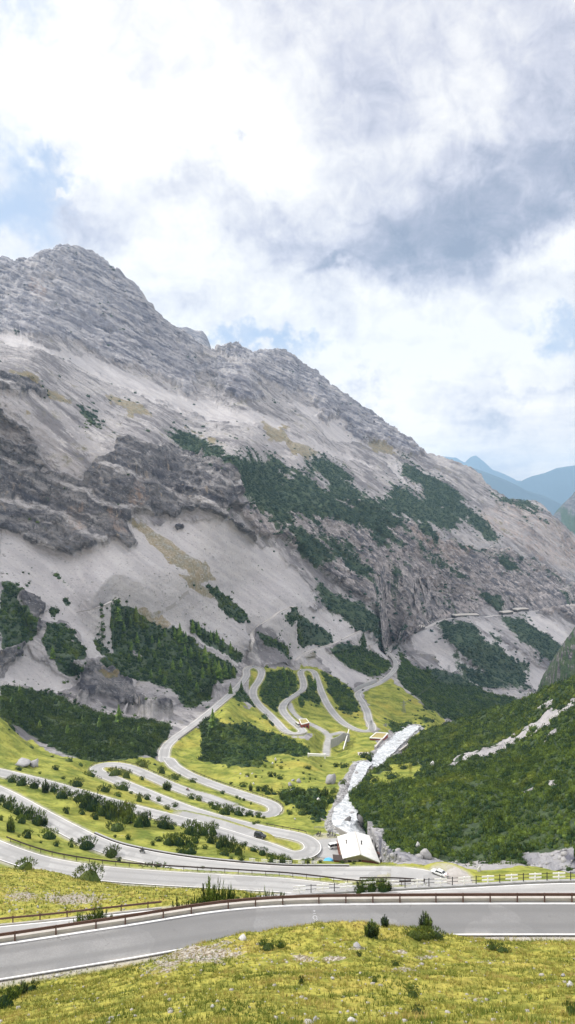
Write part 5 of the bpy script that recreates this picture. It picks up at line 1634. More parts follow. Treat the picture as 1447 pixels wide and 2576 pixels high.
BOUL = [mesh_np('boulder', *[(q[0], [q[1]]) for q in [rock_mesh(70 + k, 2, .75, .75)]][0], M_STONE, False, link=False).data for k in range(5)]


def boulder(layer, key, x, y, wd, ht_, label, mat=M_STONE, k=0, D=None):
    u, v = uv(key, x, y)
    if layer == 'A':
        wd, ht_ = wd * .72, ht_ * .72
    p = GR[layer].hit(u, v)
    if p is None:
        print('no ground for', label)
        return
    s_ = TR[key][2] * p[1] / F
    o = bpy.data.objects.new('boulder', BOUL[k % 5])
    COL.objects.link(o)
    o.location = p + np.array([0, wd * s_ * .3, ht_ * s_ * .22])
    o.scale = (wd * s_ / 2.2, wd * s_ / 2.4, ht_ * s_ / 2 / .62)
    o.rotation_euler = (0, 0, k * 1.3)
    if mat is not M_STONE:
        o.material_slots[0].link = 'OBJECT'
        o.material_slots[0].material = mat
    tag(o, label, 'boulder', 'boulders in the valley')


for k, a_ in enumerate([('B', '2', 222, 172, 66, 56, 'huge grey boulder standing above the torrent bank'), ('B', 'I', 1065, 478, 90, 66, 'rounded grey boulder, right one of the meadow pair'), ('B', 'I', 942, 525, 84, 60, 'tilted grey boulder, left one of the meadow pair'),
                        ('B', 'I', 985, 452, 60, 36, 'flat pale rock tucked behind the meadow boulder pair'), ('B', 'I', 1358, 768, 104, 66, 'pale block among the shrubs near the torrent', M_PALE), ('B', 'I', 966, 595, 52, 34, 'small pale rock below the tilted boulder', M_PALE),
                        ('B', 'I', 318, 392, 40, 28, 'small white rock at the foot of a meadow shrub', M_PALE), ('B', 'I', 415, 500, 40, 30, 'white rock above the hairpin rail shrubs', M_PALE), ('B', 'I', 395, 350, 34, 22, 'little white rock on the upper meadow', M_PALE), ('B', 'I', 692, 208, 40, 34, 'whitish rock near the top meadow edge', M_PALE),
                        ('B', 'I', 228, 354, 34, 24, 'small white rock at the left of the meadow', M_PALE), ('B', 'I', 1010, 1008, 36, 24, 'pale rock on the grassy knoll beside the hairpin', M_PALE), ('B', 'I', 735, 155, 40, 50, 'grey white rock pile at the meadow top', M_PALE),
                        ('B', '2', 305, 372, 46, 44, 'dark wet boulder in the middle of the torrent', M_STONE_D), ('B', '2', 372, 385, 60, 58, 'large dark boulder at the right torrent bank', M_STONE_D), ('B', '2', 310, 190, 30, 18, 'dark rock at the left edge of the rapids', M_STONE_D), ('B', '2', 390, 210, 34, 26, 'dark rock against the pine bank of the rapids', M_STONE_D),
                        ('B', '2', 352, 128, 30, 20, 'grey rock in the upper rapids', M_STONE), ('B', '2', 320, 330, 40, 20, 'grey shelf rock breaking the white water', M_STONE), ('B', '1', 110, 84, 110, 30, 'broad grey outcrop on the meadow at the left edge'), ('B', '1', 170, 86, 60, 40, 'grey rock beside the broad meadow outcrop'),
                        ('C', '2', 658, 492, 30, 30, 'round pale boulder at the foot of the hillside cliff', M_PALE), ('C', '2', 705, 552, 70, 50, 'jagged pale boulder below the pines by the road', M_STONE), ('B', '2', 965, 612, 26, 32, 'upright pale stone on the verge beyond the gravel apron', M_PALE),
                        ('B', '2', 545, 560, 24, 18, 'small pale stone beside the wooden fence', M_PALE), ('C', '2', 732, 80, 34, 24, 'pale boulder among the pines beside the bright meadow', M_PALE), ('A', '2', 1428, 1196, 56, 40, 'whitish boulder at the right edge of the near grass', M_PALE),
                        ('A', '2', 330, 1380, 80, 34, 'flat whitish rock at the bottom edge', M_PALE), ('A', '2', 138, 1372, 50, 40, 'grey white rock left of the flat bottom rock', M_STONE), ('A', '2', 92, 1340, 26, 18, 'small white rock in the bottom grass', M_PALE), ('A', '1', 1222, 958, 76, 26, 'pale slab lying on the foreground crest', M_PALE),
                        ('A', '1', 1068, 1300, 36, 22, 'white stone in the grass below the stony patch', M_PALE), ('A', '1', 290, 1145, 40, 20, 'pale stone at the near road edge', M_PALE), ('A', '1', 550, 1362, 30, 26, 'grey stone near the bottom left', M_STONE), ('A', '2', 228, 1156, 30, 18, 'white stone in the middle foreground grass', M_PALE),
                        ('A', '2', 352, 996, 70, 24, 'grey stones patch below the pine shrub', M_STONE), ('A', '2', 1392, 1142, 40, 18, 'reddish grey stone above the right boulder', M_STONE), ('A', '1', 190, 796, 16, 22, 'upright pale stone on the near bank', M_PALE), ('A', '1', 45, 818, 24, 18, 'pale stone by the left railing', M_PALE)]):
    boulder(*a_[:7], *( [a_[7]] if len(a_) > 7 else [M_STONE]), k=k)

# ------------------------------------------------------------------ walls, rails, fences
M_RUST = simple('rusty_steel', (.110, .060, .044), .75, var=.35, scale=2.5, spec=.3)
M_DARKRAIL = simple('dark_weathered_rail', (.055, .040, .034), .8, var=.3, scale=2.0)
M_CONC = simple('pale_concrete', (.44, .41, .375), .9, var=.22, scale=1.1, bump=.05, spec=.15)
M_CONC2 = simple('grey_concrete', (.33, .325, .32), .9, var=.25, scale=.6, bump=.05, spec=.15)
M_STONEWALL = simple('stone_masonry', (.27, .255, .245), .9, var=.4, scale=1.8, bump=.1, spec=.1)
M_WHITEWOOD = simple('white_painted_wood', (.78, .77, .74), .6, var=.08)
M_BLACK = simple('black_paint', (.018, .018, .020), .45, var=.2, spec=.4)
M_GREYRAIL = simple('galvanised_rail', (.32, .32, .32), .5, .5, var=.15)


def wall(name, label, road, i0, i1, d0, d1, top, bot, mat, cat='wall', step=2, ztop=None):
    """a masonry wall along the road, from offset d0 to d1, top / bottom relative to the road"""
    idx = np.arange(i0, i1, step)
    secs = []
    for i in idx:
        p, n = road.P[i], road.N[i]
        a, b = p[:2] + n * d0, p[:2] + n * d1
        secs.append([(a[0], a[1], p[2] + bot), (a[0], a[1], p[2] + top), (b[0], b[1], p[2] + top), (b[0], b[1], p[2] + bot)])
    return tag(MB().loft(secs).build(name, mat), label, cat)


def arc_points(Q, spacing, start=0.0):
    s_ = np.concatenate([[0], np.cumsum(np.linalg.norm(np.diff(Q, axis=0), axis=1))])
    t_ = np.arange(start, s_[-1], spacing)
    return np.stack([np.interp(t_, s_, Q[:, k]) for k in range(3)], 1)


def guard_rail(label, Q, spacing, h, beam, mat, posts=None, base=.3, group='guard rails along the hairpins', two=False, name='guard_rail'):
    r = empty(name, Q[len(Q) // 2], 0, label, 'guard rail', group)
    o0 = np.array(r.location)
    q = [p - o0 + [0, 0, h] for p in Q]
    rows = [q] if not two else [q, [p - [0, 0, .42] for p in q]]
    for qq in rows:
        secs = []
        for i, p in enumerate(qq):
            d = qq[min(i + 1, len(qq) - 1)] - qq[max(i - 1, 0)]
            n = np.array([-d[1], d[0]]) / (np.hypot(d[0], d[1]) + 1e-9) * .05
            secs.append([(p[0] - n[0], p[1] - n[1], p[2] - beam / 2), (p[0] - n[0] * .4, p[1] - n[1] * .4, p[2]), (p[0] - n[0], p[1] - n[1], p[2] + beam / 2),
                         (p[0] + n[0], p[1] + n[1], p[2] + beam / 2), (p[0] + n[0], p[1] + n[1], p[2] - beam / 2)])
        MB().loft(secs).build('rail', mat, r)
    if posts is None:
        posts = arc_points(Q, spacing)
    pm = MB()
    pm.box((0, 0, (h + .22 - base) / 2), (.13, .11, h + .22 + base))
    first = None
    for p in posts[:99]:
        if first is None:
            first = pm.build('post', mat, r)
            o = first
        else:
            o = first.copy()
            COL.objects.link(o)
            o.parent = r
        o.location = p - o0
    return r


def idx(road, key, x, y, lo=0, hi=None):
    u, v = uv(key, x, y)
    uu = CX + F * road.P[:, 0] / road.P[:, 1]
    vv = CY - F * road.P[:, 2] / road.P[:, 1]
    d = (uu - u) ** 2 + (vv - v) ** 2
    hi = hi or len(d)
    return lo + int(np.argmin(d[lo:hi]))


# closest road: low parapet, rusty rail in front of it
iL, iR = R1X.near_u(-200), R1X.near_u(1690)
wall('stone_parapet', 'low pale concrete parapet beside the closest road', R1X, iL, iR, .62, 1.05, .34, -5.5, M_CONC, 'parapet')
RQ = R1X.off(.5)[iL:iR]
pu = [-190, -130, -75, -18, 45.6, 140.8, 232, 319.5, 403.7, 484, 563, 642.5, 718.5, 794.7, 868, 941.7, 1014.7, 1088, 1158, 1228, 1297, 1363, 1428, 1492, 1556, 1620, 1684]
PP = np.array([R1X.off(.42)[R1X.near_u(u, .42)] for u in pu])
guard_rail('long rusty brown guard rail on the closest road', RQ[::3], 0, .82, .30, M_RUST, PP, .1, 'rusty railings of the near roads')
# verge tufts creep over the parapet foot: second bend rail at the left
jL, jR = R15X.near_u(-40), R15X.near_u(430)
guard_rail('second rusty railing behind the bush at the left', R15X.off(.35)[jL:jR:2], 3.4, .72, .22, M_RUST, None, .3, 'rusty railings of the near roads')
wall('kerb', 'pale kerb at the outer edge of the second bend', R15X, jL, jR, .02, .28, .10, -.8, M_CONC, 'kerb')

# white timber fence on the wall of the second bend
fL, fR = R15X.near_u(715), R15X.near_u(1660)
wall('retaining_wall', 'grey retaining wall carrying the white timber fence', R15X, R15X.near_u(640), fR, .10, .62, .16, -7, M_CONC2)
FQ = R15X.off(.36, .16)


def white_fence(label, Q, centres, wd, h, group, dark=True):
    """white two-board panels with black rail bays between; centres are positions along Q"""
    s_ = np.concatenate([[0], np.cumsum(np.linalg.norm(np.diff(Q, axis=0), axis=1))])
    at_ = lambda t_: np.array([np.interp(t_, s_, Q[:, k]) for k in range(3)])
    r = empty('white_fence', at_(centres[len(centres) // 2]), 0, label, 'fence', group)
    o0 = np.array(r.location)
    for c in centres:
        a, b, m_ = at_(c - wd / 2) - o0, at_(c + wd / 2) - o0, at_(c) - o0
        pn = MB()
        for hh in (h * .46, h * .92):
            pn.bar(a + [0, -.05, hh], b + [0, -.05, hh], .05, .20)
        pn.box(m_ + [0, .02, h * .5], (.14, .09, h * 1.06))
        pn.build('panel', M_WHITEWOOD, r)
    if dark:
        for c, d in zip(centres[:-1], centres[1:]):
            m_ = at_((c + d) / 2) - o0
            MB().box(m_ + [0, 0, h * .52], (.10, .08, h * 1.12)).build('post', M_BLACK, r)
            a, b = at_(c + wd / 2) - o0, at_(d - wd / 2) - o0
            MB().bar(a + [0, 0, h * .46], b + [0, 0, h * .46], .04, .05).bar(a + [0, 0, h * .92], b + [0, 0, h * .92], .04, .05).build('rail', M_BLACK, r)
    return r


sF = np.concatenate([[0], np.cumsum(np.linalg.norm(np.diff(FQ, axis=0), axis=1))])
uF = CX + F * FQ[:, 0] / FQ[:, 1]
white_fence('white timber fence with black bays above the closest rusty rail', FQ, [float(np.interp(723.2 + .5 * x, uF, sF)) for x in (60, 178, 295, 414, 531, 653, 771, 890, 1009, 1128, 1247, 1366, 1485, 1604, 1723)], 1.62, 1.0, 'white timber fences')
# outer side of the hut road
h0, h1 = R3.near_u(610, 0, 0, len(R3.P) // 2), R3.near_u(985, 0, 0, len(R3.P) // 2)
wall('retaining_wall', 'dark edged wall below the white fence at the hut', R3, h0 - 40, h1 + 6, 3.85, 4.35, .30, -4, M_CONC2)
wall('kerb', 'dark kerb line of the road above the hut', R3, h0 - 40, h1 + 6, 3.66, 3.82, .16, -.5, M_DARKRAIL, 'kerb')
HQ = R3.off(4.1, .30)[h0:h1]
LH = float(np.linalg.norm(np.diff(HQ, axis=0), axis=1).sum())
white_fence('white timber fence between the road and the metal roofed hut', HQ, list(np.arange(1.2, LH - 1, 3.65)), 1.85, 1.0, 'white timber fences')
# dark rail between the two lower roads
n2 = len(R3.P) // 2
a0, a1 = R3.near_u(905, 0, n2), R3.near_u(-25, 0, n2)
guard_rail('long dark railing on the grass bank below the motorcyclist', R3.off(-4.3, .25)[a0:a1:2], 3.6, .75, .34, M_DARKRAIL)
# rails of the serpentine
def mrail(label, p, q, off, mat, sp=3.6, beam=.26, h=.7, two=False):
    a, b = idx(MAIN, *p), idx(MAIN, *q)
    if a > b:
        a, b = b, a
    return guard_rail(label, MAIN.off(off, .05)[a:b:2], sp, h, beam, mat, two=two)


mrail('dark guard rail curving round the outer right hairpin', ('I', 690, 918), ('1', 930, 118), -3.9, M_DARKRAIL)
mrail('dark guard rail above the bend by the parked motorcycles', ('H', 200, -5), ('1', 1300, 396), -3.9, M_DARKRAIL)
mrail('pale wooden rail with dark posts beside the pull-out', ('1', 1250, 385), ('1', 865, 266), 3.9, M_GREYRAIL, 4.4, .22)
mrail('thin dark rail around the left hairpin', ('1', 545, 133), ('1', 880, 184), 3.9, M_DARKRAIL, 4.0, .2)
mrail('row of small guard posts on the viaduct', ('D', 870, 890), ('D', 945, 838), 3.8, M_GREYRAIL, 3.0, .12)
mrail('thin guard rail on the upper right hairpin', ('3', 1150, 537), ('3', 1255, 400), -3.9, M_GREYRAIL, 5, .3)
# walls of the serpentine
def mwall(name, label, p, q, d0, d1, top, bot, mat, cat='wall'):
    a, b = idx(MAIN, *p), idx(MAIN, *q)
    return wall(name, label, MAIN, min(a, b), max(a, b), d0, d1, top, bot, mat, cat)


mwall('retaining_wall', 'grey wedge of masonry wall inside the topmost left hairpin', ('D', 1190, 635), ('3', 296, 452), -3.9, -3.4, .5, -8, M_STONEWALL)
mwall('retaining_wall', 'pale edge wall of the rising road above the viaduct', ('D', 1060, 748), ('D', 1185, 640), -3.8, -3.4, .7, -4, M_CONC)
mwall('retaining_wall', 'curved stone wall under the middle hairpin road', ('3', 545, 665), ('3', 668, 565), -3.9, -3.4, .6, -4, M_STONEWALL)
mwall('retaining_wall', 'low stone wall around the topmost left hairpin', ('D', 1215, 600), ('3', 412, 470), 3.5, 3.9, .8, -2, M_CONC)
mwall('retaining_wall', 'tall grey wall behind the upper right bend', ('3', 1020, 600), ('3', 1165, 528), 4.6, 5.2, 3.8, -1, M_CONC2)
mwall('retaining_wall', 'stone wall above the last visible bend', ('3', 1265, 440), ('3', 1225, 360), 3.6, 4.1, 2.2, -1, M_STONEWALL)
mwall('retaining_wall', 'pale outer edge wall of the second right hairpin', ('3', 520, 815), ('3', 668, 850), -3.7, -3.4, .7, -3, M_CONC)
mwall('retaining_wall', 'pale edge wall where the road drops to the dam', ('3', 960, 815), ('3', 1100, 838), -3.7, -3.4, .6, -3, M_CONC)
# viaduct; its arches are dark panels with the openings' shade in their colour
va, vb = idx(MAIN, 'D', 872, 890), idx(MAIN, 'D', 1050, 757)
vd = empty('viaduct', MAIN.P[(va + vb) // 2], 0, 'stone viaduct with dark arches carrying the rising road', 'viaduct')
o0 = np.array(vd.location)
secs, arch_v = [], MB()
for i in range(va, vb, 1):
    p, n = MAIN.P[i] - o0, MAIN.N[i]
    a, b = p[:2] - n * 3.42, p[:2] - n * 4.0
    secs.append([(a[0], a[1], p[2] - 8), (a[0], a[1], p[2] + .8), (b[0], b[1], p[2] + .8), (b[0], b[1], p[2] - 8)])
MB().loft(secs).build('wall', M_STONEWALL, vd)
M_ARCH = simple('painted_shade_masonry', (.06, .058, .056), .95)
L_ = vb - va
for c in (.30, .42, .54):
    i = va + int(L_ * c)
    am = MB()
    pts = []
    w_ = 2.0
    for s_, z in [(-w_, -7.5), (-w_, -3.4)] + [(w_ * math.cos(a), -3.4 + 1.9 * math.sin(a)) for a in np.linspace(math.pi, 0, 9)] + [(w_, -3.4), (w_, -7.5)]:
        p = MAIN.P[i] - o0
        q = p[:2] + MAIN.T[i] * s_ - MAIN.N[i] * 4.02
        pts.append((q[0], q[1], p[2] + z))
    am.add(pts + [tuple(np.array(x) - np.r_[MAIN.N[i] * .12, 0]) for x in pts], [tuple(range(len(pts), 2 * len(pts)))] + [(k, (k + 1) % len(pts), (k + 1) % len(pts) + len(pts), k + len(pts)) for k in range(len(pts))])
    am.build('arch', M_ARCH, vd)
# masonry on the old track
for lab, T_, a, b in (('curved dry stone wall of the old track on the scree', TRK3, 0, len(TRK3.P)), ('long stone bank of the track rising across the scree', TRK2, len(TRK2.P) // 3, len(TRK2.P)), ('stone bank of the upper zigzag track', TRK1, len(TRK1.P) * 2 // 3, len(TRK1.P))):
    wall('retaining_wall', lab, T_, a, b, -1.9, -1.4, .3, -2.4, M_STONEWALL)
for lab, pts in (('short stone wall remnant high on the scree', [(905, 188), (925, 165), (950, 150)]), ('stone wall remnant in the middle of the scree', [(835, 238), (865, 225), (885, 208)]), ('lowest stone wall remnant on the scree', [(798, 278), (810, 262), (822, 250)])):
    mb = MB()
    Q = [GB.hit(*uv('D', *p)) for p in pts]
    secs = []
    for q in Q:
        secs.append([(q[0], q[1] - .5, q[2] - 1.5), (q[0], q[1] - .5, q[2] + 2.4), (q[0], q[1] + .6, q[2] + 2.4), (q[0], q[1] + .6, q[2] - 1.5)])
    tag(mb.loft(secs).build('stone_wall', M_STONEWALL), lab, 'wall')
# galleries on the far road
for lab, p, q in (('long concrete avalanche gallery on the far road', ('E', 662, 196), ('E', 820, 190)), ('short gallery at the end of the far road', ('E', 975, 175), ('E', 1035, 168)), ('pale gallery roof at the far tunnel mouth', ('E', 1060, 158), ('E', 1140, 152)), ('dark tunnel gallery at the near end of the far road', ('E', 395, 290), ('E', 470, 265))):
    a, b = idx(FARV, *p), idx(FARV, *q)
    g = empty('gallery', FARV.P[(a + b) // 2], 0, lab, 'gallery', 'galleries on the far road')
    o0 = np.array(g.location)
    s1, s2 = [], []
    for i in range(min(a, b), max(a, b) + 1):
        p_, n_g = FARV.P[i] - o0, FARV.N[i]
        e, f_ = p_[:2] - n_g * 4.6, p_[:2] + n_g * 5.5
        s1.append([(e[0], e[1], p_[2] + 4.2), (e[0], e[1], p_[2] + 5.4), (f_[0], f_[1], p_[2] + 6.4), (f_[0], f_[1], p_[2] + 5.2)])
        e2, f2 = p_[:2] - n_g * 4.2, p_[:2] + n_g * 5.0
        s2.append([(e2[0], e2[1], p_[2] - 4), (e2[0], e2[1], p_[2] + 4.15), (f2[0], f2[1], p_[2] + 4.15), (f2[0], f2[1], p_[2] - 4)])
    MB().loft(s1).build('roof', M_CONC, g)
    MB().loft(s2).build('wall', M_ARCH, g)  # dark block, the shade under the roof put into its colour

# ------------------------------------------------------------------ the hut
M_ROOF, t = newmat('pale_sheet_roof')
co = t.n('ShaderNodeTexCoord').outputs['Object']
wv_ = t.n('ShaderNodeTexWave', wave_type='BANDS', bands_direction='X')
t.put(wv_.inputs[0], co)
wv_.inputs['Scale'].default_value = .8
wv_.inputs['Distortion'].default_value = .3
nz = t.noise(co, .7, 5, .65)
t.surf(t.mix(t.ss(nz, .3, .75), (.74, .73, .70), (.62, .61, .58)), .5, t.bump(wv_.outputs[1], .25, .05), spec=.35)
M_PLASTER = simple('beige_plaster', (.42, .37, .30), .9, var=.2)
M_REDWOOD = simple('red_brown_wood', (.20, .070, .045), .8, var=.3, scale=1.5)
M_DARKWIN = simple('dark_opening', (.015, .015, .017), .3, spec=.5)
M_BLUE = simple('blue_tarpaulin', (.10, .40, .70), .5, var=.15, spec=.4)
C_ = {k: P3(*a) for k, a in dict(FL=(862.6, 2159.5, 237), BL=(849, 2104, 254), RF=(907, 2149, 235), RB=(893, 2091.5, 252.5), FR=(957, 2170, 235), BR=(929.5, 2101.6, 254.7)).items()}
hut = empty('mountain_hut', (C_['RF'] + C_['RB']) / 2 * [1, 1, 0] + [0, 0, -124.4], 0, 'mountain hut under a pale sheet metal roof beside the torrent', 'hut')
o0 = np.array(hut.location)
C_ = {k: p - o0 for k, p in C_.items()}
up_ = np.array([0, 0, .28])
lq = lambda k, t_: C_[k] * 1.0
rf = MB()
for q in (('FL', 'RF', 'RB', 'BL'), ('RF', 'FR', 'BR', 'RB')):
    a = [C_[k] - up_ for k in q] + [C_[k] for k in q]
    rf.add(a, [(0, 1, 2, 3), (7, 6, 5, 4), (0, 4, 5, 1), (1, 5, 6, 2), (2, 6, 7, 3), (3, 7, 4, 0)])
roof = rf.build('roof', M_ROOF, hut)
MB().bar(C_['RF'] + [0, 0, .06], C_['RB'] + [0, 0, .06], .35, .12).build('ridge_cap', M_CONC, roof)
for k, t_ in (('L', .40), ('R', .47)):
    a = (C_['FL'] + C_['RF']) / 2 * (1 - t_) + (C_['BL'] + C_['RB']) / 2 * t_ if k == 'L' else (C_['FR'] * .22 + C_['RF'] * .78) * (1 - t_) + (C_['BR'] * .22 + C_['RB'] * .78) * t_
    if k == 'L':
        a = (C_['FL'] * .62 + C_['RF'] * .38) * .42 + (C_['BL'] * .62 + C_['RB'] * .38) * .58
    MB().tube([a - [0, 0, .2], a + [0, 0, 1.15]], .20, 8).box(a + [0, 0, 1.25], (.55, .55, .12)).build('chimney', M_DARKRAIL, roof)
ins = lambda p, q, k: p * (1 - k) + q * k
cen = (C_['FL'] + C_['FR'] + C_['BL'] + C_['BR']) / 4
wl = MB()
W_ = {k: ins(C_[k], cen, .07) for k in ('FL', 'FR', 'BL', 'BR')}
fr_m, bk_m = ins(C_['RF'], cen, .05), ins(C_['RB'], cen, .05)
dn = np.array([0, 0, .34])
gm = ins(fr_m, W_['FR'], .02)
for a, m_, b in ((W_['FL'], fr_m, W_['FR']), (W_['BL'], bk_m, W_['BR'])):
    f0, f1 = a * [1, 1, 0] - [0, 0, 2], b * [1, 1, 0] - [0, 0, 2]
    wl.add([f0, f1, b - dn, m_ * [1, 1, 0] + [0, 0, C_['RF'][2] - .34], a - dn], [(0, 1, 2, 3, 4)])
for a, b in (('FL', 'BL'), ('FR', 'BR')):
    p, q = W_[a], W_[b]
    wl.add([p * [1, 1, 0] - [0, 0, 2], q * [1, 1, 0] - [0, 0, 2], q - dn, p - dn], [(0, 1, 2, 3)])
wl.build('wall', M_PLASTER, hut)
fx = lambda t_: ins(W_['FL'], W_['FR'], t_)
fy = np.array([.0, -.07, 0])
def front_panel(name, t0_, t1_, z0, z1, mat, z1b=None, dpt=.06):
    a, b = fx(t0_) + fy, fx(t1_) + fy
    mb = MB()
    pts = [(a[0], a[1], z0), (b[0], b[1], z0), (b[0], b[1], z1b if z1b is not None else z1), (a[0], a[1], z1)]
    mb.add(pts + [(x, y - dpt, z) for x, y, z in pts], [(0, 1, 2, 3), (7, 6, 5, 4), (0, 4, 5, 1), (1, 5, 6, 2), (2, 6, 7, 3), (3, 7, 4, 0)])
    return mb.build(name, mat, hut)
front_panel('door', .42, .50, .2, 4.3, M_DARKWIN)
front_panel('wood_cladding', .51, .985, .2, 5.3, M_REDWOOD, 3.2)
front_panel('window', .12, .22, 2.0, 3.4, M_DARKWIN)
front_panel('window', .27, .36, 2.0, 3.4, M_DARKWIN)
# lean-to gallery on the left long side
gl = MB()
a, b = W_['FL'], W_['BL']
for t_ in np.linspace(.02, .98, 7):
    p = ins(a, b, t_)
    gl.bar((p[0] - .7, p[1], -.5), (p[0] - .7, p[1], 2.7), .18)
gl.bar((a[0] - .7, a[1], 2.75), (b[0] - .7, b[1], 2.75), .2)
gl.bar((a[0] - .7, a[1], 1.0), (b[0] - .7, b[1], 1.0), .12, .5)
gl.build('gallery', M_REDWOOD, hut)

# dark shed at the front left corner, blue tarpaulin, wooden rail down to the river
p = P3(853, 2160, 238)
sh = empty('shed', (p[0], p[1], -124), 0, 'dark timber shed at the left corner of the hut', 'shed')
MB().box((0, 0, 1.6), (3.6, 3.2, 3.4)).build('wall', M_REDWOOD, sh)
MB().add([(-2.1, -2, 3.5), (2.1, -2, 3.2), (2.1, 2, 3.2), (-2.1, 2, 3.5), (-2.1, -2, 3.65), (2.1, -2, 3.35), (2.1, 2, 3.35), (-2.1, 2, 3.65)], [(3, 2, 1, 0), (4, 5, 6, 7), (0, 1, 5, 4), (1, 2, 6, 5), (2, 3, 7, 6), (3, 0, 4, 7)]).build('roof', M_DARKRAIL, sh)
p = P3(827, 2163, 239)
tv, tf = dome(np.random.default_rng(3), 1.0, 1.0, 12, .12)
tp = MB().add([(x * 2.1, y * 1.5, z * 1.6) for x, y, z in tv], tf).build('tarpaulin', M_BLUE, None, 0, False)
tp.location = (p[0], p[1], p[2] - .9)
tag(tp, 'bright blue tarpaulin heaped left of the hut', 'tarpaulin')
fq = [P3(931, 2142, 247), P3(950, 2150, 243), P3(972, 2160, 238), P3(985, 2168, 230)]
guard_rail('brown timber railing running down right of the hut roof', np.array(fq), 3.0, .9, .16, M_REDWOOD, None, .8, 'guard rails along the hairpins', True)
# masonry bank between parking and torrent
mb = MB()
Q = [P3(*q) for q in ((806, 2060, 296), (822, 2068, 290), (845, 2082, 276), (866, 2094, 266), (885, 2104, 258))]
mb.loft([[(q[0], q[1] - .4, q[2] - 5), (q[0], q[1] - .4, q[2] + .4), (q[0], q[1] + .5, q[2] + .4), (q[0], q[1] + .5, q[2] - 5)] for q in Q])
tag(mb.build('stone_wall', M_STONEWALL), 'sloping stone bank wall between the motorcycles and the torrent', 'wall')
guard_rail('grey railing behind the parked motorcycles', np.array([P3(791, 2086, 268), P3(806, 2086, 267), P3(822, 2085, 267)]), 2.5, 1.0, .1, M_GREYRAIL, None, .3, 'guard rails along the hairpins', True)
# bank walls of the upper torrent
for lab, pts in (('pale concrete wall on the left bank of the upper torrent', [(867, 1948, 425), (872, 1934, 445), (885, 1920, 470), (893, 1905, 500), (905, 1897, 520)]), ('grey wall on the right bank below the dam', [(1000, 1896, 520), (1018, 1886, 545), (1035, 1872, 575)])):
    secs = []
    for u, v, D in pts:
        q = P3(u, v, D)
        secs.append([(q[0] - .6, q[1], q[2] - 5), (q[0] - .6, q[1], q[2] + .3), (q[0] + .6, q[1], q[2] + .3), (q[0] + .6, q[1], q[2] - 5)])
    tag(MB().loft(secs).build('bank_wall', M_CONC), lab, 'wall')

# ------------------------------------------------------------------ dam, red service buildings, portal, penstock, pylons
M_REDB = simple('red_brown_render', (.27, .065, .045), .85, var=.2)
M_OLIVE = simple('mossy_flat_roof', (.30, .25, .10), .95, var=.3)
M_WHITE = simple('white_render', (.72, .70, .66), .8, var=.1)


def flat_building(name, label, corners, h, roof_mat, D):
    """corners: roof outline on the survey sheet (front-left, front-right, back-right, back-left) with distances"""
    Q = [P3(u, v, d) for u, v, d in corners]
    zt = float(np.mean([q[2] for q in Q]))
    c = np.mean(Q, 0)
    r = empty(name, (c[0], c[1], zt - h), 0, label, 'building')
    L = [(q[0] - c[0], q[1] - c[1]) for q in Q]
    mb = MB()
    mb.add([(x * .96, y * .96, -3) for x, y in L] + [(x * .96, y * .96, h - .3) for x, y in L], [(0, 1, 5, 4), (1, 2, 6, 5), (2, 3, 7, 6), (3, 0, 4, 7), (4, 5, 6, 7)])
    mb.build('wall', M_REDB, r)
    rm = MB()
    n = 4
    o, i_ = L, [(x * .86, y * .86) for x, y in L]
    vs = [(x, y, h - .3) for x, y in o] + [(x, y, h + .35) for x, y in o] + [(x, y, h + .35) for x, y in i_] + [(x, y, h + .02) for x, y in i_]
    fs = []
    for k in range(4):
        k2 = (k + 1) % 4
        fs += [(k, k2, k2 + 4, k + 4), (k + 4, k2 + 4, k2 + 8, k + 8), (k + 8, k2 + 8, k2 + 12, k + 12)]
    rm.add(vs, fs)
    roof = rm.build('roof_edge', M_WHITE, r)
    MB().add([(x * .87, y * .87, h + .05) for x, y in L], [(0, 1, 2, 3)]).build('roof', roof_mat, r)
    return r, c, zt, L


b1, c1, z1, L1 = flat_building('service_building', 'small red building with white roof edge beside the middle bend', [(758, 1823, 546), (779, 1818.5, 551), (771, 1808, 561), (752, 1809, 560)], 4.2, M_OLIVE, 550)
f0, f1 = np.array(L1[0]), np.array(L1[1])
for t_ in (.3, .7):
    p = f0 * (1 - t_) + f1 * t_
    MB().box((p[0], p[1] * .96 - .12, 1.6), (1.3, .2, 1.5)).build('window', M_DARKWIN, b1)
MB().tube([(f0[0] + .8, f0[1] + 3, 4), (f0[0] + .8, f0[1] + 3, 8.5)], .12, 6).build('mast', M_GREYRAIL, b1)
q_ = GB.hit(932, 1862)
D0 = float(q_[1]) if q_ is not None else 560.0
print('RED BUILDING', D0)
b2, c2, z2, L2 = flat_building('service_building', 'long red building with mossy flat roof above the dam', [(929.4, 1849, D0), (964, 1858, D0 - 2), (977, 1853, D0 + 12), (946, 1842.5, D0 + 14)], 4.6, M_OLIVE, 600)
f0, f1 = np.array(L2[0]), np.array(L2[1])
for t_ in (.2, .5, .8):
    p = f0 * (1 - t_) + f1 * t_
    MB().box((p[0] * .97, p[1] * .97 - .12, 2.0), (1.4, .2, 1.6)).build('window', M_DARKWIN, b2)
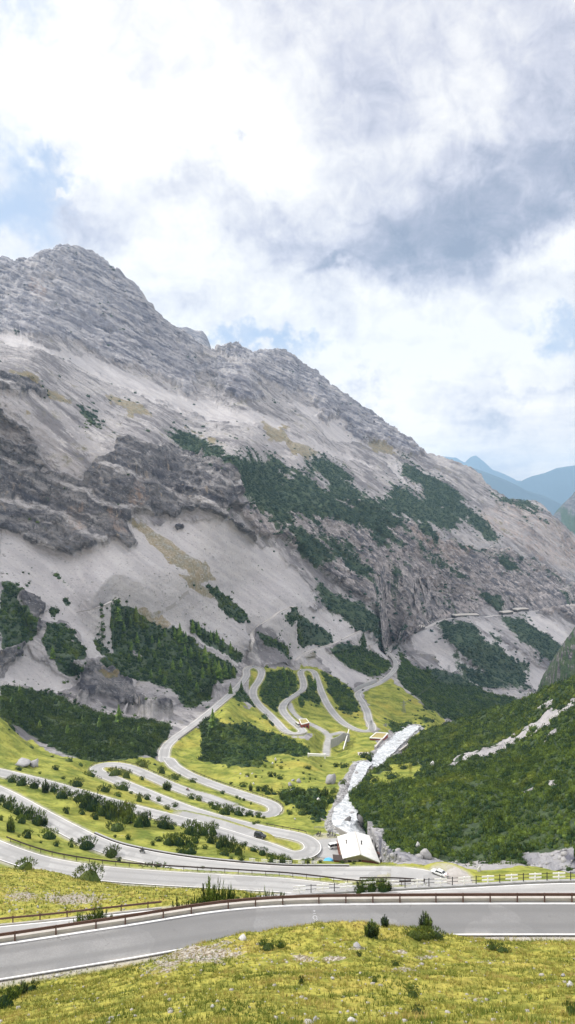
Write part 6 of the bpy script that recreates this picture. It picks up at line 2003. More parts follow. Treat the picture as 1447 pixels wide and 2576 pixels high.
# dam: stepped sills with wing walls
on_ground = lambda u, v, D: (lambda h_: P3(u, v, D) if h_ is None else h_)(GB.hit(u, v))
dam = empty('dam', on_ground(975, 1872, 540), 0, 'stepped concrete dam with wing walls across the torrent', 'dam')
o0 = np.array(dam.location)
for k, (ul, ur, v) in enumerate([(953, 1000, 1881), (957, 1011, 1874), (966, 1024, 1866), (985, 1036, 1857)]):
    m_ = on_ground((ul + ur) / 2, v, 540)
    a, b = P3(ul, v, m_[1]) - o0, P3(ur, v - 1, m_[1] + 2) - o0
    MB().bar(a + [0, 0, -.6], b + [0, 0, -.6], 2.0, 2.6).build('sill', M_CONC2, dam)
for pts in ([(944, 1884), (953, 1872), (962, 1862), (968, 1858)], [(1006, 1892), (1022, 1880), (1036, 1867), (1040, 1856)]):
    secs = []
    for u, v in pts:
        q = on_ground(u, v, 540) - o0
        secs.append([(q[0] - .7, q[1], q[2] - 5), (q[0] - .7, q[1], q[2] + 1.6), (q[0] + .7, q[1], q[2] + 1.6), (q[0] + .7, q[1], q[2] - 5)])
    MB().loft(secs).build('wing_wall', M_CONC, dam)
p = P3(915, 1908, 485)
gh = empty('gatehouse', p, 0, 'small grey concrete gatehouse at the head of the rapids', 'building')
MB().box((0, 0, .5), (7, 5, 5)).build('wall', M_CONC2, gh)
MB().box((0, 0, 3.25), (8, 6, .45)).build('roof', M_CONC, gh)
MB().box((-.5, -2.56, .6), (2.2, .16, 2.4)).build('opening', M_DARKWIN, gh)
p0, p1 = P3(776, 1898, 452), P3(818, 1900, 450)
po = empty('portal', (p0 + p1) / 2, 0, 'white concrete portal on the meadow below the service road', 'portal')
o0 = np.array(po.location)
MB().bar(p0 - o0, p1 - o0, 1.0, 1.5).build('beam', M_WHITE, po)
MB().bar(p0 - o0 + [0, .6, -2.2], p0 - o0 + [0, .6, .7], 1.0).bar(p1 - o0 + [0, .6, -2.2], p1 - o0 + [0, .6, .7], 1.0).build('side_wall', M_WHITE, po)
pa, pb_ = P3(878, 1835, 575), P3(864, 1884, 505)
pk = empty('penstock', (pa + pb_) / 2, 0, 'pale pipe bridge slanting over the side gully', 'pipe')
o0 = np.array(pk.location)
MB().tube([pa - o0, pb_ - o0], .42, 10).build('pipe', M_WHITE, pk)
for t_ in (.25, .6):
    q = pa * (1 - t_) + pb_ * t_ - o0
    MB().box(q - [0, 0, 2.4], (1.2, .8, 4)).build('pier', M_CONC2, pk)
mb = MB()
secs = []
for u, v, D in ((832, 1862, 520), (850, 1855, 532), (864, 1845, 548), (880, 1848, 555)):
    q = P3(u, v, D)
    secs.append([(q[0], q[1] - .5, q[2] - 6), (q[0], q[1] - .5, q[2] + .6), (q[0], q[1] + .5, q[2] + .6), (q[0], q[1] + .5, q[2] - 6)])
tag(mb.loft(secs).build('retaining_wall', M_CONC2), 'grey retaining wall of the service yard by the pipe', 'wall')


def pylon(label, u, vb_, vt, D, w_):
    p = P3(u, vb_, D)
    h = (vb_ - vt) / F * D
    r = empty('pylon', p, .4, label, 'pylon', 'lattice power pylons')
    m_ = MB()
    lv_ = np.linspace(0, 1, 7)
    wd = lambda t_: w_ * (1 - t_) ** .9 / 2 + .18
    cr4 = ((-1, -1), (1, -1), (1, 1), (-1, 1))
    for i in range(6):
        a, b = lv_[i], lv_[i + 1]
        for k in range(4):
            x, y = cr4[k]
            x2, y2 = cr4[(k + 1) % 4]
            m_.bar((x * wd(a), y * wd(a), a * h), (x * wd(b), y * wd(b), b * h), .20)
            m_.bar((x * wd(a), y * wd(a), a * h), (x2 * wd(b), y2 * wd(b), b * h), .12)
    m_.build('mast', M_GREYRAIL, r)
    for t_ in (.80, .92):
        MB().bar((-w_ * .9, 0, t_ * h), (w_ * .9, 0, t_ * h), .2, .3).build('cross_arm', M_GREYRAIL, r)
    return r, p + np.array([0, 0, .86 * h])


y1, w1 = pylon('tall lattice pylon on the bright meadow', 1016, 1816, 1762, 700, 4.2)
y2, w2 = pylon('lattice pylon beside the lower end of the bright meadow', 970, 1846, 1820, 625, 3.0)
y3, w3 = pylon('lattice pylon at the last right hairpin', 934, 1838, 1812, 600, 2.6)
y4, w4 = pylon('far small pylon on the pine slope under the cliffs', 1130, 1700, 1672, 1000, 4.0)
cb_ = MB()
for off in (-1.6, 0, 1.6):
    for a, b in ((w1, w4),):
        pts = [a * (1 - t_) + b * t_ + np.array([off, 0, off * .3 - 22 * t_ * (1 - t_)]) for t_ in np.linspace(0, 1, 13)]
        cb_.tube(pts, .09, 4)
tag(cb_.build('power_cable', M_BLACK), 'thin sagging power cables between the meadow pylon and the slope', 'cable')

# ------------------------------------------------------------------ vehicles
M_TYRE = simple('tyre_rubber', (.020, .020, .021), .85)
M_RIM = simple('alloy_rim', (.45, .45, .46), .35, .8)
M_GLASS = simple('tinted_glass', (.022, .026, .032), .08, spec=.7, var=.05)
M_LAMP = simple('clear_lamp', (.70, .70, .68), .15, spec=.6)
M_RED = simple('red_lamp', (.35, .02, .02), .25, spec=.5)


def carpaint(name, c):
    m, t = newmat(name)
    co = t.n('ShaderNodeTexCoord').outputs['Object']
    b = t.surf(t.mix(t.ss(t.noise(co, 2.5, 3), .3, .7, 0, .25), c, tuple(x * .75 for x in c)), .32, spec=.5)
    b.inputs['Coat Weight'].default_value = .4
    b.inputs['Coat Roughness'].default_value = .1
    return m


PAINT = {k: carpaint(k + '_paint', c) for k, c in dict(white=(.72, .72, .72), black=(.016, .017, .020), silver=(.40, .41, .42), cream=(.62, .60, .54), darkgrey=(.035, .038, .042)).items()}
CAR = {  # length, width, belt z, roof z, body stations (x, top z), cabin (x0 base, x0 top, x1 top, x1 base)
    'saloon': (4.7, 1.80, .92, 1.42, [(-2.35, .62), (-2.2, .88), (-1.5, .98), (1.0, .95), (1.9, .82), (2.3, .62)], (-1.75, -1.0, .35, 1.15)),
    'jeep': (4.5, 1.85, 1.12, 1.85, [(-2.25, .75), (-2.2, 1.12), (1.0, 1.12), (2.1, 1.02), (2.25, .7)], (-2.15, -2.0, .25, .9)),
    'van': (5.0, 1.95, 1.15, 2.05, [(-2.5, .8), (-2.45, 1.15), (1.3, 1.15), (2.3, .95), (2.5, .6)], (-2.42, -2.3, 1.0, 1.75)),
    'bus': (6.4, 2.25, 1.35, 2.75, [(-3.2, .9), (-3.18, 1.35), (2.7, 1.35), (3.1, 1.1), (3.2, .7)], (-3.12, -3.0, 2.3, 2.85))}


def make_car(kind, paint, name, label, group='vehicles on the pass', roofmat=None):
    L, W, bz, rz_, st, cab = CAR[kind]
    r = empty(name, (0, 0, 0), 0, label, 'car' if kind in ('saloon', 'jeep') else 'van', group)
    hw = W / 2
    secs = []
    for x, z in st:
        e = .86 if abs(x) > L * .45 else 1.0
        secs.append([(x, -hw * e * .92, .28), (x, -hw * e, .5), (x, -hw * e * .97, z * .86), (x, -hw * e * .80, z), (x, hw * e * .80, z), (x, hw * e * .97, z * .86), (x, hw * e, .5), (x, hw * e * .92, .28)])
    MB().loft(secs).build('body', PAINT[paint], r, .03, True)
    a, b, c, d = cab
    wl_, wt = hw * .90, hw * .74
    z0, z1 = bz - .06, rz_ - .05
    MB().loft([[(a, -wl_, z0), (b, -wt, z1), (b, wt, z1), (a, wl_, z0)], [(d, -wl_, z0), (c, -wt, z1), (c, wt, z1), (d, wl_, z0)]]).build('window', M_GLASS, r, .02)
    rm = MB()
    rm.loft([[(b - .10, -wt * 1.03, z1 - .03), (b - .02, -wt * .85, rz_), (b - .02, wt * .85, rz_), (b - .10, wt * 1.03, z1 - .03)], [(c + .08, -wt * 1.03, z1 - .03), (c, -wt * .85, rz_), (c, wt * .85, rz_), (c + .08, wt * 1.03, z1 - .03)]])
    for s_ in (-1, 1):                       # pillars
        for lo, hi in ((a, b), (d, c), ((a + d) / 2, (b + c) / 2)):
            rm.bar((lo, s_ * wl_ * 1.01, z0), (hi, s_ * wt * 1.01, z1), .09, .06)
    rm.build('roof', roofmat or PAINT[paint], r, .01)
    wr_ = .33 if kind in ('saloon',) else .38
    for x in (-L * .30, L * .30):
        for s_ in (-1, 1):
            ty = MB().tube([(x, s_ * (hw - .20), wr_), (x, s_ * (hw + .01), wr_)], wr_, 16).build('wheel', M_TYRE, r, .02)
            MB().tube([(x, s_ * (hw + .012), wr_), (x, s_ * (hw + .03), wr_)], wr_ * .62, 10).build('rim', M_RIM, ty)
    for s_ in (-1, 1):
        MB().box((L / 2 - .13, s_ * hw * .62, .68), (.16, .34, .16)).build('headlight', M_LAMP, r, .02)
        MB().box((-L / 2 + .08, s_ * hw * .64, .78), (.14, .32, .16)).build('taillight', M_RED, r, .02)
        MB().box((d - .35, s_ * (hw + .06), bz + .03), (.12, .14, .12)).build('mirror', PAINT[paint], r, .02)
    MB().box((L / 2 - .04, 0, .42), (.1, W * .8, .22)).build('bumper', M_TYRE, r, .02)
    MB().box((-L / 2 + .06, 0, .45), (.1, W * .8, .2)).build('bumper', M_TYRE, r, .02)
    return r


def on_road(o, road, i, lat, rev=False):
    p = road.P[i] + np.r_[road.N[i] * lat, .02]
    o.location = p
    t_ = road.T[i] * (-1 if rev else 1)
    o.rotation_euler = (0, 0, math.atan2(t_[1], t_[0]))
    return o


def at_uv(o, key, x, y, z, heading, lift=0):
    u, v = uv(key, x, y)
    D = z / ((CY - v) / F)
    o.location = ((u - CX) / F * D, D, z + lift)
    o.rotation_euler = (0, 0, math.radians(heading))
    return o


at_uv(make_car('saloon', 'white', 'parked_car', 'white saloon car rounding the lower hairpin on the gravel edge'), '2', 764, 628, -99.3, 138, .02)
on_road(make_car('jeep', 'black', 'off_road_car', 'black off-road car with pale bonnet beside the pull-out'), MAIN, idx(MAIN, '1', 1285, 468), 4.6, False)
bpy.context.view_layer.update()
at_uv(make_car('van', 'white', 'parked_van', 'white van parked against the left side of the hut'), 'H', 690, 155, -124.3, 20, .02)
on_road(make_car('bus', 'cream', 'camper_van', 'cream camper van with dark windows by the small red building'), MAIN, idx(MAIN, '3', 632, 815), .2, True)
on_road(make_car('van', 'white', 'small_van', 'small white van on the topmost middle hairpin'), MAIN, idx(MAIN, '3', 648, 455), .8)
on_road(make_car('saloon', 'darkgrey', 'small_car', 'tiny dark car at the upper right bend'), MAIN, idx(MAIN, '3', 1043, 583), -1.2)
on_road(make_car('saloon', 'silver', 'small_car', 'tiny pale car at the top of the leftmost high hairpin'), MAIN, idx(MAIN, '3', 350, 430), 2.0)

# ------------------------------------------------------------------ motorcycles and people
M_LEATHER = simple('black_riding_suit', (.022, .022, .025), .7)
M_REDSUIT = simple('red_riding_jacket', (.38, .035, .030), .7)
M_GREYSUIT = simple('grey_riding_suit', (.12, .12, .13), .7)
M_SKIN = simple('skin', (.48, .30, .22), .6)
M_HAIR = simple('dark_hair', (.03, .022, .016), .7)
M_HELMW = simple('white_helmet', (.75, .75, .74), .3, spec=.5)
M_HELMB = simple('black_helmet', (.02, .02, .022), .25, spec=.5)


def ring(c, R_, r_, axis_y=True, n=18, m=8):
    mb = MB()
    vs, fs = [], []
    for i in range(n):
        a = 2 * math.pi * i / n
        for j in range(m):
            b = 2 * math.pi * j / m
            q = R_ + r_ * math.cos(b)
            vs.append((c[0] + q * math.cos(a), c[1] + r_ * math.sin(b), c[2] + q * math.sin(a)))
    for i in range(n):
        for j in range(m):
            fs.append((i * m + j, ((i + 1) % n) * m + j, ((i + 1) % n) * m + (j + 1) % m, i * m + (j + 1) % m))
    return mb.add(vs, fs)


def make_bike(label, paint, group='motorcycles on the pass', cases=True):
    r = empty('motorcycle', (0, 0, 0), 0, label, 'motorcycle', group)
    for x in (-.72, .74):
        w_ = ring((x, 0, .31), .25, .065).build('wheel', M_TYRE, r, 0, True)
        MB().tube([(x, -.05, .31), (x, .05, .31)], .19, 12).build('rim', M_RIM, w_)
    MB().loft([[(-.55, -.12, .42), (-.55, .12, .42), (-.55, .12, .66), (-.55, -.12, .66)], [(.05, -.20, .25), (.05, .20, .25), (.05, .18, .78), (.05, -.18, .78)], [(.45, -.15, .38), (.45, .15, .38), (.45, .12, .82), (.45, -.12, .82)]]).build('engine', M_GREYRAIL, r, .03)
    MB().loft([[(-.08, -.14, .76), (-.08, .14, .76), (-.08, .10, .92), (-.08, -.10, .92)], [(.22, -.20, .76), (.22, .20, .76), (.22, .15, 1.04), (.22, -.15, 1.04)], [(.52, -.14, .80), (.52, .14, .80), (.52, .09, 1.0), (.52, -.09, 1.0)]]).build('fuel_tank', paint, r, .03, True)
    MB().loft([[(-.85, -.11, .84), (-.85, .11, .84), (-.85, .09, .93), (-.85, -.09, .93)], [(-.35, -.16, .76), (-.35, .16, .76), (-.35, .14, .85), (-.35, -.14, .85)], [(-.02, -.12, .78), (-.02, .12, .78), (-.02, .1, .86), (-.02, -.1, .86)]]).build('seat', M_TYRE, r, .02)
    MB().bar((.74, -.09, .31), (.52, -.08, .98), .05).bar((.74, .09, .31), (.52, .08, .98), .05).build('fork', M_RIM, r)
    MB().tube([(.36, -.40, 1.06), (.48, -.22, 1.10), (.50, 0, 1.06), (.48, .22, 1.10), (.36, .40, 1.06)], .022, 6).build('handlebar', M_BLACK, r)
    MB().loft([[(.58, -.16, .82), (.58, .16, .82), (.50, .14, 1.16), (.50, -.14, 1.16)], [(.72, -.10, .86), (.72, .10, .86), (.60, .08, 1.12), (.60, -.08, 1.12)]]).build('fairing', paint, r, .02, True)
    MB().box((.75, 0, .92), (.06, .16, .12)).build('headlight', M_LAMP, r, .01)
    if cases:
        for s_ in (-1, 1):
            MB().box((-.68, s_ * .30, .62), (.46, .20, .34)).build('pannier', M_TYRE, r, .03)
    return r


def skin_body(name, joints, edges, mats, split):
    """one continuous figure grown over its skeleton"""
    me = bpy.data.meshes.new(name)
    me.from_pydata([j[:3] for j in joints], edges, [])
    o = bpy.data.objects.new(name, me)
    COL.objects.link(o)
    md = o.modifiers.new('skin', 'SKIN')
    md.use_smooth_shade = True
    sv = me.skin_vertices[0].data
    for i, j in enumerate(joints):
        rr = j[3] if hasattr(j[3], '__len__') else (j[3], j[3])
        sv[i].radius = rr
    sv[0].use_root = True
    sb = o.modifiers.new('sub', 'SUBSURF')
    sb.levels = sb.render_levels = 1
    dg = bpy.context.evaluated_depsgraph_get()
    m2 = bpy.data.meshes.new_from_object(o.evaluated_get(dg))
    bpy.data.objects.remove(o)
    for m_ in mats:
        m2.materials.append(m_)
    for p in m2.polygons:
        p.material_index = split(p.center)
        p.use_smooth = True
    o = bpy.data.objects.new(name, m2)
    COL.objects.link(o)
    return o


def hand_chain(J, E, wrist, d, side):
    """palm with four fingers and a thumb, lightly curled"""
    d = np.array(d, float)
    d /= np.linalg.norm(d)
    sd = np.cross(d, [1, 0, 0])
    sd = np.array([1.0, 0, 0]) if np.linalg.norm(sd) < .1 else np.array([1.0, 0, 0])
    w_ = np.array(J[wrist][:3])
    pm = len(J)
    J.append((*(w_ + d * .05), (.038, .02)))
    E.append((wrist, pm))
    for k, L in enumerate((.075, .085, .08, .06)):
        b = w_ + d * .085 + sd * (.03 - .02 * k)
        n0 = len(J)
        J.append((*b, .010))
        J.append((*(b + d * L * .55 + np.array([.0, side * .008, 0])), .009))
        J.append((*(b + d * L + np.array([.0, side * -.02, 0])), .007))
        E.extend([(pm, n0), (n0, n0 + 1), (n0 + 1, n0 + 2)])
    n0 = len(J)
    J.append((*(w_ + d * .045 + sd * .045), .011))
    J.append((*(w_ + d * .085 + sd * .06), .008))
    E.extend([(pm, n0), (n0, n0 + 1)])


def person(label, pose, jacket, legs, helmet, hair=True, group='people by the motorcycles'):
    if pose == 'stand':
        J = [(0, 0, .95, (.15, .11)), (0, 0, 1.2, (.16, .11)), (0, 0, 1.42, (.17, .10)), (0, 0, 1.52, .055), (.01, 0, 1.63, (.085, .10)), (.01, 0, 1.73, (.075, .09)),
             (0, .19, 1.42, .065), (.02, .25, 1.15, .05), (.08, .26, .92, .036), (0, -.19, 1.42, .065), (.02, -.25, 1.15, .05), (.10, -.26, .92, .036),
             (0, .09, .88, .095), (.02, .11, .50, .065), (0, .12, .10, .045), (.15, .13, .05, .04), (0, -.09, .88, .095), (.0, -.12, .50, .065), (-.02, -.13, .10, .045), (.13, -.14, .05, .04)]
        E = [(0, 1), (1, 2), (2, 3), (3, 4), (4, 5), (2, 6), (6, 7), (7, 8), (2, 9), (9, 10), (10, 11), (0, 12), (12, 13), (13, 14), (14, 15), (0, 16), (16, 17), (17, 18), (18, 19)]
        hand_chain(J, E, 8, (.15, 0, -1), 1)
        hand_chain(J, E, 11, (.15, 0, -1), -1)
        split = lambda c: 2 if (c.z > 1.5 or (c.z < .905 and abs(c.y) > .21)) else (0 if c.z > .92 else (1 if c.z > .12 else 3))
        hd = (.01, 0, 1.68)
    else:
        J = [(-.22, 0, .95, (.15, .12)), (-.12, 0, 1.18, (.15, .12)), (-.02, 0, 1.38, (.16, .11)), (.03, 0, 1.47, .055), (.07, 0, 1.58, (.085, .10)), (.08, 0, 1.67, (.075, .09)),
             (0, .19, 1.37, .065), (.16, .30, 1.17, .05), (.36, .33, 1.09, .036), (0, -.19, 1.37, .065), (.16, -.30, 1.17, .05), (.36, -.33, 1.09, .036),
             (-.16, .11, .90, .095), (.22, .24, .72, .07), (-.02, .25, .36, .045), (.13, .25, .30, .04), (-.16, -.11, .90, .095), (.22, -.24, .72, .07), (-.02, -.25, .36, .045), (.13, -.25, .30, .04)]
        E = [(0, 1), (1, 2), (2, 3), (3, 4), (4, 5), (2, 6), (6, 7), (7, 8), (2, 9), (9, 10), (10, 11), (0, 12), (12, 13), (13, 14), (14, 15), (0, 16), (16, 17), (17, 18), (18, 19)]
        hand_chain(J, E, 8, (1, 0, -.25), 1)
        hand_chain(J, E, 11, (1, 0, -.25), -1)
        split = lambda c: 2 if c.z > 1.46 else (0 if c.z > 1.0 else (1 if c.z > .36 else 3))
        hd = (.075, 0, 1.625)
    o = skin_body('person', J, E, [jacket, legs, M_SKIN, M_BLACK], split)
    tag(o, label, 'person', group)
    if helmet is not None:
        hv, hf, _ = rock_mesh(1, 3, 1, 0)
        bm = bmesh.new()
        bmesh.ops.create_icosphere(bm, subdivisions=3, radius=1)
        me = bpy.data.meshes.new('helmet')
        for v in bm.verts:
            v.co = (v.co.x * .155 + hd[0], v.co.y * .128 + hd[1], v.co.z * .145 + hd[2] + .01)
        for f in bm.faces:
            f.smooth = True
        bm.to_mesh(me)
        bm.free()
        me.materials.append(helmet)
        h_ = bpy.data.objects.new('helmet', me)
        COL.objects.link(h_)
        h_.parent = o
        MB().box((hd[0] + .125, 0, hd[2] + .03), (.07, .17, .075)).build('visor', M_GLASS, h_, .02)
    else:
        hm = MB().tube([(hd[0] - .01, 0, hd[2] + .0), (hd[0] - .012, 0, hd[2] + .07), (hd[0] - .01, 0, hd[2] + .125)], [.115, .115, .05], 12).build('hair', M_HAIR, o, 0, True)
        for s_ in (-1, 1):
            MB().box((hd[0] + .088, s_ * .033, hd[2] - .01), (.02, .02, .014)).build('eye', M_BLACK, o)
            MB().box((hd[0] - .005, s_ * .095, hd[2] - .02), (.03, .02, .055)).build('ear', M_SKIN, o, .005)
        MB().bar((hd[0] + .10, 0, hd[2] + .0), (hd[0] + .118, 0, hd[2] - .04), .022).build('nose', M_SKIN, o)
        MB().box((hd[0] + .09, 0, hd[2] - .07), (.016, .045, .010)).build('mouth', M_REDSUIT, o)
    return o


P_BLK, P_RED, P_WHT = PAINT['black'], carpaint('red_paint', (.42, .03, .025)), PAINT['white']


def ride(road, i, lat, rev, blabel, plabel, bp, suit, helm):
    b = make_bike(blabel, bp)
    p = person(plabel, 'ride', suit, suit if suit is not M_REDSUIT else M_LEATHER, helm, group='motorcycle riders')
    on_road(b, road, i, lat, rev)
    on_road(p, road, i, lat, rev)


ride(R3, idx(R3, '1', 692, 530, 0, n2), 1.6, False, 'black touring motorcycle with panniers on the long lower road', 'rider in black on the touring motorcycle', P_BLK, M_LEATHER, M_HELMB)
ride(MAIN, idx(MAIN, '1', 940, 208), .9, False, 'red motorcycle on the road above the island of shrubs', 'rider in a red jacket above the island of shrubs', P_RED, M_REDSUIT, M_HELMW)
ride(MAIN, idx(MAIN, '1', 622, 282), 1.2, False, 'red motorcycle behind the big shrub clump', 'rider in a red jacket behind the big shrub clump', P_RED, M_REDSUIT, M_HELMB)
ride(R3, idx(R3, '2', 655, 724, n2 - 40), .5, False, 'motorcycle half hidden behind the white fence', 'rider with a white helmet behind the white fence', P_BLK, M_GREYSUIT, M_HELMW)
for k, (x, y, lab, hd) in enumerate([(-10, 72, 'black motorcycle parked leftmost by the grey railing', 60), (8, 66, 'dark motorcycle parked second from the left by the railing', 70), (120, 70, 'motorcycle parked beside the standing group', 75), (150, 56, 'dark motorcycle parked behind the standing people', 75), (300, 72, 'motorcycle parked rightmost near the masonry bank', 80)]):
    b = make_bike(lab, (P_BLK, P_BLK, P_WHT, P_BLK, PAINT['silver'])[k], 'motorcycles parked by the hut bend')
    at_uv(b, 'H', (440, 475, 590, 615, 690)[k], (-32, -36, -22, -42, -18)[k], -124.3, hd, .05)
for k, (x, y, lab, hd) in enumerate([(592, -30, 'person in black standing tall between the motorcycles', -60), (622, -34, 'person in dark clothes beside the tallest figure', 200), (655, -14, 'person in grey standing near the rightmost motorcycle', 120)]):
    p = person(lab, 'stand', (M_LEATHER, M_LEATHER, M_GREYSUIT)[k], M_LEATHER, None)
    at_uv(p, 'H', x, y, -124.3, hd, .05)

# ------------------------------------------------------------------ road surfaces and markings
def asphalt(name, lo, hi, sc_):
    m, t = newmat(name)
    co = t.n('ShaderNodeTexCoord').outputs['Object']
    n4 = t.noise(co, 1 / sc_, 5, .65)
    n01 = t.noise(co, 6.0, 3, .6)
    c = t.mix(t.ss(n4, .3, .7), lo, hi)
    c = t.mix(t.math('MULTIPLY', t.ss(n01, .3, .7), .35), c, tuple(x * .7 for x in lo))
    d_ = t.math('ABSOLUTE', t.math('ABSOLUTE', t.attr('across').outputs['Fac']))
    trk = t.ss(t.math('ABSOLUTE', t.math('SUBTRACT', d_, 1.45)), .15, .75, 1, 0)
    c = t.mix(t.math('MULTIPLY', trk, t.ss(n4, .3, .6, .15, .5)), c, tuple(x * .66 for x in lo))
    c = t.mix(t.math('MULTIPLY', t.ss(d_, 2.2, 3.0), t.ss(n4, .42, .6, 0, .55)), c, (.36, .335, .30))
    c = t.mix(t.ss(t.noise(co, 1 / 2.1, 6, .7), .60, .72, 0, .5), c, tuple(x * .6 for x in lo))
    big = t.noise(co, 1 / 14, 3, .5)
    c = t.mix(t.ss(big, .52, .53, 0, .5), c, tuple(x * .78 for x in lo))                 # relaid patches
    vo = t.n('ShaderNodeTexVoronoi', feature='DISTANCE_TO_EDGE')
    t.put(vo.inputs['Vector'], t.vm('ADD', co, t.vm('SCALE', t.noise(co, .9, 3, .6, col=True), 1.4)))
    vo.inputs['Scale'].default_value = .22
    c = t.mix(t.math('MULTIPLY', t.ss(vo.outputs['Distance'], .003, .010, 1, 0), t.ss(n4, .5, .62, 0, .4)), c, tuple(x * .4 for x in lo))     # cracks
    t.surf(c, .85, t.bump(n01, .15, .02), spec=.25)
    return m


M_ASPH = asphalt('asphalt', (.185, .182, .182), (.24, .235, .232), 5)
M_ASPH_OLD = asphalt('worn_asphalt', (.315, .308, .302), (.40, .392, .385), 9)
M_GRAVEL = asphalt('gravel', (.30, .275, .25), (.44, .41, .385), 4)
M_LINE = simple('road_paint', (.74, .73, .72), .7, var=.16, scale=1.3)
M_TRACK = asphalt('gravel_track', (.46, .43, .41), (.58, .55, .53), 6)


def road_obj(name, parts, mat, label, hw=None):
    V, Fc, n, ac = [], [], 0, []
    for v, f in parts:
        rows = 9 if hw else 1
        ac.append(np.repeat(np.linspace(-1, 1, rows) * (hw or 0), len(v) // rows) if hw else np.zeros(len(v)))
        V.append(v)
        Fc.append(f + n)
        n += len(v)
    return tag(mesh_np(name, np.concatenate(V), [np.concatenate(Fc)], mat, True, {'across': np.concatenate(ac)}), label, 'road', kind='structure')


road_obj('road', [R1.ribbon(-3.1, 3.1, 0, 8)], M_ASPH, 'closest grey mountain road crossing the foreground', 3.1)
road_obj('road', [R15.ribbon(-2.9, 2.9, 0, 8)], M_ASPH_OLD, 'road one bend below the closest road', 2.9)
road_obj('road', [R3.ribbon(-3.5, 3.5, 0, 8)], M_ASPH_OLD, 'road running to the hairpin bend with the white car', 3.5)
road_obj('road', [MAIN.ribbon(-3.3, 3.3, 0, 8)], M_ASPH_OLD, 'long serpentine road descending into the valley', 3.3)
road_obj('road', [SERV.ribbon(-2.4, 2.4, .01, 2), SERV2.ribbon(-2.6, 2.6, .02, 2)], M_ASPH_OLD, 'narrow service road between the hairpins')
road_obj('road', [FARV.ribbon(-3.6, 3.6, .05, 2)], M_TRACK, 'far road cut across the scree slope')
road_obj('parking_area', [LAY1.ribbon(-2.6, 2.6, .012, 2), LAY2.ribbon(-2, 2, .012, 2), APRON.ribbon(-4.6, 4.6, -.008, 2), PARK.ribbon(-4.5, 4.5, -.012, 2)], M_ASPH_OLD, 'paved pull-outs beside the serpentine road')
road_obj('gravel_verge', [GRAV.ribbon(-3.6, 3.6, -.012, 2)], M_GRAVEL, 'gravel apron on the outside of the car hairpin')
road_obj('path', [TRK1.ribbon(-1.6, 1.6, .06, 2), TRK2.ribbon(-1.6, 1.6, .06, 2), TRK3.ribbon(-1.3, 1.3, .06, 2)], M_TRACK, 'old gravel track climbing over the scree')


def lines(road, hw, w=.22, dz=.012, gaps=()):
    out = []
    for s in (-1, 1):
        a, b = sorted((s * (hw - .12), s * (hw - .12 - w)))
        out.append(road.ribbon(a, b, dz, 1))
    return out


lp = [R1X.ribbon(.02, .32, .012, 1), R1.ribbon(-2.95, -2.8, .012, 1)] + lines(R15, 2.9, .16) + lines(R3, 3.5, .17) + lines(MAIN, 3.3, .2)
road_obj('road_markings', lp, M_LINE, 'white edge lines along the roads')
# chalked sign on the tarmac: a 9, an arrow head and a dash
i0 = R1.near_u(775, .6)
base, tx, ny = R1.P[i0] + np.r_[R1.N[i0] * .9, .012], R1.T[i0], R1.N[i0]
mb = MB()


def stroke(pts, w=.07):
    for (a, b), (c, d) in zip(pts[:-1], pts[1:]):
        p = base[:2] + tx * a + ny * b
        q = base[:2] + tx * c + ny * d
        e = (q - p) / (np.linalg.norm(q - p) + 1e-9)
        nn = np.array([-e[1], e[0]]) * w / 2
        mb.add([(*(p - nn), base[2]), (*(q - nn), base[2]), (*(q + nn), base[2]), (*(p + nn), base[2])], [(0, 1, 2, 3)])


stroke([(.3 + .22 * math.cos(t), -.6 + .35 * math.sin(t)) for t in np.linspace(0, 6.28, 11)])
stroke([(.52, -.6), (.5, -1.05), (.3, -1.3), (.1, -1.2)])
stroke([(.15, .1), (.45, .1)])
stroke([(.3, .45), (.3, .8)])
stroke([(.15, .6), (.45, .65)])
tag(mb.build('chalk_marking', simple('chalk', (.42, .42, .43), .9)), 'faint white chalked nine and strokes on the near road', 'marking', kind='structure')

# ------------------------------------------------------------------ river
def river_material():
    m, t = newmat('white_water')
    co = t.n('ShaderNodeTexCoord').outputs['Object']
    a = t.noise(co, 1 / 3.5, 6, .65, 1.2)
    b = t.noise(co, 1 / .9, 5, .65, .8)
    k = t.math('ADD', t.math('MULTIPLY', a, .6), t.math('MULTIPLY', b, .4))
    c = t.ramp(k, [(.34, (.14, .15, .16)), (.445, (.33, .345, .36)), (.53, (.59, .605, .62)), (.65, (.83, .835, .84))])
    t.surf(c, .45, t.bump(k, .8, 1.0), spec=.4)
    return m


M_RIV = river_material()
rs = np.linspace(0, 1, 15)
Lr = np.linspace(0, 1, len(RIV.P))
wr = np.interp(RIV.P[:, 1], [250, 275, 300, 330, 360, 400, 440, 480, 530, 600, 720], [2.8, 4.4, 4.4, 3.2, 2.7, 3.1, 3.8, 4.4, 5.2, 6, 3.5]) * (1 + .3 * fbm(RIV.P / 14 + 3, 2))
RV = np.stack([np.stack([RIV.P[:, 0] + RIV.N[:, 0] * wr * q, RIV.P[:, 1] + RIV.N[:, 1] * wr * q, RIV.P[:, 2] - .25], -1) for q in np.linspace(-1.15, 1.15, 15)], 0)
RV[..., 2] += fbm(RV / 4.0, 4, ridged=True) * .75 + fbm(RV / 1.3, 2) * .25
a = (np.arange(14)[:, None] * len(RIV.P) + np.arange(len(RIV.P) - 1)[None]).ravel()
n_ = len(RIV.P)
tag(mesh_np('river', RV.reshape(-1, 3), [np.stack([a, a + n_, a + n_ + 1, a + 1], 1)], M_RIV), 'white rushing mountain torrent between the meadow and the pine slope', 'river', kind='structure')

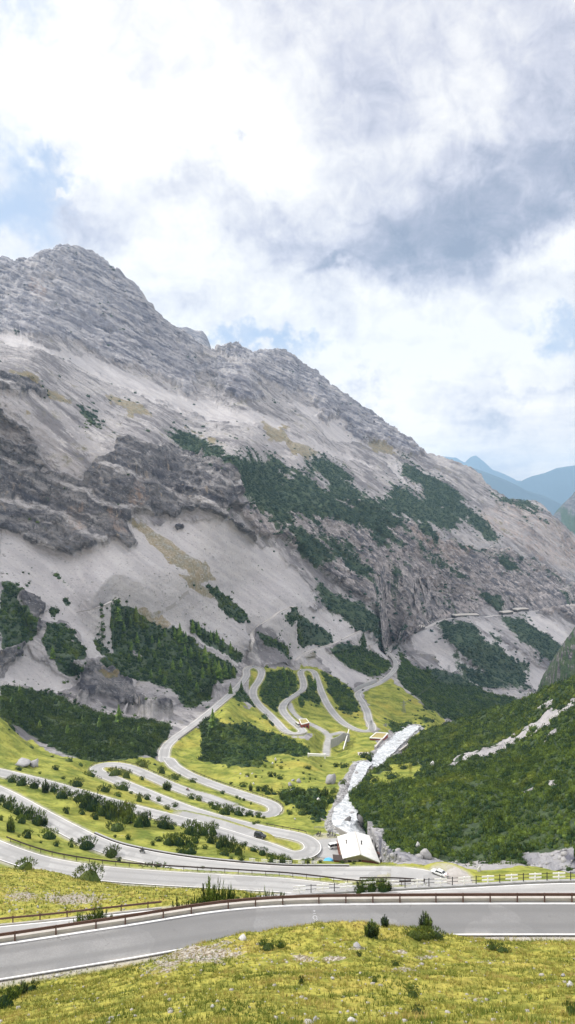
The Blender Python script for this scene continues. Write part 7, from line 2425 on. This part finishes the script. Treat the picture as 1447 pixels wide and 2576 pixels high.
# ------------------------------------------------------------------ camera
cam = bpy.data.cameras.new('camera')
cam.sensor_fit = 'VERTICAL'
cam.sensor_height = 36
cam.lens = 24
cam.clip_start = .5
cam.clip_end = 60000
co_ = bpy.data.objects.new('camera', cam)
co_.rotation_euler = (math.radians(90), 0, 0)
COL.objects.link(co_)
sc.camera = co_

# ------------------------------------------------------------------ daylight
SUN_EL, SUN_AZ = math.radians(44), math.radians(-66)         # azimuth from +Y, left of the view
sl = bpy.data.lights.new('sun', 'SUN')
sl.energy = 3.4
sl.angle = math.radians(5)
sl.color = (1, .965, .9)
so = bpy.data.objects.new('sun', sl)
dv = Vector((math.sin(SUN_AZ) * math.cos(SUN_EL), math.cos(SUN_AZ) * math.cos(SUN_EL), math.sin(SUN_EL)))
so.rotation_euler = dv.to_track_quat('Z', 'Y').to_euler()
so.location = dv * 3000
COL.objects.link(so)

w = bpy.data.worlds.new('World')
sc.world = w
w.use_nodes = True
t = NT(w.node_tree)
gen = t.n('ShaderNodeTexCoord').outputs['Generated']
sky = t.n('ShaderNodeTexSky', sky_type='NISHITA', sun_disc=False)
sky.sun_elevation = SUN_EL
sky.sun_rotation = SUN_AZ
sky.altitude = 2300
sky.air_density = 1.0
sep = t.n('ShaderNodeSeparateXYZ')
t.put(sep.inputs[0], gen)
az = t.math('ARCTAN2', sep.outputs[0], sep.outputs[1])
el = t.math('ARCSINE', sep.outputs[2])
# wind-torn coordinates: the cloud sheet lies on a plane, so it is finer towards the horizon
inv = t.math('DIVIDE', 1.0, t.math('ADD', t.math('MAXIMUM', sep.outputs[2], 0), .22))
pl = t.n('ShaderNodeCombineXYZ')
t.put(pl.inputs[0], t.math('MULTIPLY', sep.outputs[0], inv))
t.put(pl.inputs[1], t.math('MULTIPLY', sep.outputs[1], inv))
t.put(pl.inputs[2], t.math('MULTIPLY', sep.outputs[2], 1.5))
plv = pl.outputs[0]
wn1 = t.noise(gen, 7.0, 5, .6, col=True)
wn2 = t.noise(gen, 24.0, 4, .6, col=True)
ae = t.n('ShaderNodeCombineXYZ')
t.put(ae.inputs[0], az)
t.put(ae.inputs[1], el)
wv = t.vm('ADD', ae.outputs[0], t.vm('SCALE', t.vm('SUBTRACT', wn1, (.5, .5, .5)), .17))
wv = t.vm('ADD', wv, t.vm('SCALE', t.vm('SUBTRACT', wn2, (.5, .5, .5)), .075))
wv = t.vm('ADD', wv, t.vm('SCALE', t.vm('SUBTRACT', t.noise(gen, 75.0, 4, .6, col=True), (.5, .5, .5)), .022))


def blob(u, v, ru, rv, amp, acc, tilt=0):
    a = math.atan((u - CX) / F)
    e = math.atan((CY - v) / F * math.cos(a))
    d = t.vm('SUBTRACT', wv, (a, e, 0))
    if tilt:
        d = t.mapping(d, rot=(0, 0, math.radians(tilt)))
    d = t.vm('MULTIPLY', d, (F / ru, F / rv, 0))
    g = t.math('EXPONENT', t.math('MULTIPLY', t.vm('DOT_PRODUCT', d, d), -1))
    return t.math('MULTIPLY_ADD', g, amp, acc)


fb = t.math('SUBTRACT', t.noise(plv, 3.2, 7, .58, .5), .5)
fb2 = t.math('SUBTRACT', t.noise(gen, 9.0, 7, .6, .3), .5)
fb3 = t.math('SUBTRACT', t.noise(t.mapping(gen, scale=(5, 5, 24)), 2.2, 6, .6, .3), .5)
lowm = t.ss(el, math.radians(4), math.radians(17), 1, 0)
B = t.math('MULTIPLY_ADD', fb, .75, .80)
B = t.math('MULTIPLY_ADD', fb2, .74, B)
B = t.math('MULTIPLY_ADD', t.math('SUBTRACT', t.noise(gen, 26.0, 7, .62, .6), .5), .62, B)
B = t.math('MULTIPLY_ADD', t.math('MULTIPLY', fb3, lowm), .5, B)
for b_ in [(1150, 530, 340, 115, -.50, -12), (1120, 645, 190, 70, -.30), (1350, 470, 160, 110, -.12), (950, 90, 190, 120, -.20), (1250, 150, 260, 150, -.14), (1420, 250, 170, 180, -.24), (960, 340, 210, 100, -.20),
           (580, 500, 140, 50, -.26), (750, 570, 80, 40, -.18), (820, 648, 75, 28, -.34), (830, 788, 85, 45, -.36), (350, 130, 90, 70, -.22), (640, 60, 100, 80, -.12), (590, 352, 28, 17, -.45), (400, 470, 60, 40, -.16),
           (1270, 715, 160, 40, -.18), (205, 575, 80, 45, -.22), (925, 990, 38, 22, -.35), (1250, 1068, 60, 26, -.30), (1330, 985, 120, 12, -.16), (220, 290, 60, 30, -.1),
           (180, 170, 160, 120, .30), (330, 330, 160, 110, .30), (600, 330, 170, 140, .30), (700, 440, 90, 60, .2), (1150, 230, 140, 120, .22), (1380, 640, 160, 55, .35), (450, 640, 200, 70, .16), (1050, 900, 300, 100, .2), (560, 740, 220, 60, .2), (900, 780, 220, 40, .15)]:
    B = blob(*b_[:5], B, b_[5] if len(b_) > 5 else 0)
BL = t.math('MULTIPLY_ADD', fb2, .9, -.06)
for b_ in [(40, 40, 120, 90, .60), (70, 430, 190, 95, .42, 18), (20, 560, 140, 80, .55), (170, 480, 80, 40, .3), (690, 880, 130, 38, .75), (570, 840, 50, 40, .45), (1430, 830, 70, 45, .6), (1420, 890, 60, 40, .3), (210, 495, 65, 14, -.7)]:
    BL = blob(*b_[:5], BL, b_[5] if len(b_) > 5 else 0)
cl = t.ramp(B, [(.12, (.28, .32, .43)), (.34, (.42, .445, .56)), (.54, (.64, .65, .75)), (.74, (.87, .87, .90)), (.97, (1.06, 1.05, 1.03))])
blue = t.mix(.72, t.vm('SCALE', sky.outputs[0], .1), (.60, .72, .93))
colr = t.mix(t.ss(BL, .22, .72), cl, blue)
# sky overhead and behind the viewer brightened, an added fill for the ground
front = t.ss(sep.outputs[1], .15, .65, 1, 0)
high = t.ss(el, math.radians(42), math.radians(62))
boost = t.math('MULTIPLY_ADD', t.math('MAXIMUM', front, high), SKYBOOST, 1.0)
lowg = t.ss(el, math.radians(1), math.radians(15), 1, 0)
colr = t.mix(t.math('MULTIPLY', lowg, .5), colr, t.vm('MULTIPLY', colr, (2.1, 1.62, 1.1)))
colr = t.vm('MULTIPLY', colr, (1.03, 1.0, .975))
colr = t.vm('SCALE', colr, boost)
bg = t.n('ShaderNodeBackground')
t.put(bg.inputs[0], t.vm('SCALE', colr, 10.0 * SKYGAIN))
bg.inputs[1].default_value = .1
ow = t.n('ShaderNodeOutputWorld')
t.t.links.new(bg.outputs[0], ow.inputs[0])

# ------------------------------------------------------------------ air
if HAZE:
    hb = MB()
    hb.box((0, 7250, -1285), (34000, 22300, 5470))
    hm, ht_ = newmat('mountain_air')
    pv = ht_.n('ShaderNodeVolumePrincipled')
    pv.inputs['Color'].default_value = (.42, .68, 1, 1)
    pv.inputs['Density'].default_value = HAZE
    pv.inputs['Anisotropy'].default_value = .3
    oo = ht_.n('ShaderNodeOutputMaterial')
    ht_.t.links.new(pv.outputs[0], oo.inputs['Volume'])
    tag(hb.build('haze', hm), 'thin blue air between the near slope and the far ranges', 'haze', kind='stuff')

sc.view_settings.view_transform = 'Standard'
sc.view_settings.look = 'None'
sc.view_settings.exposure = EXPOSURE
sc.view_settings.gamma = 1
sc.cycles.use_denoising = True
sc.cycles.max_bounces = 3
sc.cycles.diffuse_bounces = 2
sc.cycles.glossy_bounces = 2
sc.cycles.volume_bounces = 0
